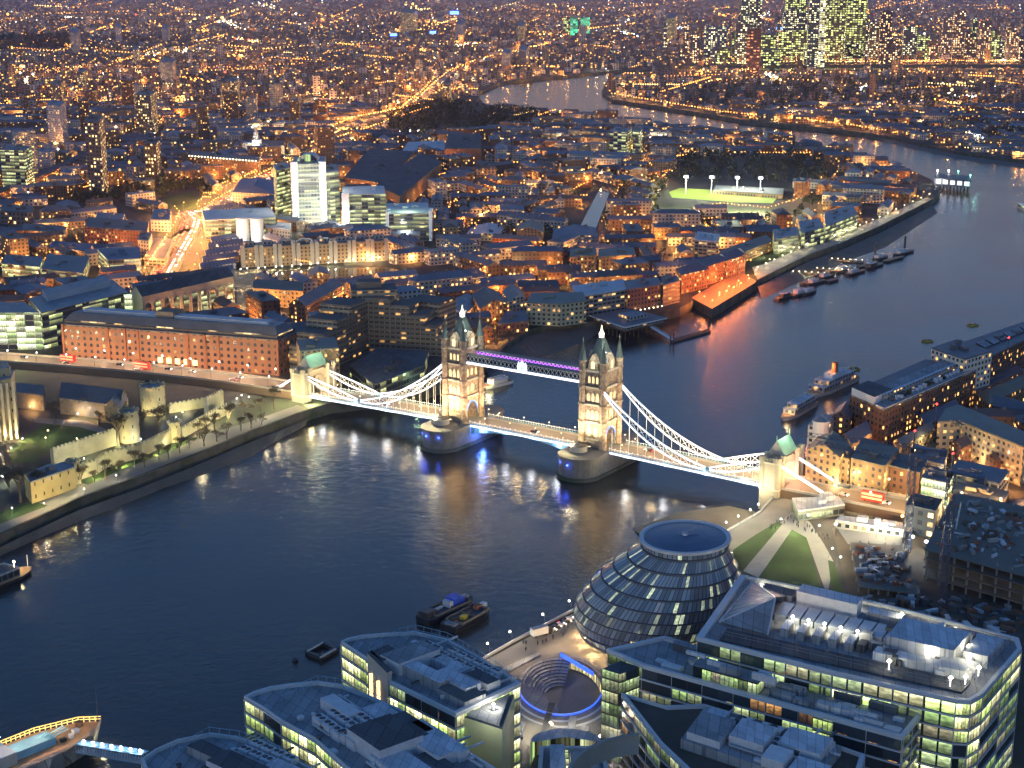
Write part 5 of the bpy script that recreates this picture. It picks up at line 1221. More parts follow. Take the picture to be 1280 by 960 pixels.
def office(label,roofpx,h,floors,mats=('f_room_lit','f_room_dim','f_room_dark'),litf=(.5,.3,.2),roof='roof_grey',faces=None,name='office_building',bayw=6.0,prow=None,seed=1,fins=True,wall='f_room_dark',maxwin=98,rim=True):
    z=GZ+h; p=[G(x,y,z) for x,y in roofpx]; c=(sum(q[0] for q in p)/len(p),sum(q[1] for q in p)/len(p)); mark(p,grow=6)
    e=empty(name,(*c,GZ),label,'office building'); P_=ccw(p)
    w=MB(); w.prism(P_,GZ,z,0,1,top=False); child(e,'wall',w,[wall,roof])
    r=MB(); r.face([(x,y,z-.6) for x,y in P_],0); child(e,'roof',r,roof)
    if rim:
        r=MB(); o1=offset(P_,-.35); i1=offset(P_,.9) if len(P_)<6 else [(q[0]+(c[0]-q[0])*.03,q[1]+(c[1]-q[1])*.03) for q in P_]
        n=len(P_)
        if len(P_)>=6: o1=[(q[0]-(c[0]-q[0])*.008,q[1]-(c[1]-q[1])*.008) for q in P_]
        for i in range(n):
            j=(i+1)%n
            r.face([(*o1[i],z+.5),(*o1[j],z+.5),(*i1[j],z+.5),(*i1[i],z+.5)],0); r.face([(*o1[i],z-.5),(*o1[j],z-.5),(*o1[j],z+.5),(*o1[i],z+.5)],0); r.face([(*i1[j],z-.6),(*i1[i],z-.6),(*i1[i],z+.5),(*i1[j],z+.5)],0)
        child(e,'coping',r,'rim')
    rr=random.Random(seed); cnt=0; fh=h/floors
    # camera facing sides get real bays
    lengths=[]
    for i in range(len(P_)):
        A=P_[i];Bq=P_[(i+1)%len(P_)]; nx,ny=(Bq[1]-A[1]),-(Bq[0]-A[0]); m=((A[0]+Bq[0])/2,(A[1]+Bq[1])/2)
        if nx*(-m[0])+ny*(-m[1])>0: lengths.append((i,math.hypot(nx,ny)))
    tot=sum(l for _,l in lengths); 
    top=min(floors,10)
    while True:
        nb=sum(max(1,round(l/bayw)) for _,l in lengths)*top
        if nb<=maxwin: break
        bayw*=1.08
    ss=MB()
    for i,l in lengths:
        A=P_[i];Bq=P_[(i+1)%len(P_)]; d=((Bq[0]-A[0])/l,(Bq[1]-A[1])/l); nx,ny=d[1],-d[0]; nb=max(1,round(l/bayw)); bw=l/nb
        for f in range(top):
            z1=z-.8-f*fh; z0=z1-fh+.75; run=rr.random(); base=rr.random()
            ss.beam((A[0]+nx*.22,A[1]+ny*.22,z1+.28),(Bq[0]+nx*.22,Bq[1]+ny*.22,z1+.28),.5,.45,0)
            for k in range(nb):
                u0=bw*k+.12; u1=bw*(k+1)-.12; v=(base*.55+rr.random()*.45)
                m=0 if v<litf[0] else 1 if v<litf[0]+litf[1] else 2
                g=MB(); g.face([(A[0]+d[0]*u0+nx*.08,A[1]+d[1]*u0+ny*.08,z0),(A[0]+d[0]*u1+nx*.08,A[1]+d[1]*u1+ny*.08,z0),(A[0]+d[0]*u1+nx*.08,A[1]+d[1]*u1+ny*.08,z1),(A[0]+d[0]*u0+nx*.08,A[1]+d[1]*u0+ny*.08,z1)],0,[(k*6+.1,f*3.9+.2),(k*6+5.9,f*3.9+.2),(k*6+5.9,f*3.9+3.7),(k*6+.1,f*3.9+3.7)])
                g.build('window',mats[m],e); cnt+=1
        if fins:
            for k in range(nb+1):
                q=(A[0]+d[0]*bw*k+nx*.3,A[1]+d[1]*bw*k+ny*.3); ss.beam((*q,z-top*fh),(*q,z-.6),.16,.16,0)
    child(e,'floor_edge',ss,'rim')
    return e,P_,z
def onroof(P4,z): 
    """u,v across a roof given by four corners"""
    def f(u,v,dz=0):
        a=lerp2(P4[0],P4[1],u); b=lerp2(P4[3],P4[2],u); q=lerp2(a,b,v); return (q[0],q[1],z+dz)
    return f
def plant(e,P4,z,items,name='roof_unit',seed=0):
    f=onroof(P4,z); ang=math.atan2(P4[1][1]-P4[0][1],P4[1][0]-P4[0][0])
    for k,(u,v,w,d,h,mat) in enumerate(items):
        c=f(u,v,-.6); m=MB(); m.box(c,(w,d,h),ang,0,0 if mat[1] is None else 1); o=child(e,name,m,[mat[0],mat[1] or mat[0]])
def fans(e,P4,z,u,v,nu,nv,su,sv,size=(3.0,2.4,2.0),gap=3.6):
    """rows of cooling units with dark fan wells on top"""
    f=onroof(P4,z); ang=math.atan2(P4[1][1]-P4[0][1],P4[1][0]-P4[0][0]); c0=f(u,v)
    for i in range(nu):
        for j in range(nv):
            x=i*gap*su; y=j*gap*sv; c=(c0[0]+x*math.cos(ang)-y*math.sin(ang),c0[1]+x*math.sin(ang)+y*math.cos(ang),z-.6)
            m=MB(); m.box(c,size,ang,0); 
            for q in(-.24,.24): m.lathe((c[0]+q*size[0]*math.cos(ang),c[1]+q*size[0]*math.sin(ang),c[2]+size[2]),[(size[1]*.3,0),(size[1]*.3,.15),(size[1]*.22,.16),(0,.05)],8,0,mi=[0,1,1])
            child(e,'cooling_unit',m,['plant_white','felt_roof'])
def clutter(e,P4,z,n,seed,lo=.06,hi=.94):
    r=random.Random(seed); f=onroof(P4,z); a0=math.atan2(P4[1][1]-P4[0][1],P4[1][0]-P4[0][0])
    for k in range(n):
        g=f(r.uniform(lo,hi),r.uniform(lo,hi),-.55); m=MB()
        if k%3==0: L=r.uniform(6,16); d=a0+r.choice((0,math.pi/2)); m.beam((g[0],g[1],z+.3),(g[0]+L*math.cos(d),g[1]+L*math.sin(d),z+.3),.5,.5,0); nm='duct'
        elif k%3==1: m.lathe(g,[(.55,0),(.55,1.3),(.8,1.35),(.8,1.6),(0,1.8)],8,0); nm='vent'
        else: m.box(g,(r.uniform(1,3.4),r.uniform(.8,2),r.uniform(.7,1.6)),a0,0); nm='roof_unit'
        child(e,nm,m,r.choice(('plant_white','roof_white','rim','felt_roof','aluminium')))
# ---- the round leaning glass hall ----
def hall_egg():
    zt=GZ+43
    b0=Vector(G(803,800,GZ)); t0=Vector(G(856,681,zt))
    e=empty('city_hall',(b0.x,b0.y,GZ),'round leaning glass hall stepped in rings with a flat dark disc roof','hall')
    prof=[(0,17.5),(.05,21.5),(.12,24.5),(.2,26.8),(.3,28.4),(.4,28.7),(.5,28),(.6,26.6),(.7,24.4),(.8,21.6),(.88,19),(.95,16.4),(1.0,15)]
    def rad(t):
        for i in range(len(prof)-1):
            if prof[i][0]<=t<=prof[i+1][0]: f=(t-prof[i][0])/(prof[i+1][0]-prof[i][0]); return prof[i][1]*(1-f)+prof[i+1][1]*f
        return prof[-1][1]
    def cen(t): s=t**1.12; return b0+(t0-b0)*s
    n=72; N=10
    mark([(b0.x+30*math.cos(a),b0.y+32+34*math.sin(a)) for a in [k*.5 for k in range(13)]]); mark([(b0.x-30,b0.y-25),(b0.x+50,b0.y-25),(b0.x+60,b0.y+70),(b0.x-10,b0.y+70)])
    for k in range(N):
        ta,tb=k/N,(k+1)/N; m=MB(); ra,rb=rad(ta),rad(tb); ca,cb=cen(ta),cen(tb); za,zb=GZ+(zt-GZ)*ta,GZ+(zt-GZ)*tb
        # each storey oversails the one above it a little
        rb2=rb-.35 if k>=3 else rb; ra2=ra+.35 if k>=3 else ra
        if k>=3:
            pass
        for i in range(n):
            a0=2*math.pi*i/n;a1=2*math.pi*(i+1)/n; R_=28
            A=(ca.x+ra2*math.cos(a0),ca.y+ra2*math.sin(a0),za);B_=(ca.x+ra2*math.cos(a1),ca.y+ra2*math.sin(a1),za);C=(cb.x+rb2*math.cos(a1),cb.y+rb2*math.sin(a1),zb-.25);D=(cb.x+rb2*math.cos(a0),cb.y+rb2*math.sin(a0),zb-.25)
            m.face([A,B_,C,D],0,[(a0*R_,k*4.2),(a1*R_,k*4.2),(a1*R_,k*4.2+4.2),(a0*R_,k*4.2+4.2)])
        o=child(e,'glazed_ring',m,'f_egg' if k not in(0,) else 'f_egg_lit')
        # ledge between the rings
        m=MB(); rr=rad(tb)+.45; ri=rad(tb)-.5
        for i in range(n):
            a0=2*math.pi*i/n;a1=2*math.pi*(i+1)/n
            m.face([(cb.x+ri*math.cos(a0),cb.y+ri*math.sin(a0),zb),(cb.x+rr*math.cos(a0),cb.y+rr*math.sin(a0),zb),(cb.x+rr*math.cos(a1),cb.y+rr*math.sin(a1),zb),(cb.x+ri*math.cos(a1),cb.y+ri*math.sin(a1),zb)],0)
            m.face([(cb.x+rr*math.cos(a0),cb.y+rr*math.sin(a0),zb-.28),(cb.x+rr*math.cos(a1),cb.y+rr*math.sin(a1),zb-.28),(cb.x+rr*math.cos(a1),cb.y+rr*math.sin(a1),zb),(cb.x+rr*math.cos(a0),cb.y+rr*math.sin(a0),zb)],0)
        child(e,'ledge',m,'rim_dark')
    # lit floor strip on the park side
    m=MB(); t=.28; c=cen(t); r=rad(t)+.75; z=GZ+(zt-GZ)*t
    for i in range(50,66):
        a0=2*math.pi*i/n;a1=2*math.pi*(i+1)/n; m.face([(c.x+r*math.cos(a0),c.y+r*math.sin(a0),z),(c.x+r*math.cos(a1),c.y+r*math.sin(a1),z),(c.x+(r+.3)*math.cos(a1),c.y+(r+.3)*math.sin(a1),z+1.6),(c.x+(r+.3)*math.cos(a0),c.y+(r+.3)*math.sin(a0),z+1.6)],0,[(i*2.4,.6),(i*2.4+2.4,.6),(i*2.4+2.4,3),(i*2.4,3)])
    child(e,'lit_floor',m,'f_egg_lit')
    m=MB(); m.lathe((t0.x,t0.y,zt),[(15,-.3),(15,2.2),(15.9,2.3),(15.9,3.3),(14.9,3.4),(14.3,2.9)],n,0,mi=[1,0,0,0,0]); child(e,'roof_rim',m,['rim','f_egg'])
    m=MB(); m.lathe((t0.x,t0.y,zt),[(14.3,2.9),(8,3.5),(0,3.9)],48,0); child(e,'roof_disc',m,'egg_roof',)
    m=MB()
    for i in range(12):
        a=2*math.pi*i/12; m.beam((t0.x+3*math.cos(a),t0.y+3*math.sin(a),zt+3.72),(t0.x+14.2*math.cos(a),t0.y+14.2*math.sin(a),zt+2.9),.08,.1,0)
    child(e,'roof_rib',m,'steel_dark'); m=MB(); m.lathe((t0.x,t0.y,zt+3.8),[(1.3,0),(1.1,.6),(0,.8)],12,0); m.beam((t0.x,t0.y,zt+4.5),(t0.x+5,t0.y+3,zt+5.2),.4,.4,0); child(e,'roof_hub',m,'aluminium')
    # entrance band under the overhang
    m=MB(); m.lathe((b0.x,b0.y,GZ),[(17.3,0),(17.3,4.2)],36,0); child(e,'entrance_band',m,'f_egg_lit')
    for a in range(150,330,22): q=(b0.x+23*math.cos(R(a)),b0.y+23*math.sin(R(a)),GZ+2.2); lamp('hall_light',q,2600,(1,.62,.28),e,.3)
    for q,c in(((-2,-27),0),((9,-27),0),((-14,-22),0)):
        m=MB(); g=(b0.x+q[0],b0.y+q[1],GZ+9.5); m.ico(g,.45,0); child(e,'blue_lamp',m,'lamp_blue')
surf('rim_dark',(.16,.18,.2),.4,scale=.3,var=.2); surf('egg_roof',(.03,.045,.1),.25,scale=.2,var=.3,spec=.6)
_bld=MB.build
def _tilt(s,name,mats,parent=None,loc=None,smooth=False):
    # the rings and the roof disc lean towards the river, more so higher up
    if parent is not None and parent.name.startswith('city_hall') and name!='blue_lamp':
        t0=G(856,681,GZ+43); s.v=[(x,y,z+(y-t0[1])*.02*max(0,min(1,(z-GZ)/46))**1.5+(x-t0[0])*.03*max(0,min(1,(z-GZ)/46))**1.5) for x,y,z in s.v]
    return _bld(s,name,mats,parent,loc,smooth)
MB.build=_tilt
hall_egg()
MB.build=_bld
# ---- plaza with sunken theatre ----
sheet('pavement',[(598,830),(722,764),(905,668),(952,641),(968,620),(985,612),(1005,640),(962,660),(925,700),(890,790),(780,830),(770,960),(600,960),(560,900)],'paving',GZ+.03,'paved riverside plaza around the round glass hall')
SC=Vector(G(700,857)); SR=14.2
YS=22.5/14.2
def scoop():
    e=empty('amphitheatre',(SC.x,SC.y,-1.5),'sunken round amphitheatre of dark steps ringed by a blue light line','amphitheatre')
    n=56; rows=9
    m=MB()
    for k in range(rows):   # steps fall towards the arena on the western and northern side
        r1=SR-k*1.05; r0=SR-(k+1)*1.05; zz=GZ-.45*k-.1
        for i in range(n):
            a0=2*math.pi*i/n;a1=2*math.pi*(i+1)/n; am=(a0+a1)/2
            if not(R(70)<am<R(262)): continue
            m.face([(SC.x+r0*math.cos(a0),SC.y+r0*YS*math.sin(a0),zz),(SC.x+r1*math.cos(a0),SC.y+r1*YS*math.sin(a0),zz),(SC.x+r1*math.cos(a1),SC.y+r1*YS*math.sin(a1),zz),(SC.x+r0*math.cos(a1),SC.y+r0*YS*math.sin(a1),zz)],0)
            m.face([(SC.x+r0*math.cos(a0),SC.y+r0*YS*math.sin(a0),zz-.45),(SC.x+r0*math.cos(a1),SC.y+r0*YS*math.sin(a1),zz-.45),(SC.x+r0*math.cos(a1),SC.y+r0*YS*math.sin(a1),zz),(SC.x+r0*math.cos(a0),SC.y+r0*YS*math.sin(a0),zz)][::-1],1)
    child(e,'step',m,['roof_grey','felt_roof']); m=MB(); m.face([(SC.x+SR*math.cos(2*math.pi*i/n),SC.y+SR*YS*math.sin(2*math.pi*i/n),-1.45) for i in range(n)],0); child(e,'arena',m,'paving')
    m=MB()
    for i in range(n):
        a0=2*math.pi*i/n;a1=2*math.pi*(i+1)/n; m.face([(SC.x+SR*math.cos(a1),SC.y+SR*YS*math.sin(a1),-1.5),(SC.x+SR*math.cos(a0),SC.y+SR*YS*math.sin(a0),-1.5),(SC.x+SR*math.cos(a0),SC.y+SR*YS*math.sin(a0),GZ+.03),(SC.x+SR*math.cos(a1),SC.y+SR*YS*math.sin(a1),GZ+.03)],0,[(i*1.6,0),(i*1.6+1.6,0),(i*1.6+1.6,4.4),(i*1.6,4.4)])
    child(e,'arena_wall',m,'f_egg_lit')
    m=MB()
    for i in range(n):
        a0=2*math.pi*i/n;a1=2*math.pi*(i+1)/n; am=math.degrees((a0+a1)/2)
        if 185<am<358 : m.beam((SC.x+(SR+.3)*math.cos(a0),SC.y+(SR+.3)*YS*math.sin(a0),GZ+.7),(SC.x+(SR+.3)*math.cos(a1),SC.y+(SR+.3)*YS*math.sin(a1),GZ+.7),.35,.45,0)
        if am>=358 or am<68 or 185<am<358: m.beam((SC.x+(SR+.3)*math.cos(a0),SC.y+(SR+.3)*YS*math.sin(a0),GZ+1.1),(SC.x+(SR+.3)*math.cos(a1),SC.y+(SR+.3)*YS*math.sin(a1),GZ+1.1),.12,.12,1)
    a=G3(701,818,GZ+1.2); c=G3(741,842,GZ+1.2); m.beam(a,c,.5,1.3,0)
    child(e,'blue_light_line',m,['led_deep_blue','rim'])
    for a in(200,240,280,320): lamp('blue_glow',(SC.x+(SR-1)*math.cos(R(a)),SC.y+(SR-1)*YS*math.sin(R(a)),GZ-1),700,(.05,.2,1),e,.3)
    lamp('blue_glow',G3(716,826,GZ+2.5),500,(.05,.2,1),e,.3)
emit('led_deep_blue',(.03,.1,1),2.2)
scoop()
boxthing('planter','long low pale stair block west of the sunken theatre','planter',[(622,838),(672,815),(676,818),(628,843)],GZ,GZ+.9,'roof_grey')
b=MB(); a=G3(690,880,GZ+.5); c=G3(667,965,GZ+.5); b.beam(a,c,2.2,1.0,0); tag(b.build('screen_wall','felt_roof',loc=a),'dark slanting screen wall in front of the sunken theatre','wall')
for x0,y0,l in ((648,900,'nearest the lime coloured end wing'),(712,893,'nearest the half round glass roof'),(728,905,'beside the glazed shaft of the dark block')): boxthing('planter','long pale bench beside the sunken theatre, '+l,'bench',[(x0,y0),(x0+9,y0+3),(x0+6,y0+22),(x0-3,y0+19)],GZ,GZ+.8,'concrete','roof_grey')
for sc_,l in((1.13,'inner'),(1.3,'outer')):
    b=MB()
    for i in range(64):
        a0=2*math.pi*i/64;a1=2*math.pi*(i+1)/64
        if not 182<math.degrees(a0)<358: continue
        p0=[(SC.x+SR*q*math.cos(t),SC.y+SR*YS*q*math.sin(t),GZ+.06) for q,t in((sc_,a0),(sc_,a1),(sc_+.06,a1),(sc_+.06,a0))]; b.face(p0[::-1],0)
    tag(b.build('paving','rim',loc=(SC.x,SC.y,GZ)),l+' pale paving ring around the sunken theatre',kind='structure')
for x,y,pw in((672,893,1500),(728,893,1500),(700,903,2200),(655,905,1500)): lit(x,y,pw,(1,.92,.7),GZ+5)  # added fill lamps without fixtures, brightening the paving before the theatre
# ---- office blocks ----
# first: behind the prow shaped ones
def prowroof(pxs): return pxs
e,P_,z=office('curved prow office block next to the sunken theatre, its bays lit yellow green',[(427,803),(436,799),(452,795.5),(480,793),(520,791),(558,800),(604,826),(650,855),(570,893),(487,852),(470,838),(458,823)],33,8,litf=(.62,.25,.13),seed=3)
P4=[G(x,y,z) for x,y in((468,836),(572,890),(640,852),(520,795))]
clutter(e,P4,z,30,1); plant(e,P4,z,[(.2,.45,9,16,4,('plant_white','roof_grey')),(.45,.28,20,5,3.4,('roof_grey','roof_white')),(.72,.45,15,6,3,('roof_white','roof_white')),(.5,.7,12,4,2.2,('roof_white','roof_white')),(.85,.72,10,5,2.6,('rim','felt_roof')),(.3,.72,7,3,2.2,('roof_white','roof_white')),(.6,.55,4,12,2,('rim','roof_white')),(.86,.3,12,8,2.2,('roof_grey','gravel_roof'))])
fans(e,P4,z,.38,.84,6,2,1,1,gap=3.9); fans(e,P4,z,.15,.75,2,2,1,1,gap=3.9)
b=railing([G(x,y,z) for x,y in((462,818),(500,797),(520,793),(560,803),(640,850))],z,3.2,2.6,closed=False); child(e,'plant_screen',b,'steel_blue')
b=MB(); q=[G(x,y,z+3) for x,y in((462,815),(485,805),(500,816),(478,827))]; b.prism(q,z-.5,z+3,0,1); child(e,'lift_tower',b,['plant_white','felt_roof'])
b=MB(); 
q=[G(x,y,GZ+34) for x,y in((459,824),(484,849),(490,846),(465,820))]; b.prism(q,GZ,GZ+36,0,1); o=child(e,'stair_tower',b,['stone_pale','felt_roof'])
for u in(.25,.62):
    b=MB(); A=q[0];C=q[1]; 
    c=lerp2(A,C,u); d=Vector((C[0]-A[0],C[1]-A[1])).normalized(); nrm=Vector((d.y,-d.x)); 
    if nrm.y>0: nrm=-nrm
    b.beam((c[0]+nrm.x*.2,c[1]+nrm.y*.2,GZ+16),(c[0]+nrm.x*.2,c[1]+nrm.y*.2,GZ+31),1.6,.3,0); b.build('slit_window','tower_window',o)
# sharp end of the block
b=MB(); zt=GZ+31; q=[G(x,y,zt) for x,y in((569,893),(628,912),(643,868),(600,868))]; b.prism(q,GZ,zt,0,1); o=child(e,'end_wing',b,['stone_lime','felt_roof']); mark(q)
b=MB(); b.prism(offset(q,1.2),zt,zt+.8,0,0); b.build('roof_slab','roof_grey',o)
lamp('wall_light',G3(600,905,GZ+34),1500,(1,1,.8),e); m=MB(); g=G3(617,880,zt+2.5); m.ico(g,.5,0); m.tube((g[0],g[1],zt),g,.1,4,0); child(e,'roof_lamp',m,'lamp_white'); lamp('roof_light',(g[0],g[1],g[2]+.8),1800,(1,.95,.8),e)
for x,y in((590,960),(600,945)): lamp('wall_light',G3(x,y,GZ+14),9000,(.85,1,.3),e)
e,P_,z=office('curved prow office block nearest the gangway, with rows of rooftop cooling units',[(306,872),(318,866),(338,860),(365,856),(396,853),(425,857),(455,868),(500,888),(560,925),(640,975),(520,1010),(436,962),(395,925),(352,902),(330,886)],33,8,litf=(.7,.2,.1),seed=5)
P4=[G(x,y,z) for x,y in((350,898),(470,985),(620,955),(420,860))]
clutter(e,P4,z,36,2); plant(e,P4,z,[(.2,.62,14,4.5,3.2,('plant_white','plant_white')),(.62,.5,16,14,5,('plant_white','felt_roof')),(.36,.88,10,7,2.4,('roof_white','roof_white')),(.55,.85,14,8,3,('roof_grey','felt_roof')),(.8,.75,12,7,3.2,('plant_white','roof_white')),(.86,.35,16,9,2.6,('roof_white','roof_white')),(.72,.92,22,3.4,3,('plant_white','roof_white')),(.92,.6,12,5,2.4,('roof_grey','felt_roof'))])
fans(e,P4,z,.22,.3,3,3,1,1,size=(4.2,3.2,2.6),gap=4.8); fans(e,P4,z,.44,.3,2,2,1,1,size=(4.2,3.2,2.6),gap=4.8)
b=railing([G(x,y,z) for x,y in((352,876),(398,857),(430,862),(500,895),(560,932))],z,3.2,2.6,closed=False); child(e,'plant_screen',b,'steel_blue')
# glass roof between the two blocks
b=MB(); zz=GZ+24; q=[G(x,y,zz) for x,y in((300,925),(362,897),(470,960),(430,1000),(330,960))]; b.prism(q,zz-.4,zz,0,0)
o=tag(b.build('glass_roof','glass_roof',loc=(*q[0],zz)),'ribbed sloping glass roof between the two prow shaped office blocks','roof')
b=MB()
for k in range(14):
    a=lerp2(q[0],q[4],k/13); c=lerp2(q[1],q[2],k/13); b.beam((*a,zz+.15),(*c,zz+.15),.3,.3,0)
for k in range(5):
    a=lerp2(q[0],q[1],k/4); c=lerp2(q[4],q[2],k/4); b.beam((*a,zz+.12),(*c,zz+.12),.2,.2,0)
b.build('glazing_bar','rim_dark',o)
for x,y in((380,925),(400,940),(350,925),(370,940)): lamp('atrium_light',G3(x,y,zz+1.2),700,(.85,1,.6),o)
e,P_,z=office('prow office block cut by the bottom left corner of the office row',[(178,950),(195,938),(222,926),(262,918),(290,921),(345,938),(430,985),(330,1030),(200,1010)],31,8,litf=(.6,.3,.1),seed=9)
P4=[G(x,y,z) for x,y in((205,955),(330,1015),(420,985),(270,925))]
clutter(e,P4,z,18,3); plant(e,P4,z,[(.15,.6,14,5,2.4,('roof_grey','felt_roof')),(.45,.5,16,8,3.2,('plant_white','felt_roof')),(.7,.8,12,6,3,('roof_white','roof_white'))]); fans(e,P4,z,.3,.72,4,3,1,1,size=(3.6,2.8,2.4),gap=4.2)
b=railing([G(x,y,z) for x,y in((215,948),(262,922),(300,927),(360,950))],z,3.2,2.6,closed=False); child(e,'plant_screen',b,'steel_blue')
# right hand side: the big block
e,P_,z=office('large office block with a wedge shaped glass prow, roof floodlights and rounded corners',[(872,798),(927,720),(1100,755),(1272,799),(1276,812),(1228,868),(1213,877),(1195,876),(1040,841)],38,9,litf=(.45,.35,.2),seed=12,bayw=9)
P4=[G(x,y,z) for x,y in((880,797),(1208,868),(1268,803),(930,724))]; f=onroof(P4,z)
def slab(e,P4,z,u0,u1,v0,v1,h,mat,mt=None,name='roof_panel',lift=-.6):
    f=onroof(P4,z); m=MB(); m.prism([f(u0,v0)[:2],f(u1,v0)[:2],f(u1,v1)[:2],f(u0,v1)[:2]],z+lift,z+h,0,1); return child(e,name,m,[mat,mt or mat])
slab(e,P4,z,.06,.98,.02,.2,.0,'felt_roof',name='roof_strip')
for k in range(9): slab(e,P4,z,.2+.052*k,.246+.052*k,.5,.72,1.6,'glass_roof',name='glass_roof_bay')
slab(e,P4,z,.64,.88,.42,.78,4.2,'roof_white',name='roof_panel'); slab(e,P4,z,.9,.985,.5,.85,3.2,'roof_white',name='roof_panel'); slab(e,P4,z,.62,.95,.24,.34,2.0,'roof_white'); slab(e,P4,z,.84,.97,.34,.46,1.6,'plant_white','roof_white')
slab(e,P4,z,.24,.47,.8,.94,4.4,'plant_white','roof_white',name='plant_room'); slab(e,P4,z,.1,.22,.8,.92,2.2,'roof_grey','felt_roof',name='plant_room'); slab(e,P4,z,.5,.62,.84,.94,2.0,'roof_grey','roof_white',name='plant_room')
for k in range(5):
    slab(e,P4,z,.26+.062*k,.29+.062*k,.27,.42,2.4,'roof_grey','roof_white',name='cooling_unit')
    g=f(.275+.062*k,.47,2.6); m=MB(); m.ico(g,.6,0); m.tube((g[0],g[1],z),g,.08,4,0); child(e,'roof_lamp',m,'lamp_white'); lamp('roof_light',(g[0],g[1]-1,g[2]+.6),900,(1,.9,.6),e)
for u,v in((.7,.12),(.93,.07),(.97,.14),(.985,.32),(.62,.9),(.8,.38),(.93,.44),(.9,.62)):
    g=f(u,v,2.6); m=MB(); m.ico(g,.75,0); m.tube((g[0],g[1],z),g,.08,4,0); child(e,'roof_lamp',m,'lamp_white'); lamp('roof_light',(g[0],g[1],g[2]+.8),800,(1,.88,.5),e)
for k in range(10): g=f(.08+.09*k,.955,.2); lamp('roof_light',(g[0],g[1],z+1.0),600,(1,.9,.6),e)
b=railing([G(x,y,z) for x,y in((900,795),(1205,864),(1262,806),(1100,763),(935,727))],z,2.0,4); child(e,'roof_rail',b,'rim_dark')
for k in range(40):   # clutter of ducts and hatches
    u,v=rng.uniform(.55,.97),rng.uniform(.22,.95); g=f(u,v,-.6); b=MB(); b.box(g,(rng.uniform(1,4.5),rng.uniform(.8,2.5),rng.uniform(1,3.2)),rng.choice((0,1.57))+math.atan2(P4[1][1]-P4[0][1],P4[1][0]-P4[0][0]),0); child(e,'roof_unit',b,rng.choice(('plant_white','roof_grey','felt_roof')))
b=MB(); a=f(.02,.25,.4);c=f(.04,.97,.6);d=f(.2,.5,7.0); a2=f(.22,.22,.4); c2=f(.2,.9,.4)
b.face([a,c,d],0); b.face([c,c2,d],0); b.face([a,d,a2],1)
for q,r_ in((a,d),(c,d),(c,c2),(a,c),(a2,d)): b.beam(q,r_,.5,.5,2)
for k in range(1,7): b.beam(lerp2_3(a,c,k/7) if False else tuple(a[i]+(c[i]-a[i])*k/7 for i in range(3)),d,.18,.18,2)
child(e,'glass_prow',b,['glass_roof','roof_grey','rim'])
for k in range(3): lamp('atrium_light',f(.12+.06*k,.55+.05*k,9),900,(1,.75,.55),e)
# dark long block in front
e,P_,z=office('long dark framed office block running in front of the large wedge shaped one',[(760,813),(830,797),(1151,893),(1128,922),(803,832)],31,8,mats=('f_room_lit','f_room_dim','f_room_dark'),litf=(.16,.25,.59),seed=21,roof='roof_grey')
P4=[G(x,y,z) for x,y in((806,829),(1128,920),(1149,895),(832,800))]; f=onroof(P4,z)
for k in range(7): slab(e,P4,z,.05+.13*k,.15+.13*k,.78,.93,1.8,'felt_roof','roof_grey',name='roof_panel')
slab(e,P4,z,.2,.46,.02,.42,3.6,'f_room_dim','roof_grey',name='raised_storey')
for k in range(34):
    u,v=rng.uniform(.05,.97),rng.uniform(.1,.7); g=f(u,v,-.6 if u>.48 or u<.18 or v>.45 else 3.6); b=MB(); b.box(g,(rng.uniform(2,8),rng.uniform(1,2.6),rng.uniform(.8,2.2)),math.atan2(P4[1][1]-P4[0][1],P4[1][0]-P4[0][0]),0); child(e,'roof_unit',b,rng.choice(('plant_white','roof_white','roof_grey','rim')))
for u in(.34,.72):
    b=MB(); q=f(u,-.02,0); b.box((q[0],q[1],z-9),(6,2.4,8.6),math.atan2(P4[1][1]-P4[0][1],P4[1][0]-P4[0][0]),0); child(e,'lit_bay',b,'f_room_lit')
b=railing([f(u,.98)[:2] for u in(0,.25,.5,.75,1)],z,1.8,3,closed=False); child(e,'roof_rail',b,'rim_dark')
# small services on the four near roofs: ducts, pipes, hatches
# left glazed shaft of the dark block
b=MB(); q=[G(x,y,GZ+30) for x,y in((752,836),(775,843),(800,834),(776,826))]; b.prism(q,GZ,GZ+30,0,1); child(e,'glazed_shaft',b,['f_room_dim','felt_roof'])
# block in the bottom middle right, sloping wedge and white plant roofs
e,P_,z=office('dark office block with a brown triangular roof and curved ramp wall',[(778,868),(832,884),(880,882),(1010,920),(1080,945),(1060,1010),(900,1000),(826,930)],27,7,litf=(.1,.25,.65),seed=31,roof='roof_brown')
P4=[G(x,y,z) for x,y in((838,935),(1030,1000),(1075,945),(872,888))]; f=onroof(P4,z)
slab(e,P4,z,.05,.9,.1,.95,2.2,'roof_grey','roof_grey',name='roof_deck'); clutter(e,P4,z+2.7,34,6,.1,.88)
for (u0,u1,v0,v1,h,m1) in((.08,.3,.15,.7,4.4,'roof_grey'),(.33,.55,.3,.75,5.2,'roof_white'),(.58,.72,.1,.4,5.0,'plant_white'),(.6,.86,.5,.9,4.6,'roof_white'),(.1,.22,.75,.92,3.6,'roof_white'),(.75,.95,.1,.4,4,'roof_white')): slab(e,P4,z,u0,u1,v0,v1,h,'plant_white',m1,name='plant_room',lift=2.2)
for i in range(12): g=f(.3+.05*i,.84,2.2); b=MB(); b.box(g,(1.8,3.4,1.5),math.atan2(P4[1][1]-P4[0][1],P4[1][0]-P4[0][0]),0); child(e,'cooling_unit',b,'plant_white' if i%2 else 'felt_roof')
b=MB(); 
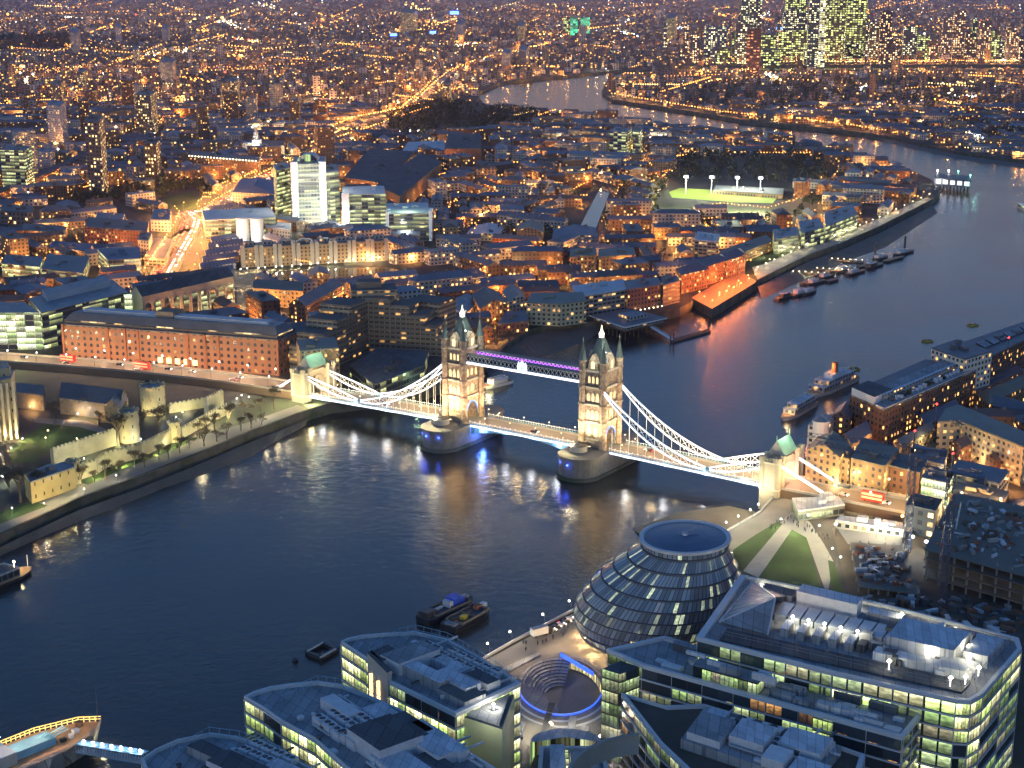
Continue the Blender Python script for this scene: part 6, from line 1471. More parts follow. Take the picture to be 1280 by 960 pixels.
for k in range(20):
    a0=R(100+k*8);a1=R(108+k*8); c=G(830,985,z); r=26
    b.face([(c[0]+r*math.cos(a0),c[1]+r*math.sin(a0),z-4),(c[0]+r*math.cos(a1),c[1]+r*math.sin(a1),z-4),(c[0]+r*math.cos(a1),c[1]+r*math.sin(a1),z+2.6),(c[0]+r*math.cos(a0),c[1]+r*math.sin(a0),z+2.6)],0)
    b.face([(c[0]+r*math.cos(a0),c[1]+r*math.sin(a0),z+2.6),(c[0]+r*math.cos(a1),c[1]+r*math.sin(a1),z+2.6),(c[0]+(r-1)*math.cos(a1),c[1]+(r-1)*math.sin(a1),z+2.6),(c[0]+(r-1)*math.cos(a0),c[1]+(r-1)*math.sin(a0),z+2.6)],0)
child(e,'curved_wall',b,'concrete')
# small pavilion between the prow blocks and the dark block
e,P_,z=office('small office block with a half round glass roof beside the sunken theatre',[(676,935),(752,935),(765,985),(672,985)],16,4,litf=(.4,.3,.3),seed=41)
b=MB(); c=G(708,925,GZ+9); 
for k in range(12):
    a0=math.pi*k/12;a1=math.pi*(k+1)/12; b.face([(c[0],c[1],GZ+10),(c[0]+11*math.cos(a0),c[1]+9*math.sin(a0),GZ+8.2),(c[0]+11*math.cos(a1),c[1]+9*math.sin(a1),GZ+8.2)],0); b.face([(c[0]+11*math.cos(a0),c[1]+9*math.sin(a0),GZ),(c[0]+11*math.cos(a1),c[1]+9*math.sin(a1),GZ),(c[0]+11*math.cos(a1),c[1]+9*math.sin(a1),GZ+8.2),(c[0]+11*math.cos(a0),c[1]+9*math.sin(a0),GZ+8.2)],1)
child(e,'round_hall',b,['roof_white','f_room_dim'])
P4=[G(x,y,z) for x,y in((680,983),(760,983),(750,938),(680,938))]; slab(e,P4,z,.1,.35,.2,.9,3,'plant_white','roof_white',name='roof_unit'); slab(e,P4,z,.45,.9,.3,.8,2,'plant_white','roof_grey',name='roof_unit'); slab(e,P4,z,.37,.42,.2,.9,1.2,'f_room_lit',name='roof_light_strip')
for x,y,c,mt in((690,905,(1,.6,.3),'lamp_sodium'),(688,903,(1,.8,.5),'lamp_warm'),(750,920,(1,.8,.5),'lamp_warm'),(764,933,(.8,.7,1),'lamp_cool'),(765,940,(1,.7,.4),'lamp_warm')):
    g=G3(x,y,GZ+6); m=MB(); m.tube((g[0],g[1],GZ),g,.1,4,0); m.ico(g,.5,1); tag(m.build('plaza_lamp',['steel_dark',mt],loc=(g[0],g[1],GZ)),'globe lamp by the half round glass roof','street lamp','globe lamps by the half round glass roof'); lamp('plaza_light',(g[0],g[1]-1.5,g[2]),2600,c)
# ---- river wall promenade lamps, kiosk, people ----
SL=mk_lamp('river_lamp','small warm lamp on the river wall of the plaza','street lamp',3.6,'lamp_white',3200,(1,.85,.6),'warm lamps on the plaza river wall')
for k,(x,y) in enumerate(((612,818),(640,803),(681,781),(714,764),(742,750),(910,664),(925,656),(940,648),(950,641))): g=G(x,y); put_lamp(SL,g[0],g[1],f'{ORD[k]} warm lamp on the plaza river wall counted from the office blocks','warm lamps on the plaza river wall',2.2)
wl=[G(x,y) for x,y in((598,828),(640,804),(722,761))]; parapet('river_parapet','pale parapet of the plaza along the river before the glass hall',wl,1.0,.5,'rim',GZ)
wl=[G(x,y) for x,y in((905,667),(950,641),(966,622))]; parapet('river_parapet','pale parapet of the park river walk beside the bridge end',wl,1.0,.5,'rim',GZ)
for x,y,pw in((620,850,3000),(655,812,3600),(700,790,4200),(745,800,3600)): lit(x,y,pw,(1,.72,.42),GZ+6)
def mk_kiosk():
    g=G(674,795); e=empty('kiosk',(*g,GZ),'white sided delivery lorry parked on the riverside plaza','lorry'); a=.55
    m=MB(); m.box((g[0],g[1],GZ+.9),(6.5,2.5,2.7),a,0,1); child(e,'box_body',m,['plant_white','roof_white']); m=MB(); m.box((g[0]+4.2*math.cos(a),g[1]+4.2*math.sin(a),GZ+.6),(1.9,2.3,2.1),a,0); child(e,'cab',m,'car_dark')
    for s in(-2,2.6,4.4):
        for t in(-1.1,1.1): q=(g[0]+s*math.cos(a)-t*math.sin(a),g[1]+s*math.sin(a)+t*math.cos(a),GZ+.45); m=MB(); m.tube(q,(q[0]-.3*math.sin(a),q[1]+.3*math.cos(a),q[2]),.45,10,0,cap=True); child(e,'wheel',m,'black_paint')
mk_kiosk()
for k,(x,y,mt) in enumerate(((688,790,'black_paint'),(694,786,'red_paint'),(700,783,'car_dark'),(706,779,'red_paint'),(711,776,'car_silver'))):
    g=G(x,y); c=[cars[0],cars[1]][k%2]; put_car(c,g[0],g[1],.5,GZ+.03,['silver','dark'][k%2]+' car parked on the riverside plaza beside the white lorry',['silver','dark'][k%2]+' cars parked on the riverside plaza')
# ---- park by the bridge ----
sheet('lawn',[(905,745),(935,706),(978,655),(972,652),(945,668),(918,686),(903,705),(893,760)],'lawn',GZ+.07,'lawn between the round glass hall and the park path')
sheet('lawn',[(948,722),(990,662),(1008,672),(1028,742),(1000,736)],'lawn',GZ+.07,'triangular lawn between two pale park paths')
sheet('lawn',[(1035,700),(1042,702),(1056,742),(1040,742)],'lawn',GZ+.07,'narrow lawn strip beside the building site')
sheet('path',[(925,712),(975,652),(990,640),(1012,652),(1030,680),(1042,702),(1034,745),(1008,672),(990,662),(948,722)],'paving_pale',GZ+.06,'pale forked park path beneath the southern bridge end')
mark(gp([(890,790),(905,668),(985,600),(1060,650),(1060,745),(930,715)]))
for x,y,pw in((990,650,9000),(960,645,5000),(930,662,4000),(1015,668,5000),(1030,700,2500),(985,690,1500)): lit(x,y,pw,(1,.9,.5),GZ+6)
PK=mk_lamp('park_lamp','pale globe lamp in the small park under the bridge end','street lamp',4,'lamp_white',1600,(1,.9,.6),'pale lamps of the park under the bridge end')
for x,y in((972,660),(1006,655),(1020,668),(1036,697),(1046,708),(996,642),(1010,640)): g=G(x,y); put_lamp(PK,g[0],g[1],None,'pale lamps of the park under the bridge end',0)
# walkers
surf('cloth_dark',(.04,.04,.05),.9); surf('skin',(.45,.3,.22),.6)
def mk_person(label):
    e=empty('person',(0,0,0),label,'person')
    b=MB(); 
    b.lathe((0,0,0),[(.0,.8),(.2,.82),(.19,1.05),(.23,1.38),(.12,1.48),(.06,1.52),(.1,1.6),(.12,1.68),(.09,1.78),(0,1.81)],8,0)
    for s in(-1,1): b.tube((s*.09,0,.84),(s*.11,s*.16,.05),.1,6,0,.06); b.tube((s*.22,0,1.4),(s*.27,-s*.12,.85),.06,5,0,.04)
    child(e,'body',b,'cloth_dark'); return e
pr=mk_person('walker in dark clothes'); FIRST=[1]
def put_person(x,y,label,group,z=GZ+.07):
    g=G(x,y,z)
    if FIRST: FIRST.clear(); pr.location=(*g,z); pr['label']=label; pr['group']=group
    else: copy_tree(pr,(*g,z),rng.uniform(0,6),label,group)
for k in range(34):
    x=rng.uniform(960,1040); y=648+abs(x-985)*.5+rng.uniform(-3,6); put_person(x,y,'walker in dark clothes on the pale park path under the bridge end','walkers on the park path')
for k in range(26): x=rng.uniform(650,760); put_person(x,800-(x-650)*.42+rng.uniform(0,20),'walker in dark clothes on the riverside plaza before the glass hall','walkers on the riverside plaza')
# ---- southern approach road ----
cl=[B3(148,0,0)[:2],B3(180,0,0)[:2],B3(220,0,0)[:2],B3(300,-6,0)[:2],B3(380,-20,0)[:2]]
AL,AR=strip('road',cl,11,7.0,'paving_pale','raised approach road to the southern bridge tower',th=4.2,wallmat='brick_brown'); strip('road',cl,7,7.03,'road_lit','lit carriageway of the southern approach')
for l,n in((AL,'warehouse side'),(AR,'park side')): parapet('parapet_wall',f'stone parapet of the southern approach road, {n}',[q[:2] for q in l],1.1,.4,'stone_pale',7)
AP=mk_lamp('approach_lamp','yellow lamp along the southern approach road','street lamp',7,'lamp_warm',15000,(1,.66,.28),'yellow lamps along the southern approach')
for k in range(9):
    for t in(-10,10): q=B3(158+k*17,t-(0 if k<5 else (k-4)*1.6),0); put_lamp(AP,q[0],q[1],None,'yellow lamps along the southern approach',BROT+(math.pi/2 if t<0 else -math.pi/2),7)
for s,t,l in((176,3,'silver car leaving the southern bridge gate'),(196,3,'dark car behind the silver one leaving the bridge'),(215,-3,'silver car on the southern approach by the brown stone building'),(232,3,'dark car halfway along the southern approach')):
    q=B3(s,t,7.06); put_car(cars[0] if 'silver' in l else cars[1],q[0],q[1],BROT,7.06,l)
q=B3(190,3,7.06); put_car(bus,q[0],q[1],BROT,7.06,'red double decker bus leaving the southern bridge gate')
X('shop','glass fronted low shops under the southern approach road','shop',[(998,640),(1056,632),(1048,622),(990,624)],h=4.5,wall='f_office_lit',roof='roof_white'); 
X('office_building','white low visitor pavilion with bright lights beside the building site','pavilion',[(1044,652),(1130,664),(1128,655),(1050,646)],h=3,wall='f_pale',roof='roof_white')
for x,y in((1012,636),(1040,645),(1096,660),(1108,662),(1000,634)): lit(x,y,7000,(1,.85,.5),GZ+4)
for x,y,mt,c in((1096,657,'lamp_white',(1,.95,.7)),(1108,659,'lamp_white',(1,.95,.7)),(1141,671,'lamp_white',(1,.95,.7)),(1158,677,'lamp_cool',(.6,.75,1)),(1045,655,'lamp_warm',(1,.8,.4)),(1128,645,'lamp_sodium',SOD)):
    g=G3(x,y,GZ+6); m=MB(); m.tube((g[0],g[1],GZ),g,.12,4,0); m.ico(g,.8,1); tag(m.build('site_lamp',['steel_dark',mt],loc=(g[0],g[1],GZ)),'floodlight over the building site','floodlight','floodlights over the building site'); lamp('site_light',(g[0],g[1]-1,g[2]+1),8000,c)
# ---- building site ----
sheet('site_ground',[(1040,660),(1130,662),(1290,640),(1330,820),(1150,772),(1062,748)],'roof_brown',GZ+.05,'bare ground of the building site'); sheet('site_slab',[(1045,658),(1125,662),(1130,690),(1060,680)],'concrete',GZ+.08,'pale concrete slab of the building site')
def frame_building(label,pxs,floors,fh=3.6,nx=7,ny=4):
    P4=[G(x,y,GZ) for x,y in pxs]; c=((P4[0][0]+P4[2][0])/2,(P4[0][1]+P4[2][1])/2); e=empty('concrete_frame',(*c,GZ),label,'building'); mark(P4)
    for k in range(1,floors+1):
        m=MB(); z=GZ+k*fh; m.prism(P4,z-.35,z,0,0,bottom=True); child(e,'floor_slab',m,'concrete_brown')
    for i in range(nx+1):
        for j in range(ny+1):
            if 0<i<nx and 0<j<ny: continue
            q=lerp2(lerp2(P4[0],P4[1],.02+.96*i/nx),lerp2(P4[3],P4[2],.02+.96*i/nx),.03+.94*j/ny); m=MB(); m.box((*q,GZ),(.6,.6,floors*fh+rng.choice((0,0,1.4))),.3,0); child(e,'column',m,'concrete')
    z=GZ+floors*fh
    for k in range(110):
        q=lerp2(lerp2(P4[0],P4[1],rng.uniform(.05,.95)),lerp2(P4[3],P4[2],rng.uniform(0,1)) if False else lerp2(P4[3],P4[2],rng.uniform(.05,.95)),rng.uniform(.1,.9)); m=MB(); m.box((*q,z),(rng.uniform(.6,5),rng.uniform(.5,2),rng.uniform(.3,1.6)),rng.uniform(0,3),0); child(e,'site_material',m,rng.choice(('concrete','timber','brick_red','plant_white','roof_grey')))
    return e,P4,z
e,P4,z=frame_building('low concrete basement frame of the building site strewn with formwork',[(1072,742),(1150,752),(1128,690),(1062,686)],1,3.0,6,4)
frame_building('unfinished concrete frame four storeys high at the right edge of the building site',[(1152,730),(1300,772),(1310,680),(1190,655)],4,3.7,8,5)
for k in range(150):
    x=rng.uniform(1060,1279); y=rng.uniform(750,796) if x<1240 else rng.uniform(760,800); 
    if y>728+(x-1060)*.32+26: continue
    g=G(x,y); m=MB(); m.box((*g,GZ),(rng.uniform(1.5,6),rng.uniform(1.2,2.6),rng.uniform(.6,2.8)),rng.uniform(0,3),0); tag(m.build(rng.choice(('site_hut',)) ,rng.choice(('plant_white','brick_red','timber','roof_grey','roof_brown','concrete','felt_roof')),loc=(*g,GZ)),'small hut or stack of material on the cluttered ground behind the large wedge shaped office','hut','huts and stacks of the building site')
def crane(px,py,ytop,label,jang,jl,red=True):
    g=G(px,py); zt=zat(*g,ytop); e=empty('tower_crane',(*g,GZ),label,'crane')
    m=MB(); w=1.3; n=int((zt-GZ)/2.6)
    for sx,sy in((-w,-w),(w,-w),(w,w),(-w,w)): m.tube((g[0]+sx,g[1]+sy,GZ),(g[0]+sx,g[1]+sy,zt),.2,4,0)
    for k in range(n):
        z0=GZ+k*2.6;z1=z0+2.6; c=[(-w,-w),(w,-w),(w,w),(-w,w)]
        for i in range(4): a,b_=c[i],c[(i+1)%4]; m.beam((g[0]+a[0],g[1]+a[1],z0),(g[0]+b_[0],g[1]+b_[1],z1),.16,.16,0); m.beam((g[0]+a[0],g[1]+a[1],z1),(g[0]+b_[0],g[1]+b_[1],z1),.14,.14,0)
    child(e,'mast',m,'crane_blue')
    m=MB(); d=Vector((math.cos(jang),math.sin(jang),0)); nn=Vector((-d.y,d.x,0)); o=Vector((*g,zt)); k=0; st=2.6
    while k*st<jl:
        a=o+d*k*st; b_=o+d*(k+1)*st; 
        for s in(-.8,.8): m.beam(a+nn*s,b_+nn*s,.16,.16,0); m.beam(a+nn*s,(a+b_)/2+Vector((0,0,1.5)),.12,.12,0); m.beam((a+b_)/2+Vector((0,0,1.5)),b_+nn*s,.12,.12,0)
        m.beam((a+b_)/2+Vector((0,0,1.5)),(a+b_)/2+d*st+Vector((0,0,1.5)),.16,.16,0); k+=1
    child(e,'jib',m,'crane_blue')
    m=MB(); m.beam(o,o-d*13,1.4,.6,0); m.box(o-d*12-Vector((0,0,2)),(3,2.4,2.6),jang,0); child(e,'counter_jib',m,'crane_blue')
    m=MB(); top=o+Vector((0,0,7)); m.tube(o,top,.3,4,0); m.tube(top,o+d*jl*.7+Vector((0,0,1.5)),.08,4,0); m.tube(top,o-d*12,.08,4,0); child(e,'apex',m,'crane_blue')
    m=MB(); m.box(o+nn*1.8-Vector((0,0,1.5)),(1.8,1.6,2.1),jang,0); child(e,'cab',m,'glass_dark')
    m=MB(); m.ico(top+Vector((0,0,.4)),.55,0); child(e,'warning_lamp',m,'lamp_red')
crane(1133,690,560,'dark lattice tower crane standing nearest the southern approach road',2.75,46)
crane(1177,752,590,'dark lattice tower crane rising behind the large wedge shaped office block',2.45,55)
e=empty('luffing_crane',G3(1188,700),'thin pale raised crane boom beside the concrete frame','crane'); g=G(1186,705); m=MB(); m.tube((*g,GZ),(g[0]+4,g[1]+3,GZ+26),.35,5,0); child(e,'boom',m,'rim'); m=MB(); m.box((*g,GZ),(5,3,2.6),.4,0); child(e,'body',m,'roof_white')
X('apartment_building','small black cube block with rows of pale windows beside the nearer tower crane','building',[(1132,632),(1170,640),(1178,626),(1140,618)],hb=34,wall='f_slab',roof='felt_roof',tint=(.25,.3,.35))
# ---- streets right of the bridge ----
Lq=[('warehouse','yellow brick gabled warehouse with a glazed bay beside the southern bridge gate','warehouse',[(1008,562),(1050,572),(1062,556),(1022,546)],46,'f_stock','gable',5,(1.1,1,.7)),
('apartment_building','white rendered tower house with a round drum behind the gabled warehouse','apartment building',[(1010,532),(1032,536),(1042,524),(1022,520)],36,'f_pale','flat',3,(1.6,1.6,1.6)),
('office_building','brick and white striped building with tall lit windows on the southern approach','office building',[(1042,570),(1062,575),(1068,564),(1050,560)],40,'f_pale','flat',3,(1.3,1.0,.7)),
('office_building','brown stone office with a wide blue overhanging roof on the southern approach','office building',[(1064,574),(1106,584),(1124,562),(1078,548)],42,'f_stock','flat',3,(.9,.8,.6)),
('office_building','dark brick office with a lit yellow window beyond the brown stone office','office building',[(1107,582),(1150,592),(1160,576),(1122,568)],34,'f_brick','flat',3,(.7,.65,.6)),
('office_building','green lit glass fronted building between brick blocks on the southern approach','office building',[(1152,598),(1186,605),(1192,594),(1160,588)],40,'f_atrium','flat',3,(1,1,1)),
('office_building','orange lit brick building with a row of yellow windows by the black cube block','office building',[(1187,618),(1254,632),(1262,616),(1198,604)],24,'f_brick','flat',3,(1.3,1,.7)),
('office_building','grey topped long block above the orange lit brick building','office building',[(1186,590),(1250,606),(1262,590),(1198,576)],30,'f_concrete','flat',3,(1,1,1.1)),
('apartment_building','small orange lit house at the right edge below the grey topped block','apartment building',[(1254,640),(1290,648),(1300,632),(1264,624)],18,'f_brick','hip',3,(1.4,1,.8)),
('office_building','pale stone office with a flat blue roof behind the green lit building','office building',[(1136,572),(1180,582),(1184,566),(1142,556)],24,'f_concrete','flat',3,(1.1,1.1,1.1)),
('apartment_building','curved cream apartment building with dormer windows and many small openings','apartment building',[(1172,528),(1182,512),(1198,507),(1240,524),(1290,545),(1280,560),(1230,540),(1200,527)],46,'f_pale','flat',3,(1.3,1.15,.85)),
('apartment_building','blue roofed red fronted block inside the curved cream building','apartment building',[(1188,552),(1236,534),(1246,542),(1202,560)],26,'f_brick','gable',3,(1,.8,.8)),
('apartment_building','narrow blue roofed strip building before the long quay warehouse','apartment building',[(1116,552),(1160,530),(1168,536),(1128,558)],18,'f_stock','gable',3,(.9,.95,1)),
('apartment_building','blue roofed house row right of the red fronted block','apartment building',[(1232,570),(1266,554),(1276,560),(1246,578)],22,'f_brick','gable',3,(1.2,.9,.7)),
('warehouse','dark slate roofed warehouse with two lit skylights behind the long quay warehouse','warehouse',[(1142,520),(1190,500),(1200,512),(1158,532)],20,'f_stock','gable',3,(.6,.65,.8)),
('warehouse','dark blue roofed warehouse row at the right edge above the cream building','warehouse',[(1232,505),(1290,520),(1300,508),(1240,492)],18,'f_brick','gable',3,(.7,.7,.8)),
('warehouse','long brown brick warehouse with golden lit side at the right edge','warehouse',[(1220,492),(1290,462),(1300,474),(1236,505)],20,'f_stock','hip',3,(1,.8,.5)),
('warehouse','roof cluttered warehouse between the long quay building and the golden lit one','warehouse',[(1204,480),(1266,455),(1282,464),(1222,490)],18,'f_brick','flat',3,(.7,.7,.8)),
('warehouse','blue roofed warehouse wing beside the white drum house','warehouse',[(1050,546),(1076,530),(1090,540),(1064,556)],26,'f_stock','gable',4,(.8,.85,1)),
('warehouse','slate roofed warehouse with yellow lit dormers behind the white drum house','warehouse',[(1062,510),(1086,514),(1092,502),(1068,498)],30,'f_stock','hip',4,(.8,.8,.9)),
('warehouse','dark gabled warehouse next to the slate roofed one with lit dormers','warehouse',[(1040,520),(1062,524),(1068,512),(1048,508)],28,'f_brick','gable',4,(.7,.75,.9))]
for n,l,c,r,hb,w,t,rh,tn in Lq: X(n,l,c,r,hb=hb,wall=w,top=t,rh=rh,tint=tn)
for x,y,pw,c in((1045,602,9000,(1,.75,.4)),(1092,604,9000,(1,.8,.35)),(1170,622,9000,(.7,1,.7)),(1220,640,9000,SOD),(1262,650,9000,SOD),(1180,590,3000,(1,.8,.5)),(1225,572,5000,(1,.7,.3)),(1190,575,5000,(1,.75,.4)),(1250,575,6000,SOD),(1160,548,4000,(1,.8,.4)),(1125,530,3500,SOD),(1150,520,3500,SOD),(1195,500,3500,(1,.7,.3)),(1240,485,5000,SOD),(1270,470,5000,SOD),(1266,540,5000,(1,.7,.4)),(1100,560,3000,(1,.8,.4)),(1270,600,6000,SOD),(1240,600,3000,SOD)): lit(x,y,pw,c,GZ+7)
g=G(1026,530,GZ+17); m=MB(); m.lathe((*g,GZ+10),[(4,0),(4,8),(4.4,8),(4.4,9),(0,11)],14,0,mi=[0,0,0,1]); tag(m.build('roof_drum',['white_paint','lead'],loc=(*g,GZ+10)),'white round roof drum crowning the white rendered tower house','tower')
# long quay warehouse with white terraces
e,p,z=X('warehouse','very long brick quay warehouse with white rooftop terraces beyond the southern bridge gate','warehouse',[(1106,513),(1062,494),(1158,452),(1222,462)],hb=48,wall='f_brick',roof='slate',tint=(.85,.8,.7),par=1)
P4=[G(x,y,z) for x,y in((1106,513),(1222,462),(1158,452),(1062,494))]
slab(e,P4,z,0,1,0,.25,1.2,'white_paint','roof_grey',name='terrace'); slab(e,P4,z,.08,1,.25,.32,4.2,'f_pale','roof_white',name='penthouse_wall'); slab(e,P4,z,.08,1,.32,.6,4.0,'slate','roof_grey',name='penthouse'); slab(e,P4,z,0,.2,.3,.95,4.6,'white_paint','felt_roof',name='penthouse'); slab(e,P4,z,.22,.95,.62,.95,2.6,'felt_roof','slate',name='river_roof')
for k in range(20): g=onroof(P4,z)(.12+.042*k,.12,1.2); b=MB(); b.box(g,(rng.uniform(1,3),rng.uniform(1,2),rng.uniform(1,2.4)),BROT,0); child(e,'terrace_planter',b,rng.choice(('leaf_dark','plant_white','timber')))
e,p,z=X('warehouse','white penthouse block with square windows standing across the long quay warehouse','apartment building',[(1164,436),(1206,450),(1240,440),(1196,425)],hb=60,wall='f_pale',roof='slate',tint=(1.7,1.7,1.6)); 
e,p,z=X('warehouse','slate roofed continuation of the quay warehouses towards the right edge','warehouse',[(1240,446),(1300,416),(1284,402),(1206,428)],hb=46,wall='f_brick',roof='slate',tint=(.8,.75,.7))
P4=[G(x,y,z) for x,y in((1240,446),(1300,416),(1284,402),(1206,428))]; 
for k in range(6): slab(e,P4,z,.05+.15*k,.17+.15*k,.35,.7,1.8,'felt_roof','roof_grey',name='skylight')
for x,y,l in((1261,422,'on the slate roofed quay warehouse'),(1171,505,'on the dark roof behind the long quay warehouse')):
    g=G3(x,y,GZ+32); m=MB(); m.ico(g,.7,0); m.tube((g[0],g[1],GZ+24),g,.15,4,1); tag(m.build('warning_lamp',['lamp_red','steel_dark'],loc=g),'red warning lamp '+l,'lamp')
# lit crossing light trails are left out: only real cars stand on the roads
# ---- ships moored by the quay ----
def ship(label,pxs,zd,decks,hull='white_paint',name='passenger_boat',lt=True,cat='boat',glow=(1,.7,.4)):
    bow,stern,w=pxs; a=Vector(G(*bow,WZ)); s=Vector(G(*stern,WZ)); d=(a-s); L=d.length; d.normalize(); n=Vector((-d.y,d.x)); e=empty(name,(s.x,s.y,WZ),label,cat)
    m=MB(); pts=[(0,-.8),(0,.8),(.1,1),(.75,1),(.93,.55),(1,0),(.93,-.55),(.75,-1),(.1,-1)]
    lo=[(s+d*L*u*.97+n*v*w/2*.85) for u,v in pts]; hi=[(s+d*L*u+n*v*w/2) for u,v in pts]
    for i in range(9):
        j=(i+1)%9; m.face([(lo[i].x,lo[i].y,WZ-.3),(lo[j].x,lo[j].y,WZ-.3),(hi[j].x,hi[j].y,WZ+zd),(hi[i].x,hi[i].y,WZ+zd)][::-1],0)
    m.face([(q.x,q.y,WZ+zd-.05) for q in hi][::-1],1); child(e,'hull',m,[hull,'timber_deck' if cat!='barge' else 'felt_roof'])
    z=WZ+zd; ang=math.atan2(d.y,d.x)
    for (u0,u1,ww,h,mat,mt) in decks:
        c=s+d*L*(u0+u1)/2; m=MB(); m.box((c.x,c.y,z),(L*(u1-u0),w*ww,h),ang,0,1); child(e,'deckhouse',m,[mat,mt]); 
        b=railing([(s+d*L*uu+n*vv*w*ww/2)[:] for uu,vv in((u0,-1),(u1,-1),(u1,1),(u0,1))],z+h,.9,3,'white_paint',.08); b.build('railing','white_paint',e)
        z+=h
    if lt: q=s+d*L*.85; lamp('boat_light',(q.x,q.y,WZ+zd+3),3600,glow,e)
    return e,s,d,n,L,z
ship('white two deck river boat moored at the quay below the white drum house',((978,527),(1016,505),9),2.2,[(.08,.8,.8,2.4,'f_pale','roof_white'),(.12,.7,.7,2.2,'f_pale','roof_white')],glow=(1,.65,.3))
e,s,d,n,L,z=ship('larger white river boat with a brown funnel behind the two deck boat',((1012,498),(1066,474),12),2.6,[(.08,.85,.85,2.6,'f_pale','roof_white'),(.12,.75,.75,2.4,'f_pale','roof_white'),(.3,.6,.5,2.2,'white_paint','roof_white')],glow=(1,.55,.25))
m=MB(); q=s+d*L*.45; m.lathe((q.x,q.y,z-1),[(2,0),(1.9,7),(1.5,7)],12,0); child(e,'funnel',m,'brick_red'); lamp('boat_light',(q.x-3,q.y-2,z+4),3500,(1,.45,.15),e)
lit(1010,520,2500,(1,.3,.2),GZ+4)
for x,y,l in((1067,462,'yellow mooring buoy nearest the large white river boat'),(1216,407,'yellow mooring buoy nearest the right edge'),(1159,427,'small mooring buoy beside the white penthouse block')):
    g=G(x,y,WZ); m=MB(); m.box((*g,WZ),(7,4.6,.9),.2,0,1); m.lathe((*g,WZ+.9),[(.8,0),(.6,1.2),(0,1.3)],8,0); tag(m.build('buoy',['yellow_paint','felt_roof'],loc=(*g,WZ)),l,'buoy')
# warship at the lower left with its gangway
e,s,d,n,L,z=ship('floodlit warship bow pointing to the middle of the river at the bottom left corner',((128,924),(-150,1040),18),6.5,[],hull='roof_grey',name='warship',cat='ship',lt=False)
ang=math.atan2(d.y,d.x)
for u,w_,h,zz in((.5,10,4,0),(.42,8,8,0),(.36,6,12,0)):
    c=s+d*L*u; m=MB(); m.box((c.x,c.y,WZ+6.5),(L*.12,w_,h),ang,0); child(e,'superstructure',m,'aluminium')
for u in(.62,.71): 
    c=s+d*L*u; m=MB(); m.box((c.x,c.y,WZ+6.5),(7,6,2.6),ang,0); 
    for k in(-1.4,0,1.4): a=c+n*k; m.tube((a.x,a.y,WZ+8.2),(a.x+d.x*9,a.y+d.y*9,WZ+9.2),.25,6,0)
    child(e,'gun_turret',m,'steel_blue')
for k in range(10): c=s+d*L*(.55+.04*k)+n*rng.uniform(-3,3); m=MB(); m.box((c.x,c.y,WZ+6.5),(rng.uniform(1,2.5),rng.uniform(1,2),rng.uniform(.5,1.8)),ang,0); child(e,'deck_fitting',m,rng.choice(('steel_dark','white_paint','timber')))
c=s+d*L*.985; m=MB(); m.tube((c.x,c.y,WZ+6.5),(c.x,c.y,WZ+19),.14,5,0,.06); child(e,'flagstaff',m,'steel_dark')
edge=[s+d*L*u+n*v*9.1 for u,v in((.4,1),(.75,1),(.93,.55),(1,0))]; b=railing([(q.x,q.y) for q in edge],WZ+6.4,1.8,1.6,closed=False,post=.2); child(e,'bow_rail',b,'rail_glow')  # floodlit look put into the rail as its own glow
edge=[s+d*L*u+n*v*9.1 for u,v in((.4,-1),(.75,-1),(.93,-.55),(1,0))]; b=railing([(q.x,q.y) for q in edge],WZ+6.4,1.1,2.5,closed=False,post=.1); child(e,'bow_rail',b,'rim')
for u in(.5,.6,.7,.8,.9): c=s+d*L*u; lamp('deck_light',(c.x,c.y,WZ+12),1600,(1,.72,.4),e)
c=s+d*L*.52; m=MB(); m.ico((c.x,c.y,WZ+15),.8,0); child(e,'searchlight',m,'lamp_cool'); lamp('deck_light',(c.x,c.y-1,WZ+17),2500,(1,.85,.8),e)
c=s+d*L*1.03; lamp('deck_light',(c.x,c.y-6,WZ+4),700,(1,.9,.5),e)
def covered_gangway():
    a=Vector(G3(100,938,WZ+8)); b_=Vector(G3(182,952,GZ+6)); e=empty('gangway',tuple(a),'long covered gangway with white lamps from the warship to the prow office block','gangway'); d=(b_-a).normalized(); n=Vector((-d.y,d.x,0)).normalized()
    m=MB(); m.beam(a,b_,3.2,.4,0); m.beam(a+Vector((0,0,2.8)),b_+Vector((0,0,2.8)),3.4,.25,0); child(e,'deck_and_roof',m,'steel_blue')
    L=(b_-a).length; 
    m=MB()
    for k in range(25):
        q=a+d*L*k/24
        for s in(-1.6,1.6): m.beam(q+n*s,q+n*s+Vector((0,0,2.8)),.12,.12,0)
        if k<24:
            for s in(-1.6,1.6): m.beam(q+n*s,q+n*s+d*L/24+Vector((0,0,1.3)),.1,.1,0)
    child(e,'side_frame',m,'rim')
    for k in range(7): q=a+d*L*(k+.5)/7+Vector((0,0,3.4)); m=MB(); m.ico(q,.55,0); child(e,'roof_lamp',m,'lamp_cool'); lamp('gangway_light',q+Vector((0,-1,.8)),650,(.75,.85,1),e)
covered_gangway()
e,s,d,n,L,z=ship('pier boat with lit green awning cut by the left edge of the river',((40,712),(-60,752),12),1.6,[(.3,.75,.8,3,'f_office_lit','felt_roof')],hull='steel_dark',name='pier_boat',glow=(1,.8,.4))
for u,c in((.8,(1,.8,.4)),(.5,(.8,1,.4))): q=s+d*L*u; lamp('boat_light',(q.x,q.y-4,WZ+4.5),3800,c,e)
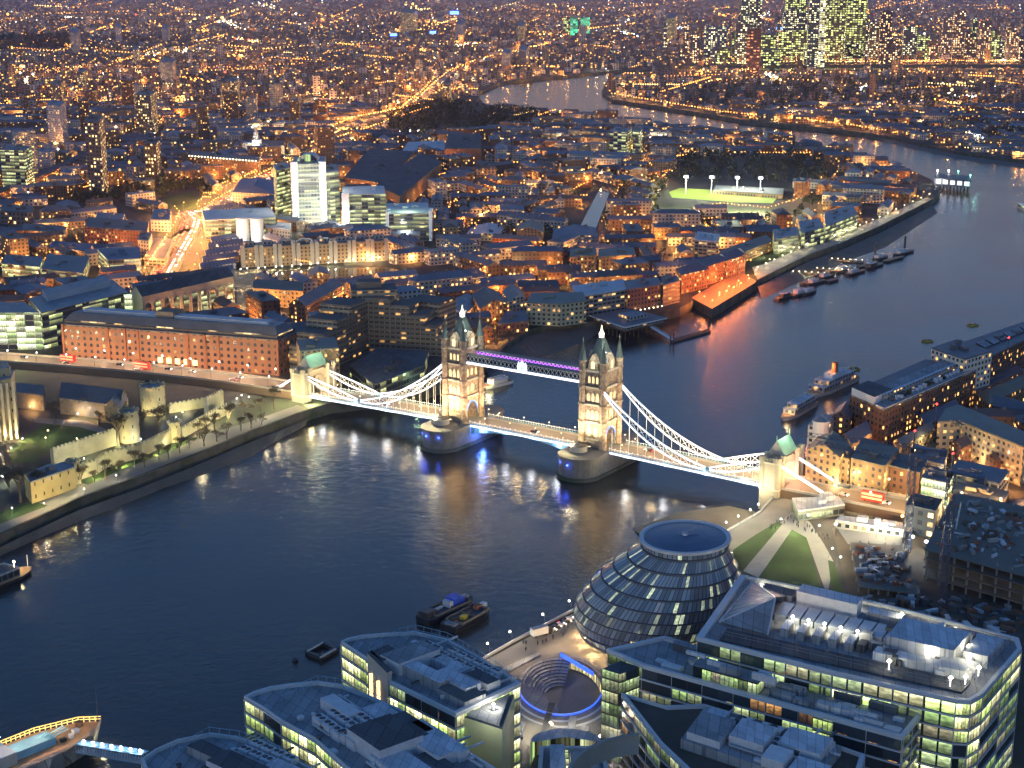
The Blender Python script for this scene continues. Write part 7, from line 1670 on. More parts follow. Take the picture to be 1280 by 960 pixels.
q=s+d*L*.78; m=MB(); m.ico((q.x,q.y,WZ+6.5),.7,0); m.tube((q.x,q.y,WZ+1.6),(q.x,q.y,WZ+6.5),.1,4,0); child(e,'deck_lamp',m,'lamp_warm'); q=s+d*L*.95; m=MB(); m.tube((q.x,q.y,WZ+1.6),(q.x,q.y,WZ+7),.12,5,0); m.ico((q.x,q.y,WZ+7),.35,0); child(e,'mast',m,'rim')
# barges
def barge(label,stern,bow,w,cargo,hull='car_dark'):
    e,s,d,n,L,z=ship(label,(bow,stern,w),2.4,[],hull=hull,name='barge',cat='barge',lt=False); ang=math.atan2(d.y,d.x)
    m=MB()
    for t in(-1,1): a=s+d*L*.15+n*t*w*.42; c=s+d*L*.85+n*t*w*.42; m.beam((a.x,a.y,WZ+2.9),(c.x,c.y,WZ+2.9),.4,1.0,0)
    for u in(.15,.5,.85): a=s+d*L*u-n*w*.42; c=s+d*L*u+n*w*.42; m.beam((a.x,a.y,WZ+2.9),(c.x,c.y,WZ+2.9),.4,1.0,0)
    child(e,'hold_coaming',m,'concrete_brown')
    for u,v,a_,b_,h,mt in cargo: c=s+d*L*u+n*v*w; m=MB(); m.box((c.x,c.y,WZ+2.4),(a_,b_,h),ang,0); child(e,'cargo',m,mt)
    return e
barge('open black barge with a yellow crate in its hold, nearer of the moored pair',(560,790),(609,763),9.5,[(.35,-.1,2.6,2.2,1.6,'yellow_paint'),(.2,.1,3.4,2.4,1.0,'timber'),(.8,.1,3,2.2,1.5,'brick_red'),(.9,.0,2.2,2.2,1.8,'plant_white'),(.08,0,2.5,5,.7,'roof_grey'),(.55,.15,5,1.2,.7,'timber')])
barge('black barge with a blue and white wheelhouse, farther of the moored pair',(528,780),(590,752),9,[(.62,0,4.6,4.2,3.6,'blue_paint'),(.52,0,2.4,4,2.6,'plant_white'),(.85,.1,4,2.4,1.4,'roof_grey'),(.12,.05,5.5,4.8,2.2,'steel_dark'),(.3,.1,7,1.0,1.0,'roof_white'),(.74,-.1,2.6,2,2.2,'blue_paint')])
m=MB(); g=G(398,813,WZ); 
for a,b_ in(((383,815),(405,805)),((400,823),(422,811)),((386,817),(402,823)),((404,805),(420,812))): p_=G3(*a,WZ+.7);q_=G3(*b_,WZ+.7); m.beam(p_,q_,1.4,1.6,0)
for k in range(2): p_=G3(384+k*16,814+k*8,WZ+1.6); q_=G3(404+k*16,803+k*8,WZ+1.6); m.beam(p_,q_,.5,.5,1)
tag(m.build('floating_dock',['steel_dark','rim'],loc=(*g,WZ)),'square open floating dock frame near the prow office block','pontoon'); g=G3(369,825,WZ+.5); m=MB(); m.ico(g,1.3,0); tag(m.build('buoy','steel_dark',loc=g),'dark round buoy beside the floating dock frame','buoy')
# moored cluster downriver
for k in range(11):
    u=k/10; x=1000+u*118+rng.uniform(-3,3); y=356-u*36+rng.uniform(-3,3)+(6 if k%2 else 0); l=18+rng.uniform(-4,8)
    ship(f'{ORD[k]} working boat of the moored row, counted from the promenade lawn',((x+l,y-l*.26),(x,y),6),1.8,[(.15,.5,.7,2.2,rng.choice(('plant_white','steel_dark','roof_white')),'roof_white')] if k%3 else [],hull='steel_dark',name='working_boat',lt=False)
for k,(x,y) in enumerate(((970,376),(988,372),(1000,370))): ship(f'{ORD[k]} of the three moored tugs lying apart from the boat row',((x+20,y-6),(x,y),6),1.8,[(.3,.7,.7,2.4,'plant_white' if k else 'steel_dark','roof_white')],hull='steel_dark',name='tug',lt=False)
for x,y,w in((1010,342,20),(1058,326,18),(1040,338,14)): 
    g=G3(x,y,WZ+1.4); m=MB(); m.box((g[0],g[1],WZ),(30,7,1.2),-.35+.0,0,1); o=tag(m.build('pontoon',['steel_dark','timber'],loc=(g[0],g[1],WZ)),'lit mooring pontoon behind the dark working boats','pontoon','lit pontoons behind the working boats')
    for k in range(6): q=(g[0]-12+k*5,g[1]+4-k*1.6,WZ+3); m=MB(); m.ico(q,.4,0); m.build('deck_lamp','lamp_warm',o)
    lamp('pontoon_light',(g[0],g[1],WZ+6),5000,(1,.85,.4))
for x,y,l in((1131,308,'at the outer end of the moored boat row'),(1094,318,'between the moored working boats')): g=G(x,y,WZ); m=MB(); m.tube((*g,WZ-1),(*g,WZ+10),1.0,8,0,cap=True); tag(m.build('mooring_dolphin','steel_dark',loc=(*g,WZ)),'dark mooring dolphin '+l,'post')
ship('white river boat cut by the right edge beyond the boat row',((1272,258),(1292,268),8),2,[(.1,.8,.8,2.6,'f_office_lit','roof_white')],glow=(.8,1,.9))
ship('white launch moored by the northern tower arch, on the far side of the bridge',((602,487),(638,478),7),2,[(.2,.7,.8,2.4,'plant_white','roof_white')]); boxthing('pontoon','lit landing pontoon behind the northern tower','pontoon',[(604,486),(638,474),(634,470),(600,480)],WZ-.4,WZ+1.0,'timber','concrete'); lit(612,478,4000,(1,.9,.4),WZ+5)
for x,y,l in ((1085,197,'small dark boat on the far river bend'),(962,186,'tiny dark boat below the far peninsula')): ship(l,((x+10,y-1),(x,y),8),2,[],hull='steel_dark',name='small_boat',lt=False)
# ================= castle on the north bank, its trees and lawns =================
facade('f_castle',(.36,.31,.19),lit=.02,cw=5,ch=6,ww=.16,wh=.3,s=1.0,tint=True,vary=.4,glass=(.03,.03,.02))
facade('f_barrack',(.16,.14,.1),lit=.06,cw=3.2,ch=3.6,ww=.4,wh=.5,s=1.0,tint=True,glass=(.1,.1,.11))
LIME=(1,.88,.42)
def flood(e,x,y,pw,col=LIME,z=GZ+1.2,bulb=True):
    g=G3(x,y,z)
    if bulb: m=MB(); m.ico(g,.4,0); child(e,'floodlight',m,'lamp_white')
    lamp('wall_light',(g[0],g[1]-1.0,g[2]+.5),pw,col,e)
def cwall(label,top,h,th=2.2,mat='ragstone',name='castle_wall',fl=0,pw=6000,tint=None,off=7):
    """crenellated wall along its foot line"""
    pts=[Vector(G(x,y)) for x,y in top]; e=empty(name,(*pts[0],GZ),label,'wall'); b=MB(); cr=MB()
    for i in range(len(pts)-1):
        a,c=pts[i],pts[i+1]; d=(c-a); L=d.length; d.normalize(); b.beam((a.x,a.y,GZ+h/2),(c.x,c.y,GZ+h/2),th,h,0)
        n=Vector((d.y,-d.x)); k=0
        while k*2.6<L-1.3: 
            q=a+d*(k*2.6+.8)+n*(th/2-.3); cr.box((q.x,q.y,GZ+h-.01),(1.5,.6,1.1),math.atan2(d.y,d.x),0); k+=1
        if fl:
            for j in range(int(L/fl)):
                q=a+d*(fl*(j+.5))+n*(off if n.y<0 else -off); lamp('wall_light',(q.x,q.y,GZ+1),pw*2.3,LIME,e)
        mark([(a.x-3,a.y-4),(c.x+3,c.y-4),(c.x+3,c.y+4),(a.x-3,a.y+4)])
    child(e,'curtain',b,mat); child(e,'battlement',cr,mat); return e
def ctower(label,x,y,r,h,tn=1,round_=True,fl=2,pw=5000):
    g=G(x,y); e=empty('castle_tower',(*g,GZ),label,'tower'); b=MB(); n=20 if round_ else 4; a0=0 if round_ else .6
    b.lathe((*g,GZ),[(r*1.06,0),(r,1.5),(r,h),(r*1.05,h+.3),(r*1.05,h+1.2),(r*.86,h+1.2),(r*.86,h+.2),(0,h+.3)],n,0,mi=[0]*5+[0,1],a0=a0); child(e,'shaft',b,['f_castle','lead'])
    b=MB()
    for k in range(n if round_ else 12):
        a=2*math.pi*k/(n if round_ else 12); b.box((g[0]+r*.98*math.cos(a),g[1]+r*.98*math.sin(a),GZ+h+1.2),(1.2,.8,.9),a,0) if k%2==0 or not round_ else None
    child(e,'battlement',b,'ragstone'); mark([(g[0]-r-2,g[1]-r-2),(g[0]+r+2,g[1]-r-2),(g[0]+r+2,g[1]+r+2),(g[0]-r-2,g[1]+r+2)])
    for k in range(fl): a=-1.9+k*1.0; lamp('wall_light',(g[0]+(r+5)*math.cos(a),g[1]+(r+5)*math.sin(a),GZ+2),pw,LIME,e)
    return e
sheet('ground',[(-60,650),(0,640),(96,612),(225,562),(300,538),(380,508),(392,500),(365,492),(330,484),(280,478),(200,470),(100,461),(0,454),(-80,450)],'city_floor',GZ+.02,'ground of the castle precinct')
sheet('pavement',[(-60,691),(0,666),(50,643),(100,620),(170,595),(240,568),(300,543),(350,524),(384,511),(372,506),(310,528),(240,548),(226,556),(170,578),(98,606),(40,632),(0,648),(-60,668)],'paving',GZ+.06,'river walk below the castle walls')
sheet('lawn',[(12,560),(58,528),(90,528),(138,541),(66,563),(40,578),(14,578)],'lawn',GZ+.07,'castle lawn beside the floodlit keep'); sheet('lawn',[(98,602),(150,581),(215,554),(228,549),(250,545),(222,560),(150,588),(110,606)],'lawn',GZ+.08,'grass verge at the foot of the outer castle wall')
sheet('lawn',[(0,640),(40,626),(60,632),(0,655)],'lawn',GZ+.08,'grass patch at the left edge of the river walk'); sheet('path',[(42,522),(110,526),(140,541),(136,544),(100,534),(44,528)],'paving',GZ+.09,'pale path across the castle lawn')
mark(gp([(-60,691),(384,511),(392,498),(280,478),(0,452),(-60,450)]))
p=[G(x,y,GZ) for x,y in((-60,560),(20,547),(24,535),(-60,545))]; X1,Y1=G(20,547); zk=zat(X1,Y1,474)
e,pk,zz=bldw('keep','floodlit square stone keep with a corner turret cut by the left edge','castle',p,zk,'f_castle','lead','flat',tint=(1.15,1.1,.9))
b=MB(); g=G(13,543); b.box((g[0],g[1],GZ),(5.5,5.5,zk-GZ+5),.2,0,1); b.lathe((g[0],g[1],zk+5),[(2.6,0),(2.2,1.4),(1,3),(0,3.6)],10,1); child(e,'turret',b,['f_castle','lead'])
A=Vector(G(20,547)); 
for k in range(7): a=Vector(G(-20+7*k,554-k)); b=MB(); b.box((a.x,a.y-.6,GZ),(1.3,1.3,zk-GZ-1),.2,0); child(e,'buttress',b,'stone_pale')
for x,y in((0,568),(14,560),(28,548)): flood(e,x,y,9000,(1,.72,.35))
bld('barracks','dim barrack range with pale dormers beside the castle keep','barracks',[(20,490),(54,494),(56,486),(24,483)],hb=20,wall='f_barrack',top='gable',rh=4)
bld('barracks','long dark roofed castle range with lit doorways below the approach road','barracks',[(74,497),(150,507),(158,493),(82,484)],hb=20,wall='f_barrack',top='gable',rh=6,roof='slate')
bld('barracks','gabled cross wing at the end of the long castle range','barracks',[(130,508),(150,512),(160,498),(142,495)],hb=20,wall='f_barrack',top='gable',rh=5,roof='slate',tint=(1.2,1.1,.8))
for x,y in((90,518),(100,516),(120,520),(40,512),(38,507)): lit(x,y,2500,(1,.6,.25),GZ+3)
cwall('lit inner castle wall rising behind the outer wall',[(66,582),(144,556)],8.5,fl=11,pw=2300); cwall('long floodlit outer castle wall along the grass verge',[(97,600),(120,592),(131,584),(175,572),(213,553)],7,fl=11,pw=2400)
cwall('castle wall stretch running from the square wall tower towards the bridge',[(226,548),(262,528),(282,518)],5.5,fl=14,pw=1500); cwall('short bright end wall near the bridge gate',[(258,522),(278,511)],11,fl=9,pw=3500)
cwall('low inner terrace wall lit by white spots beside the big round tower',[(212,516),(262,508)],5,fl=16,pw=2500)
ctower('tall floodlit round wall tower behind the outer wall',163,551,5.2,15.5,pw=3300); ctower('biggest round castle tower below the approach road lamps',192,516,6.8,15,pw=4200,fl=3); ctower('square wall tower at the end of the outer castle wall',219,552,3.3,9.5,round_=False,pw=2500); ctower('small tower joining gatehouse and outer wall',93,604,3,10,pw=2300)
e,p,z=bld('gatehouse','warm lit water gatehouse range with a dark arch over the river walk','gatehouse',[(38,604),(94,585),(88,576),(30,594)],hb=26,wall='f_castle',roof='lead',tint=(1.1,1.0,.7))
b=MB(); g=G(66,617); d=(Vector(G(94,611))-Vector(G(38,631))).normalized(); a_=math.atan2(d.y,d.x)
for k in range(10): 
    t0=math.pi*k/10;t1=math.pi*(k+1)/10; b.beam((g[0]+d.x*4*math.cos(t0)+.3,g[1]+d.y*4*math.cos(t0)-.8,GZ+.5+4*math.sin(t0)),(g[0]+d.x*4*math.cos(t1)+.3,g[1]+d.y*4*math.cos(t1)-.8,GZ+.5+4*math.sin(t1)),.6,.6,1)
b.face([(g[0]+d.x*4*math.cos(math.pi*k/10)+.1,g[1]+d.y*4*math.cos(math.pi*k/10)-.6,GZ+.1+4*math.sin(math.pi*k/10)) for k in range(11)],0); child(e,'water_gate',b,['black_paint','stone_pale'])
for x,y,c in((42,640,(1,.65,.3)),(58,628,(1,.75,.35)),(76,621,LIME),(90,614,LIME),(66,612,(1,.85,.4))): lamp('wall_light',G3(x,y,GZ+2.5),3600,c,e)
for x,y,c,mt in((3,592,(.9,1,.6),'lamp_white'),(97,514,(.6,.9,1),'lamp_cool'),(176,546,(.7,.85,1),'lamp_cool'),(141,538,(.9,1,.9),'lamp_cool'),(211,523,(.6,.7,1),'lamp_cool'),(96,577,(.7,.8,1),'lamp_cool'),(105,570,(1,1,.9),'lamp_white'),(220,518,(1,1,.9),'lamp_white'),(228,512,(1,1,.9),'lamp_white'),(296,495,(1,.95,.8),'lamp_white'),(302,491,(1,.95,.6),'lamp_white'),(311,493,(1,.95,.6),'lamp_white'),(60,535,LIME,'lamp_warm'),(57,544,LIME,'lamp_warm'),(96,545,LIME,'lamp_warm'),(8,541,LIME,'lamp_warm'),(105,608,(1,.95,.8),'lamp_white'),(145,591,(1,.95,.8),'lamp_white'),(15,632,(1,.95,.6),'lamp_white'),(55,626,(1,.9,.6),'lamp_warm'),(38,505,SOD,'lamp_sodium')):
    g=G3(x,y+3,GZ+3); m=MB(); m.tube((g[0],g[1],GZ),g,.1,4,0); m.ico(g,.75 if x==3 else .42,1); tag(m.build('castle_lamp',['steel_dark',mt],loc=(g[0],g[1],GZ)),'small lamp inside the castle precinct' if y<600 else 'small lamp on the river walk below the gatehouse','street lamp','small lamps of the castle' if y<600 else 'small lamps of the river walk'); lamp('castle_light',(g[0],g[1]-1,g[2]+.8),6000 if x==3 else 1700,c)
for x,y in((300,512),(330,508),(345,503),(270,520),(250,540),(285,520)): lit(x,y,4800,(1,.85,.5),GZ+6)
# ---- bare winter trees ----
def mk_tree(label,h,sp,seed,leaf='twig'):
    r_=random.Random(seed); e=empty('bare_tree',(0,0,0),label,'tree'); t=MB(); c=MB(); tips=[]
    def br(p,d,L,rad,lv):
        q=p+d*L; t.tube(p,q,rad,5 if lv<2 else 3,0,rad*.6)
        if lv>=4: tips.append(q); return
        for k in range(3 if lv<3 else 2):
            nd_=(d+Vector((r_.uniform(-1,1),r_.uniform(-1,1),r_.uniform(-.25,.7)))*sp).normalized(); br(q-d*L*r_.uniform(0,.25),nd_,L*r_.uniform(.62,.85),rad*.58,lv+1)
    br(Vector((0,0,0)),Vector((0,0,1)),h*.27,h*.034,0)
    for q in tips:
        for k in range(8):
            a=q+Vector((r_.gauss(0,.5),r_.gauss(0,.5),r_.gauss(0,.4))); d=Vector((r_.gauss(0,1),r_.gauss(0,1),r_.uniform(-.2,1)))*h*.085; s=Vector((r_.uniform(-1,1),r_.uniform(-1,1),0))*.26; c.face([a-s,a+s,a+d],0)
    child(e,'trunk',t,'bark'); child(e,'crown',c,leaf); return e
TR=[mk_tree('bare branching tree',14,.62,1),mk_tree('bare branching tree',11,.8,2),mk_tree('bare branching tree',17,.55,5)]
used_t=set()
def put_tree(k,x,y,label,group,sc=1.0,world=None):
    g=world or G(x,y)
    if k not in used_t:
        used_t.add(k); o=TR[k]; o.location=(*g,GZ); o['label']=label; o['group']=group; return
    copy_tree(TR[k],(*g,GZ),rng.uniform(0,6),label,group,sc)
for k,x,y,s,l in((2,68,532,1.2,'on the castle lawn before the long dark roofed range'),(2,148,556,1.25,'in front of the tall floodlit round tower'),(0,110,520,1,'behind the castle lawn path'),(0,200,543,1.3,'lit tree between the biggest round tower and the outer wall'),(2,26,628,1.3,'before the gatehouse at the left edge'),(0,12,618,1.1,'at the left edge beside the bright lamp'),(1,250,548,1.1,'on the river walk verge nearest the castle wall end'),(1,258,541,1,'second on the river walk verge beside the water'),(0,286,532,1,'on the river walk beside the white lamps'),(2,342,511,.95,'big tree next to the northern bridge gate'),(1,326,515,.9,'smaller tree beside the bridge gate tree'),(1,306,520,.9,'between the river walk lamps and the bridge gate'),(1,88,512,.8,'low tree before the castle range doorway'),(0,178,540,1,'between the two round castle towers'),(1,124,532,.9,'at the bend of the castle path'),(2,46,622,1,'leaning over the gatehouse roof'),(1,268,536,1,'third on the river walk verge')):
    put_tree(k,x,y,'bare winter tree '+l,'bare trees of the castle and river walk',s)
for k_ in range(16):
    x=105+k_*15+rng.uniform(-4,4); put_tree(k_%2,x,606-(x-105)*.335+rng.uniform(-3,4),'bare winter tree of the row along the river walk','bare tree row of the river walk',rng.uniform(.65,.95))
for x,y,s,l in((636,428,.9,'glowing orange at the dock entrance'),(622,432,.8,'second glowing orange at the dock entrance'),(488,398,.8,'by the orange lit dock square'),(300,330,.8,'on the marina quay'),(262,345,.9,'beside the arched warehouse'),(1000,648,.5,'in the park under the bridge end'),(640,905,.6,'beside the sunken theatre')): put_tree(1,x,y,'small bare tree '+l,'small bare trees',s)
for k in range(30):
    x=rng.uniform(110,340); y=620-(x-60)*.345+rng.uniform(-5,4)-6; put_person(x,y,'walker in dark clothes on the river walk below the castle','walkers on the castle river walk')
# ================= the rest of the city =================
facade('f_near_fill',(.3,.3,.3),lit=.2,cw=3.2,ch=3.1,ww=.45,wh=.5,s=1.5,attr=True)
facade('f_mid_fill',(.3,.3,.3),lit=.22,cw=4.6,ch=3.8,ww=.5,wh=.55,s=3.6,attr=True,cols=((1,.5,.14),(1,.7,.3),(1,.95,.7)))
facade('f_far_fill',(.32,.3,.3),lit=.14,cw=8,ch=5,ww=.5,wh=.5,s=3.4,attr=True,cols=((1,.45,.1),(1,.7,.28),(.95,1,.9)))
def roofmat(n):
    m,N,L,b=newmat(n); at=nd(N,'ShaderNodeAttribute'); at.attribute_name='tone'; geo=nd(N,'ShaderNodeNewGeometry'); t=nd(N,'ShaderNodeTexNoise'); t.inputs['Scale'].default_value=.1; t.inputs['Detail'].default_value=4; L.new(geo.outputs['Position'],t.inputs[0])
    v=nd(N,'ShaderNodeVectorMath',operation='SCALE'); L.new(at.outputs['Color'],v.inputs[0]); L.new(math_(N,L,'MULTIPLY_ADD',t.outputs[0],.16,.05),v.inputs[3]); L.new(v.outputs[0],b.inputs['Base Color']); b.inputs['Roughness'].default_value=.6
roofmat('roof_fill')
TONES=[((1.0,.55,.32),(.8,.85,.95)),((.9,.7,.45),(.8,.85,1)),((.8,.5,.35),(.7,.6,.55)),((1.3,1.2,1.0),(.9,.95,1.1)),((.55,.45,.4),(.7,.75,.85)),((1.6,1.5,1.4),(1.3,1.35,1.5)),((.7,.55,.45),(.8,.85,1.05)),((1.0,.75,.5),(.75,.6,.5))]
def dang(x,y):
    """street direction of each quarter"""
    i=math.floor(x/260+.37*math.sin(y/300)); j=math.floor(y/330+.3*math.sin(x/250)); r=random.Random(i*7919+j*104729); return r.uniform(-.5,.5)+(.35 if x<0 else -.1)
fills=[]
def throw(n,y0,y1,x0=-20,x1=1300,szf=1.0,seed=0,xf=None):
    r=random.Random(seed)
    for _ in range(n):
        px=r.uniform(x0,x1); py=y0+(y1-y0)*r.random()**1.1
        X_,Y_=G(px,py); a=dang(X_,Y_)+(math.pi/2 if r.random()<.35 else 0); kind=r.random()
        if kind<.62: L=r.uniform(24,62)*szf; W=r.uniform(9,12)*szf; h=r.uniform(7,11); top='gable'; nm='terraced_house'
        elif kind<.86: L=r.uniform(26,50)*szf; W=r.uniform(12,17)*szf; h=r.uniform(11,20); top='flat' if r.random()<.6 else 'hip'; nm='apartment_building'
        else: L=r.uniform(24,46)*szf; W=r.uniform(18,30)*szf; h=r.uniform(8,16); top='flat' if r.random()<.5 else 'gable'; nm='warehouse'
        if r.random()<.03 and py<235 and px<420: L=r.uniform(18,26); W=16; h=r.uniform(34,62); top='flat'; nm='tower_block'
        ca,sa=math.cos(a),math.sin(a); p=[(X_+x*ca-y*sa,Y_+x*sa+y*ca) for x,y in((-L/2,-W/2),(L/2,-W/2),(L/2,W/2),(-L/2,W/2))]
        if not free(p): continue
        mark(p,grow=3.2*szf); fills.append((nm,p,h,top,r.randrange(8),px,py,L*h*(ppm(X_,Y_)**2)))
WOODS=[([(470,165),(505,136),(540,126),(600,134),(640,140),(700,146),(700,156),(600,166),(520,174)],300,11,17),([(830,232),(860,196),(1000,196),(1045,214),(1020,234),(985,230)],140,9,14),([(820,274),(900,274),(990,272),(1010,250),(1024,254),(990,280),(830,282)],50,6,9),([(198,256),(212,240),(245,238),(262,250),(250,240),(262,232),(200,232)],40,9,14),([(90,252),(180,238),(196,250),(120,262)],60,9,14),([(850,132),(900,100),(1280,104),(1280,180),(1150,170),(1000,150)],420,10,16),([(0,48),(85,47),(86,62),(0,66)],140,22,34),([(690,240),(760,215),(840,235),(800,280),(720,300)],60,8,12),([(560,300),(700,240),(690,300)],50,7,11),([(440,330),(600,320),(600,345),(560,350)],14,7,9)]
for w_ in WOODS[:5]: mark(gp(w_[0]))
throw(9000,205,440,seed=1); throw(2500,380,640,1040,1300,.9,seed=5); throw(9000,136,215,seed=2,szf=1.1)
fills.sort(key=lambda t:-t[7])
PLACE=[((0,300,0,330),'in the streets left of the glowing highway beyond the glass atrium offices'),((0,260,300,330),'beyond the red brick warehouse'),((260,330,280,440),'around the dock basins'),((0,345,430,600),'near the long dark printing works'),((0,430,430,760),'between the orange terraces and the river warehouses')]
def where(px,py):
    if px>1000 and py>380: return 'in the warehouse streets beyond the southern bridge gate'
    if py<200 and px>740: return 'on the bend beyond the pitch'
    if py<205: return 'far past the pale pier tower' if px>320 else 'beyond the diagonal railway viaduct'
    if px>830: return 'between the pitch and long quay wall' if py>250 else 'beside the floodlit pitch'
    if px>600: return 'around the pale canal' if py<300 else 'behind the riverside warehouses'
    if px>430: return 'past the printing works' if py<290 else 'behind the stepped hotel and marina'
    if px>245: return 'around the pale pier tower'
    return 'left of the glowing highway' if py>255 else 'by the diagonal railway viaduct'
TW_=['red brown','stock brick','dull brick','cream','dark','white','grey brown','tan']
cnts={}; big=toned(); NAMES={'terraced_house':'terrace','apartment_building':'flats','warehouse':'broad block','tower_block':'tower block'}
nind=0
for nm,p,h,top,ti,px,py,sz in fills:
    w,rf=TONES[ti]
    if nind<640 and cnts.get(nm,0)<270:
        cnts[nm]=cnts.get(nm,0)+1; nind+=1
        lab=f"{TW_[ti]} {NAMES[nm]} with a {'flat' if top=='flat' else 'hipped' if top=='hip' else 'pitched'} roof {where(px,py)}"
        wm='f_brick' if ti in(0,2,4,6) else 'f_stock' if ti in(1,7) else 'f_pale'; tn={'f_brick':(w[0]*.9,w[1]*1.3,w[2]*1.5),'f_stock':(w[0],w[1]*1.2,w[2]*1.5),'f_pale':(w[0]*.75,)*3}[wm]
        cx=sum(q[0] for q in p)/4; cy_=sum(q[1] for q in p)/4; e=empty(nm,(cx,cy_,GZ),lab,'tower block' if nm=='tower_block' else 'house' if nm=='terraced_house' else 'building',lab.replace('a pitched','pitched'))
        m=MB(); m.prism(p,GZ,GZ+h,0,0,top=False); o=m.build('wall',wm,e); o.color=(*tn,1); m=MB()
        if top=='flat': m.prism(p,GZ+h-.01,GZ+h+.8,0); c=p[0]; m.box((cx,cy_,GZ+h+.8),(5,4,2.2),math.atan2(p[1][1]-p[0][1],p[1][0]-p[0][0]),0)
        else:
            m.gable(p,GZ+h,3.2,0,0,.4,.9 if top=='hip' else 0); d=Vector((p[1][0]-p[0][0],p[1][1]-p[0][1])); L=d.length; n_=int(L/11)
            if nm=='terraced_house':
                for k in range(n_): q=lerp2(lerp2(p[0],p[1],(k+.5)/n_),lerp2(p[3],p[2],(k+.5)/n_),.5); m.box((q[0],q[1],GZ+h+2.4),(1.0,2.2,2.0),math.atan2(d.y,d.x),0)
        o=m.build('roof','slate_tint',e); o.color=(*rf,1)
    else:
        big.tc=w; u0=big; fi=len(big.uv); big.prism(p,GZ,GZ+h,0,1,top=False); off=rng.randrange(2000)*12.6
        for i in range(fi,len(big.uv)): big.uv[i]=(big.uv[i][0]+off,big.uv[i][1])
        big.tc=rf
        if top=='flat': big.face([(x,y,GZ+h) for x,y in ccw(p)],1)
        else: big.gable(p,GZ+h,3.0,1,1,.3,.8 if top=='hip' else 0)
if big.f: tag(big.build('city_buildings',['f_mid_fill','roof_fill']),'mass of small brick terraces and flats filling the middle distance','buildings',kind='stuff')
# far distance: one mass of blocks out to the horizon
far=toned(); r=random.Random(77); wet=lambda x,y:inpoly(np.array([x]),np.array([y]),roth)[0]
SRC=gp([(470,163),(505,128),(540,118),(600,124),(640,130),(700,136),(700,150),(600,160),(520,172)])   # the dark park by the river bend
y=138.0
while y>-12:
    st=max(.9,.035*(y+22)); x=-12.0; 
    while x<1292:
        w=r.uniform(3,9)*(1.0 if y>40 else .8); px=x+r.uniform(0,3); py=y+r.uniform(-st/2,st/2)
        x+=w+r.uniform(1,5)
        X_,Y_=G(px,py); m_=G(px+w,py); pxs=np.array([X_]);
        inside=inpoly(pxs,np.array([Y_]),north)[0] or inpoly(pxs,np.array([Y_]),roth)[0]
        if not inside or (500<px<700 and 118<py<165 and inpoly(pxs,np.array([Y_]),SRC)[0]): continue
        if 0<=int((X_-OX0)/OC)<1200 and 0<=int((Y_-OY0)/OC)<1000 and OCC[int((X_-OX0)/OC),int((Y_-OY0)/OC)] and py>84: continue
        if px<88 and 44<py<66: continue
        if px>850 and 84<py<135 and r.random()<.45: continue
        W=m_[0]-X_; D=min(W,90)*r.uniform(.35,.8); h=r.uniform(8,17)*(1+max(0,(60-py))/90)
        if r.random()<.02: h*=r.uniform(2.2,3.6); W=min(W,24+Y_*.004)
        ti=r.randrange(8); far.tc=TONES[ti][0]; a=r.uniform(-.25,.25); ca,sa=math.cos(a),math.sin(a); p=[(X_+u*ca-v*sa,Y_+u*sa+v*ca) for u,v in((0,0),(W,0),(W,D),(0,D))]
        fi=len(far.uv); far.prism(p,GZ,GZ+h,0,1,top=False); off=r.randrange(3000)*8.0
        for i in range(fi,len(far.uv)): far.uv[i]=(far.uv[i][0]+off,far.uv[i][1])
        far.tc=TONES[ti][1]; far.face([(u,v,GZ+h) for u,v in ccw(p)],1)
    y-=st
tag(far.build('distant_city',['f_far_fill','roof_fill']),'endless blocks of the distant city under the horizon','buildings',kind='stuff')
# ---- trees in masses ----
wood=MB(); wt=random.Random(5)
def clump(x,y,h,n=34):
    for k in range(n):
        a=wt.uniform(0,6.28); rr=h*.42*wt.random()**.5; zz=GZ+h*wt.uniform(.25,1); rr*=math.sin(max(.15,min(1,(zz-GZ)/h*1.1))*2.7)+.15; s=h*wt.uniform(.07,.15); c=Vector((x+rr*math.cos(a),y+rr*math.sin(a),zz)); u=Vector((wt.gauss(0,1),wt.gauss(0,1),wt.gauss(0,1))).normalized()*s; v=u.cross(Vector((wt.gauss(0,1),wt.gauss(0,1),wt.gauss(0,1)))).normalized()*s
        wood.face([c-u-v,c+u-v*.4,c+v],0)
    wood.tube((x,y,GZ),(x,y,GZ+h*.5),h*.03,3,1)
def wooded(pxs,n,h0=10,h1=15):
    p=gp(pxs); xs=[q[0] for q in p]; ys=[q[1] for q in p]; k=0; t=0
    while k<n and t<n*30:
        t+=1; x=wt.uniform(min(xs),max(xs)); y=wt.uniform(min(ys),max(ys))
        if inpoly(np.array([x]),np.array([y]),p)[0] and (n>=40 and [pxs] and not (690<pix(x,y,GZ)[0]<775 and 225<pix(x,y,GZ)[1]<292)): clump(x,y,wt.uniform(h0,h1)); k+=1
for w_ in WOODS: wooded(*w_)
for k in range(500):
    px,py=wt.uniform(0,1280),wt.uniform(100,330); X_,Y_=G(px,py); i,j=int((X_-OX0)/OC),int((Y_-OY0)/OC)
    if 0<=i<1200 and 0<=j<1000 and not OCC[i,j]: clump(X_,Y_,wt.uniform(7,13),22)
tag(wood.build('woodland',['leaf_dark','bark']),'dark masses of street and park trees across the city','trees',kind='stuff')
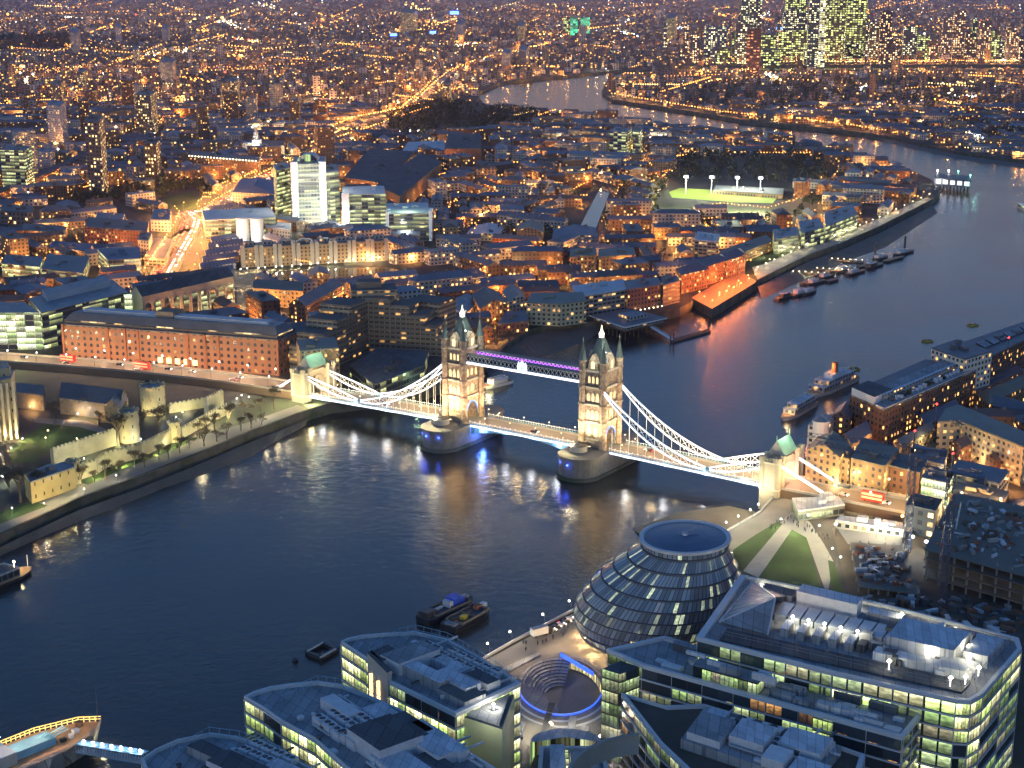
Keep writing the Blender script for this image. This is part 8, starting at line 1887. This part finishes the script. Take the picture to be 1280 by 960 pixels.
# ---- lights of the city ----
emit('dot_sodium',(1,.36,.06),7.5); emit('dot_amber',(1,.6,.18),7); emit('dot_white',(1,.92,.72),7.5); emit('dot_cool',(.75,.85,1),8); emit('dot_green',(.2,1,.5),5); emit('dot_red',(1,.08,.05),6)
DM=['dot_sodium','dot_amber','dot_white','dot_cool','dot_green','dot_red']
dots=MB(); lr=random.Random(9); SL2=mk_lamp('orange_lamp','orange street lamp',"street lamp",6,'lamp_sodium',15000,SOD,'x'); nl=[0]; used_sl=[0]
def land_at(x,y): return inpoly(np.array([x]),np.array([y]),north)[0] or inpoly(np.array([x]),np.array([y]),roth)[0] or inpoly(np.array([x]),np.array([y]),south)[0]
def dens(px,py):
    """brighter and darker quarters"""
    v=.5+.5*math.sin(px*.021+py*.05+2*math.sin(py*.03))*math.cos(px*.011-py*.034+1.3)
    d=max(0,(v-.22)/.78)**1.5
    for cx_,cy_,rx,ry in((150,20,120,7),(420,60,90,8),(60,120,50,14),(300,38,100,6),(700,60,60,9),(900,112,60,14),(1150,118,110,16),(1240,150,70,12),(560,60,50,7),(1000,10,200,4),(230,90,60,8),(770,150,60,9),(400,110,40,8)):
        if ((px-cx_)/rx)**2+((py-cy_)/ry)**2<1: d*=.18
    return .1+.9*d
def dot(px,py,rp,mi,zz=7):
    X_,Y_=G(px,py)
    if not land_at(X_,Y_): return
    rw=rp/(ppm(X_,Y_)*.8); dots.ico((X_,Y_,GZ+zz+rw*.5),rw,mi)  # globes widen with distance, their lens glow put into the size
# street lamps one can tell apart: the nearest
def slamp(X_,Y_,px,py,pw=1.0):
    global used_sl
    l='orange street lamp '+where(px,py)
    if not used_sl[0]: used_sl[0]=1; SL2.location=(X_,Y_,GZ); SL2['label']=l; SL2['group']='orange lamps '+where(px,py)
    else: copy_tree(SL2,(X_,Y_,GZ),lr.uniform(0,6),l,'orange lamps '+where(px,py))
c_=0; tries=0
while c_<250 and tries<9000:
    tries+=1; px=lr.uniform(0,1280); py=lr.uniform(215,420) if px<1040 or lr.random()<.75 else lr.uniform(420,620); X_,Y_=G(px,py); i,j=int((X_-OX0)/OC),int((Y_-OY0)/OC)
    if not(0<=i<1200 and 0<=j<1000) or OCC[i,j] or lr.random()>dens(px,py): continue
    slamp(X_,Y_,px,py); OCC[max(0,i-2):i+3,max(0,j-2):j+3]=True; c_+=1
# dotted streets and scattered lights further out
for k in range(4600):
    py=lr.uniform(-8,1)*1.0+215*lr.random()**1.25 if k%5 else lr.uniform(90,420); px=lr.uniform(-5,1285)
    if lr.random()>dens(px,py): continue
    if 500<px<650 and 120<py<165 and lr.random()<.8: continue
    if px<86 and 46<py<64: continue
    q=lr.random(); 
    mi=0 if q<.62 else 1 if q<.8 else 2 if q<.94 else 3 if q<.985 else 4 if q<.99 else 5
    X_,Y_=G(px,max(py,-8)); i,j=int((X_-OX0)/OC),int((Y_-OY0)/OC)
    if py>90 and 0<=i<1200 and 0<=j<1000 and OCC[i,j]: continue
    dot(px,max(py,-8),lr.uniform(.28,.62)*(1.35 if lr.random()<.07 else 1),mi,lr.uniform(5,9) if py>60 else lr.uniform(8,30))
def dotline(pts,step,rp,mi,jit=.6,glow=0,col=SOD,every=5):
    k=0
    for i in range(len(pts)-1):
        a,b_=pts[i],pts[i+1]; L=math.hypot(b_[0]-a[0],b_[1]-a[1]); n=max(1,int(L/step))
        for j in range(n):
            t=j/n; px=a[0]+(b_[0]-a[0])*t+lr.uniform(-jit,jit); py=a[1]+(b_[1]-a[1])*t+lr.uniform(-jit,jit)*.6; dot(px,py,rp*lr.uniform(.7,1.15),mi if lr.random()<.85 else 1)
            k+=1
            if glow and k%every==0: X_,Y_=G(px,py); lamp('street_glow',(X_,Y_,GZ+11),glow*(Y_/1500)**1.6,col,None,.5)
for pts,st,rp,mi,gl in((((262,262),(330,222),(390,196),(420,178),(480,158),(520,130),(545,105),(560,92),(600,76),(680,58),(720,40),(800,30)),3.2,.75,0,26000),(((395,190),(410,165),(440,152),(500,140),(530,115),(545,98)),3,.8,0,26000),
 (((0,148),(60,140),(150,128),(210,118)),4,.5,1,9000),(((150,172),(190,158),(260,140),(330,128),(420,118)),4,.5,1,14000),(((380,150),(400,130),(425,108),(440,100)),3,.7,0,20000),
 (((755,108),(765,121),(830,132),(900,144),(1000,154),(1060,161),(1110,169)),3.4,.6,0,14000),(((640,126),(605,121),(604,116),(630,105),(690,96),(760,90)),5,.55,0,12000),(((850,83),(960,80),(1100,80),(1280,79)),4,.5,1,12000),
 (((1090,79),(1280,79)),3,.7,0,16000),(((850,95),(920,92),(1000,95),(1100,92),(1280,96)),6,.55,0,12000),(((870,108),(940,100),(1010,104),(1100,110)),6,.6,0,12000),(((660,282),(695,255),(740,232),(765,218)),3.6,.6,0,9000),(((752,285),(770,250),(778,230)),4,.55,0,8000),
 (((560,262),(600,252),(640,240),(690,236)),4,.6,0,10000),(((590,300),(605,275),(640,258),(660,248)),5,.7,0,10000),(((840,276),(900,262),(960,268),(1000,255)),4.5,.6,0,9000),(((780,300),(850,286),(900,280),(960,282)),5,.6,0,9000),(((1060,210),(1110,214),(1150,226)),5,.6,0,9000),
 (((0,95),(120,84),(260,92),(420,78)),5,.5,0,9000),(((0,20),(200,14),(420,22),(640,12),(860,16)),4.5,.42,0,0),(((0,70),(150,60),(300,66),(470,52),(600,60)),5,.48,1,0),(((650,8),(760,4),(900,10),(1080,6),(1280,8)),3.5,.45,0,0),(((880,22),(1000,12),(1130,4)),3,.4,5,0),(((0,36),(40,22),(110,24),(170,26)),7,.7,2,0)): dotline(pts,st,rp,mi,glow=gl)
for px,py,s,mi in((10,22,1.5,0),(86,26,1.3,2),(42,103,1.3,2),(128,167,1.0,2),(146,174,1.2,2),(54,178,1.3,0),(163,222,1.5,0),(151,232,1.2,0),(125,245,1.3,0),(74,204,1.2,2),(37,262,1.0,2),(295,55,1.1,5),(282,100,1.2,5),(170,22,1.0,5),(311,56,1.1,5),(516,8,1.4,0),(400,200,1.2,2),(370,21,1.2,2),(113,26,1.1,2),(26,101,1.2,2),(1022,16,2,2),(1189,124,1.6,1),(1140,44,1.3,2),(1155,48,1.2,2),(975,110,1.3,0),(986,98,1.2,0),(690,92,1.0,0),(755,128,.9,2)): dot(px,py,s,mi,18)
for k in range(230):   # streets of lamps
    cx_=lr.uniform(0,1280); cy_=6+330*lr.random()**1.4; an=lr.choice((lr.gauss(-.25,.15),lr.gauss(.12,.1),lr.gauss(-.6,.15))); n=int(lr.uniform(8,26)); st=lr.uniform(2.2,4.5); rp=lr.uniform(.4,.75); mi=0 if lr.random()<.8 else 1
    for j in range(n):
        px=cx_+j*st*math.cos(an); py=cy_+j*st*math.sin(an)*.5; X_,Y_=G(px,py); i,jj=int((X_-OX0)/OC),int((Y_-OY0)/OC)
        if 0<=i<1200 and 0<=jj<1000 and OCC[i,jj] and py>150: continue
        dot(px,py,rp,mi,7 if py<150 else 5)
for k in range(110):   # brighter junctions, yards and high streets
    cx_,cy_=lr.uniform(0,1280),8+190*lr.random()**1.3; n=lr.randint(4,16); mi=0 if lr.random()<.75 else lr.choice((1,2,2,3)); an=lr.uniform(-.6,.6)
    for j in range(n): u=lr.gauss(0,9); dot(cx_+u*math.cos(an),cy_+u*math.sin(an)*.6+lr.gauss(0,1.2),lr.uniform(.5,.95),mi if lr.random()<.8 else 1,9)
    X_,Y_=G(cx_,cy_); 
    if land_at(X_,Y_): lamp('street_glow',(X_,Y_,GZ+14),26000*(Y_/2000)**1.6,SOD if mi<2 else (1,.85,.6),None,.5)
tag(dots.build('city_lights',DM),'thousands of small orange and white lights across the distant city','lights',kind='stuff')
# glow on the streets: light of the merged lamps
ng=0; tries=0
while ng<520 and tries<6000:
    tries+=1; px=lr.uniform(-5,1285); py=88+250*lr.random()**1.15; X_,Y_=G(px,py)
    if lr.random()>dens(px,py) or not land_at(X_,Y_): continue
    if 500<px<650 and 120<py<165: continue
    i,j=int((X_-OX0)/OC),int((Y_-OY0)/OC)
    if 0<=i<1200 and 0<=j<1000 and OCC[i,j] and py>150: continue
    lamp('street_glow',(X_,Y_,GZ+4.5+(6 if py<150 else 0)),(12000 if py>150 else 42000)*lr.uniform(.4,1.5),SOD if lr.random()<.75 else (1,.72,.35),None,.4); ng+=1
for k in range(170):
    px=lr.uniform(-5,1285); py=lr.uniform(2,88); X_,Y_=G(px,py); lamp('street_glow',(X_,Y_,GZ+26),60000*(Y_/4000)**1.5*lr.uniform(.5,1.5),SOD if lr.random()<.7 else (1,.75,.45),None,.5)
# ================= evening air =================
def haze():
    m=bpy.data.materials.new('evening_air'); m.use_nodes=True; N=m.node_tree.nodes; L=m.node_tree.links; N.clear()
    o=N.new('ShaderNodeOutputMaterial'); v=N.new('ShaderNodeVolumePrincipled'); v.inputs['Color'].default_value=(.72,.72,1,1); v.inputs['Density'].default_value=HAZE; v.inputs['Anisotropy'].default_value=.2
    L.new(v.outputs[0],o.inputs['Volume']); MATS['evening_air']=m
    b=MB(); S=45000; p=[(-S,-1500),(S,-1500),(S,S),(-S,S)]; b.prism(p,WZ-4,420,0,0,bottom=True); o=b.build('haze','evening_air'); tag(o,'thin violet evening haze over the distant city',None,kind='stuff')
HAZE=.000028
haze()
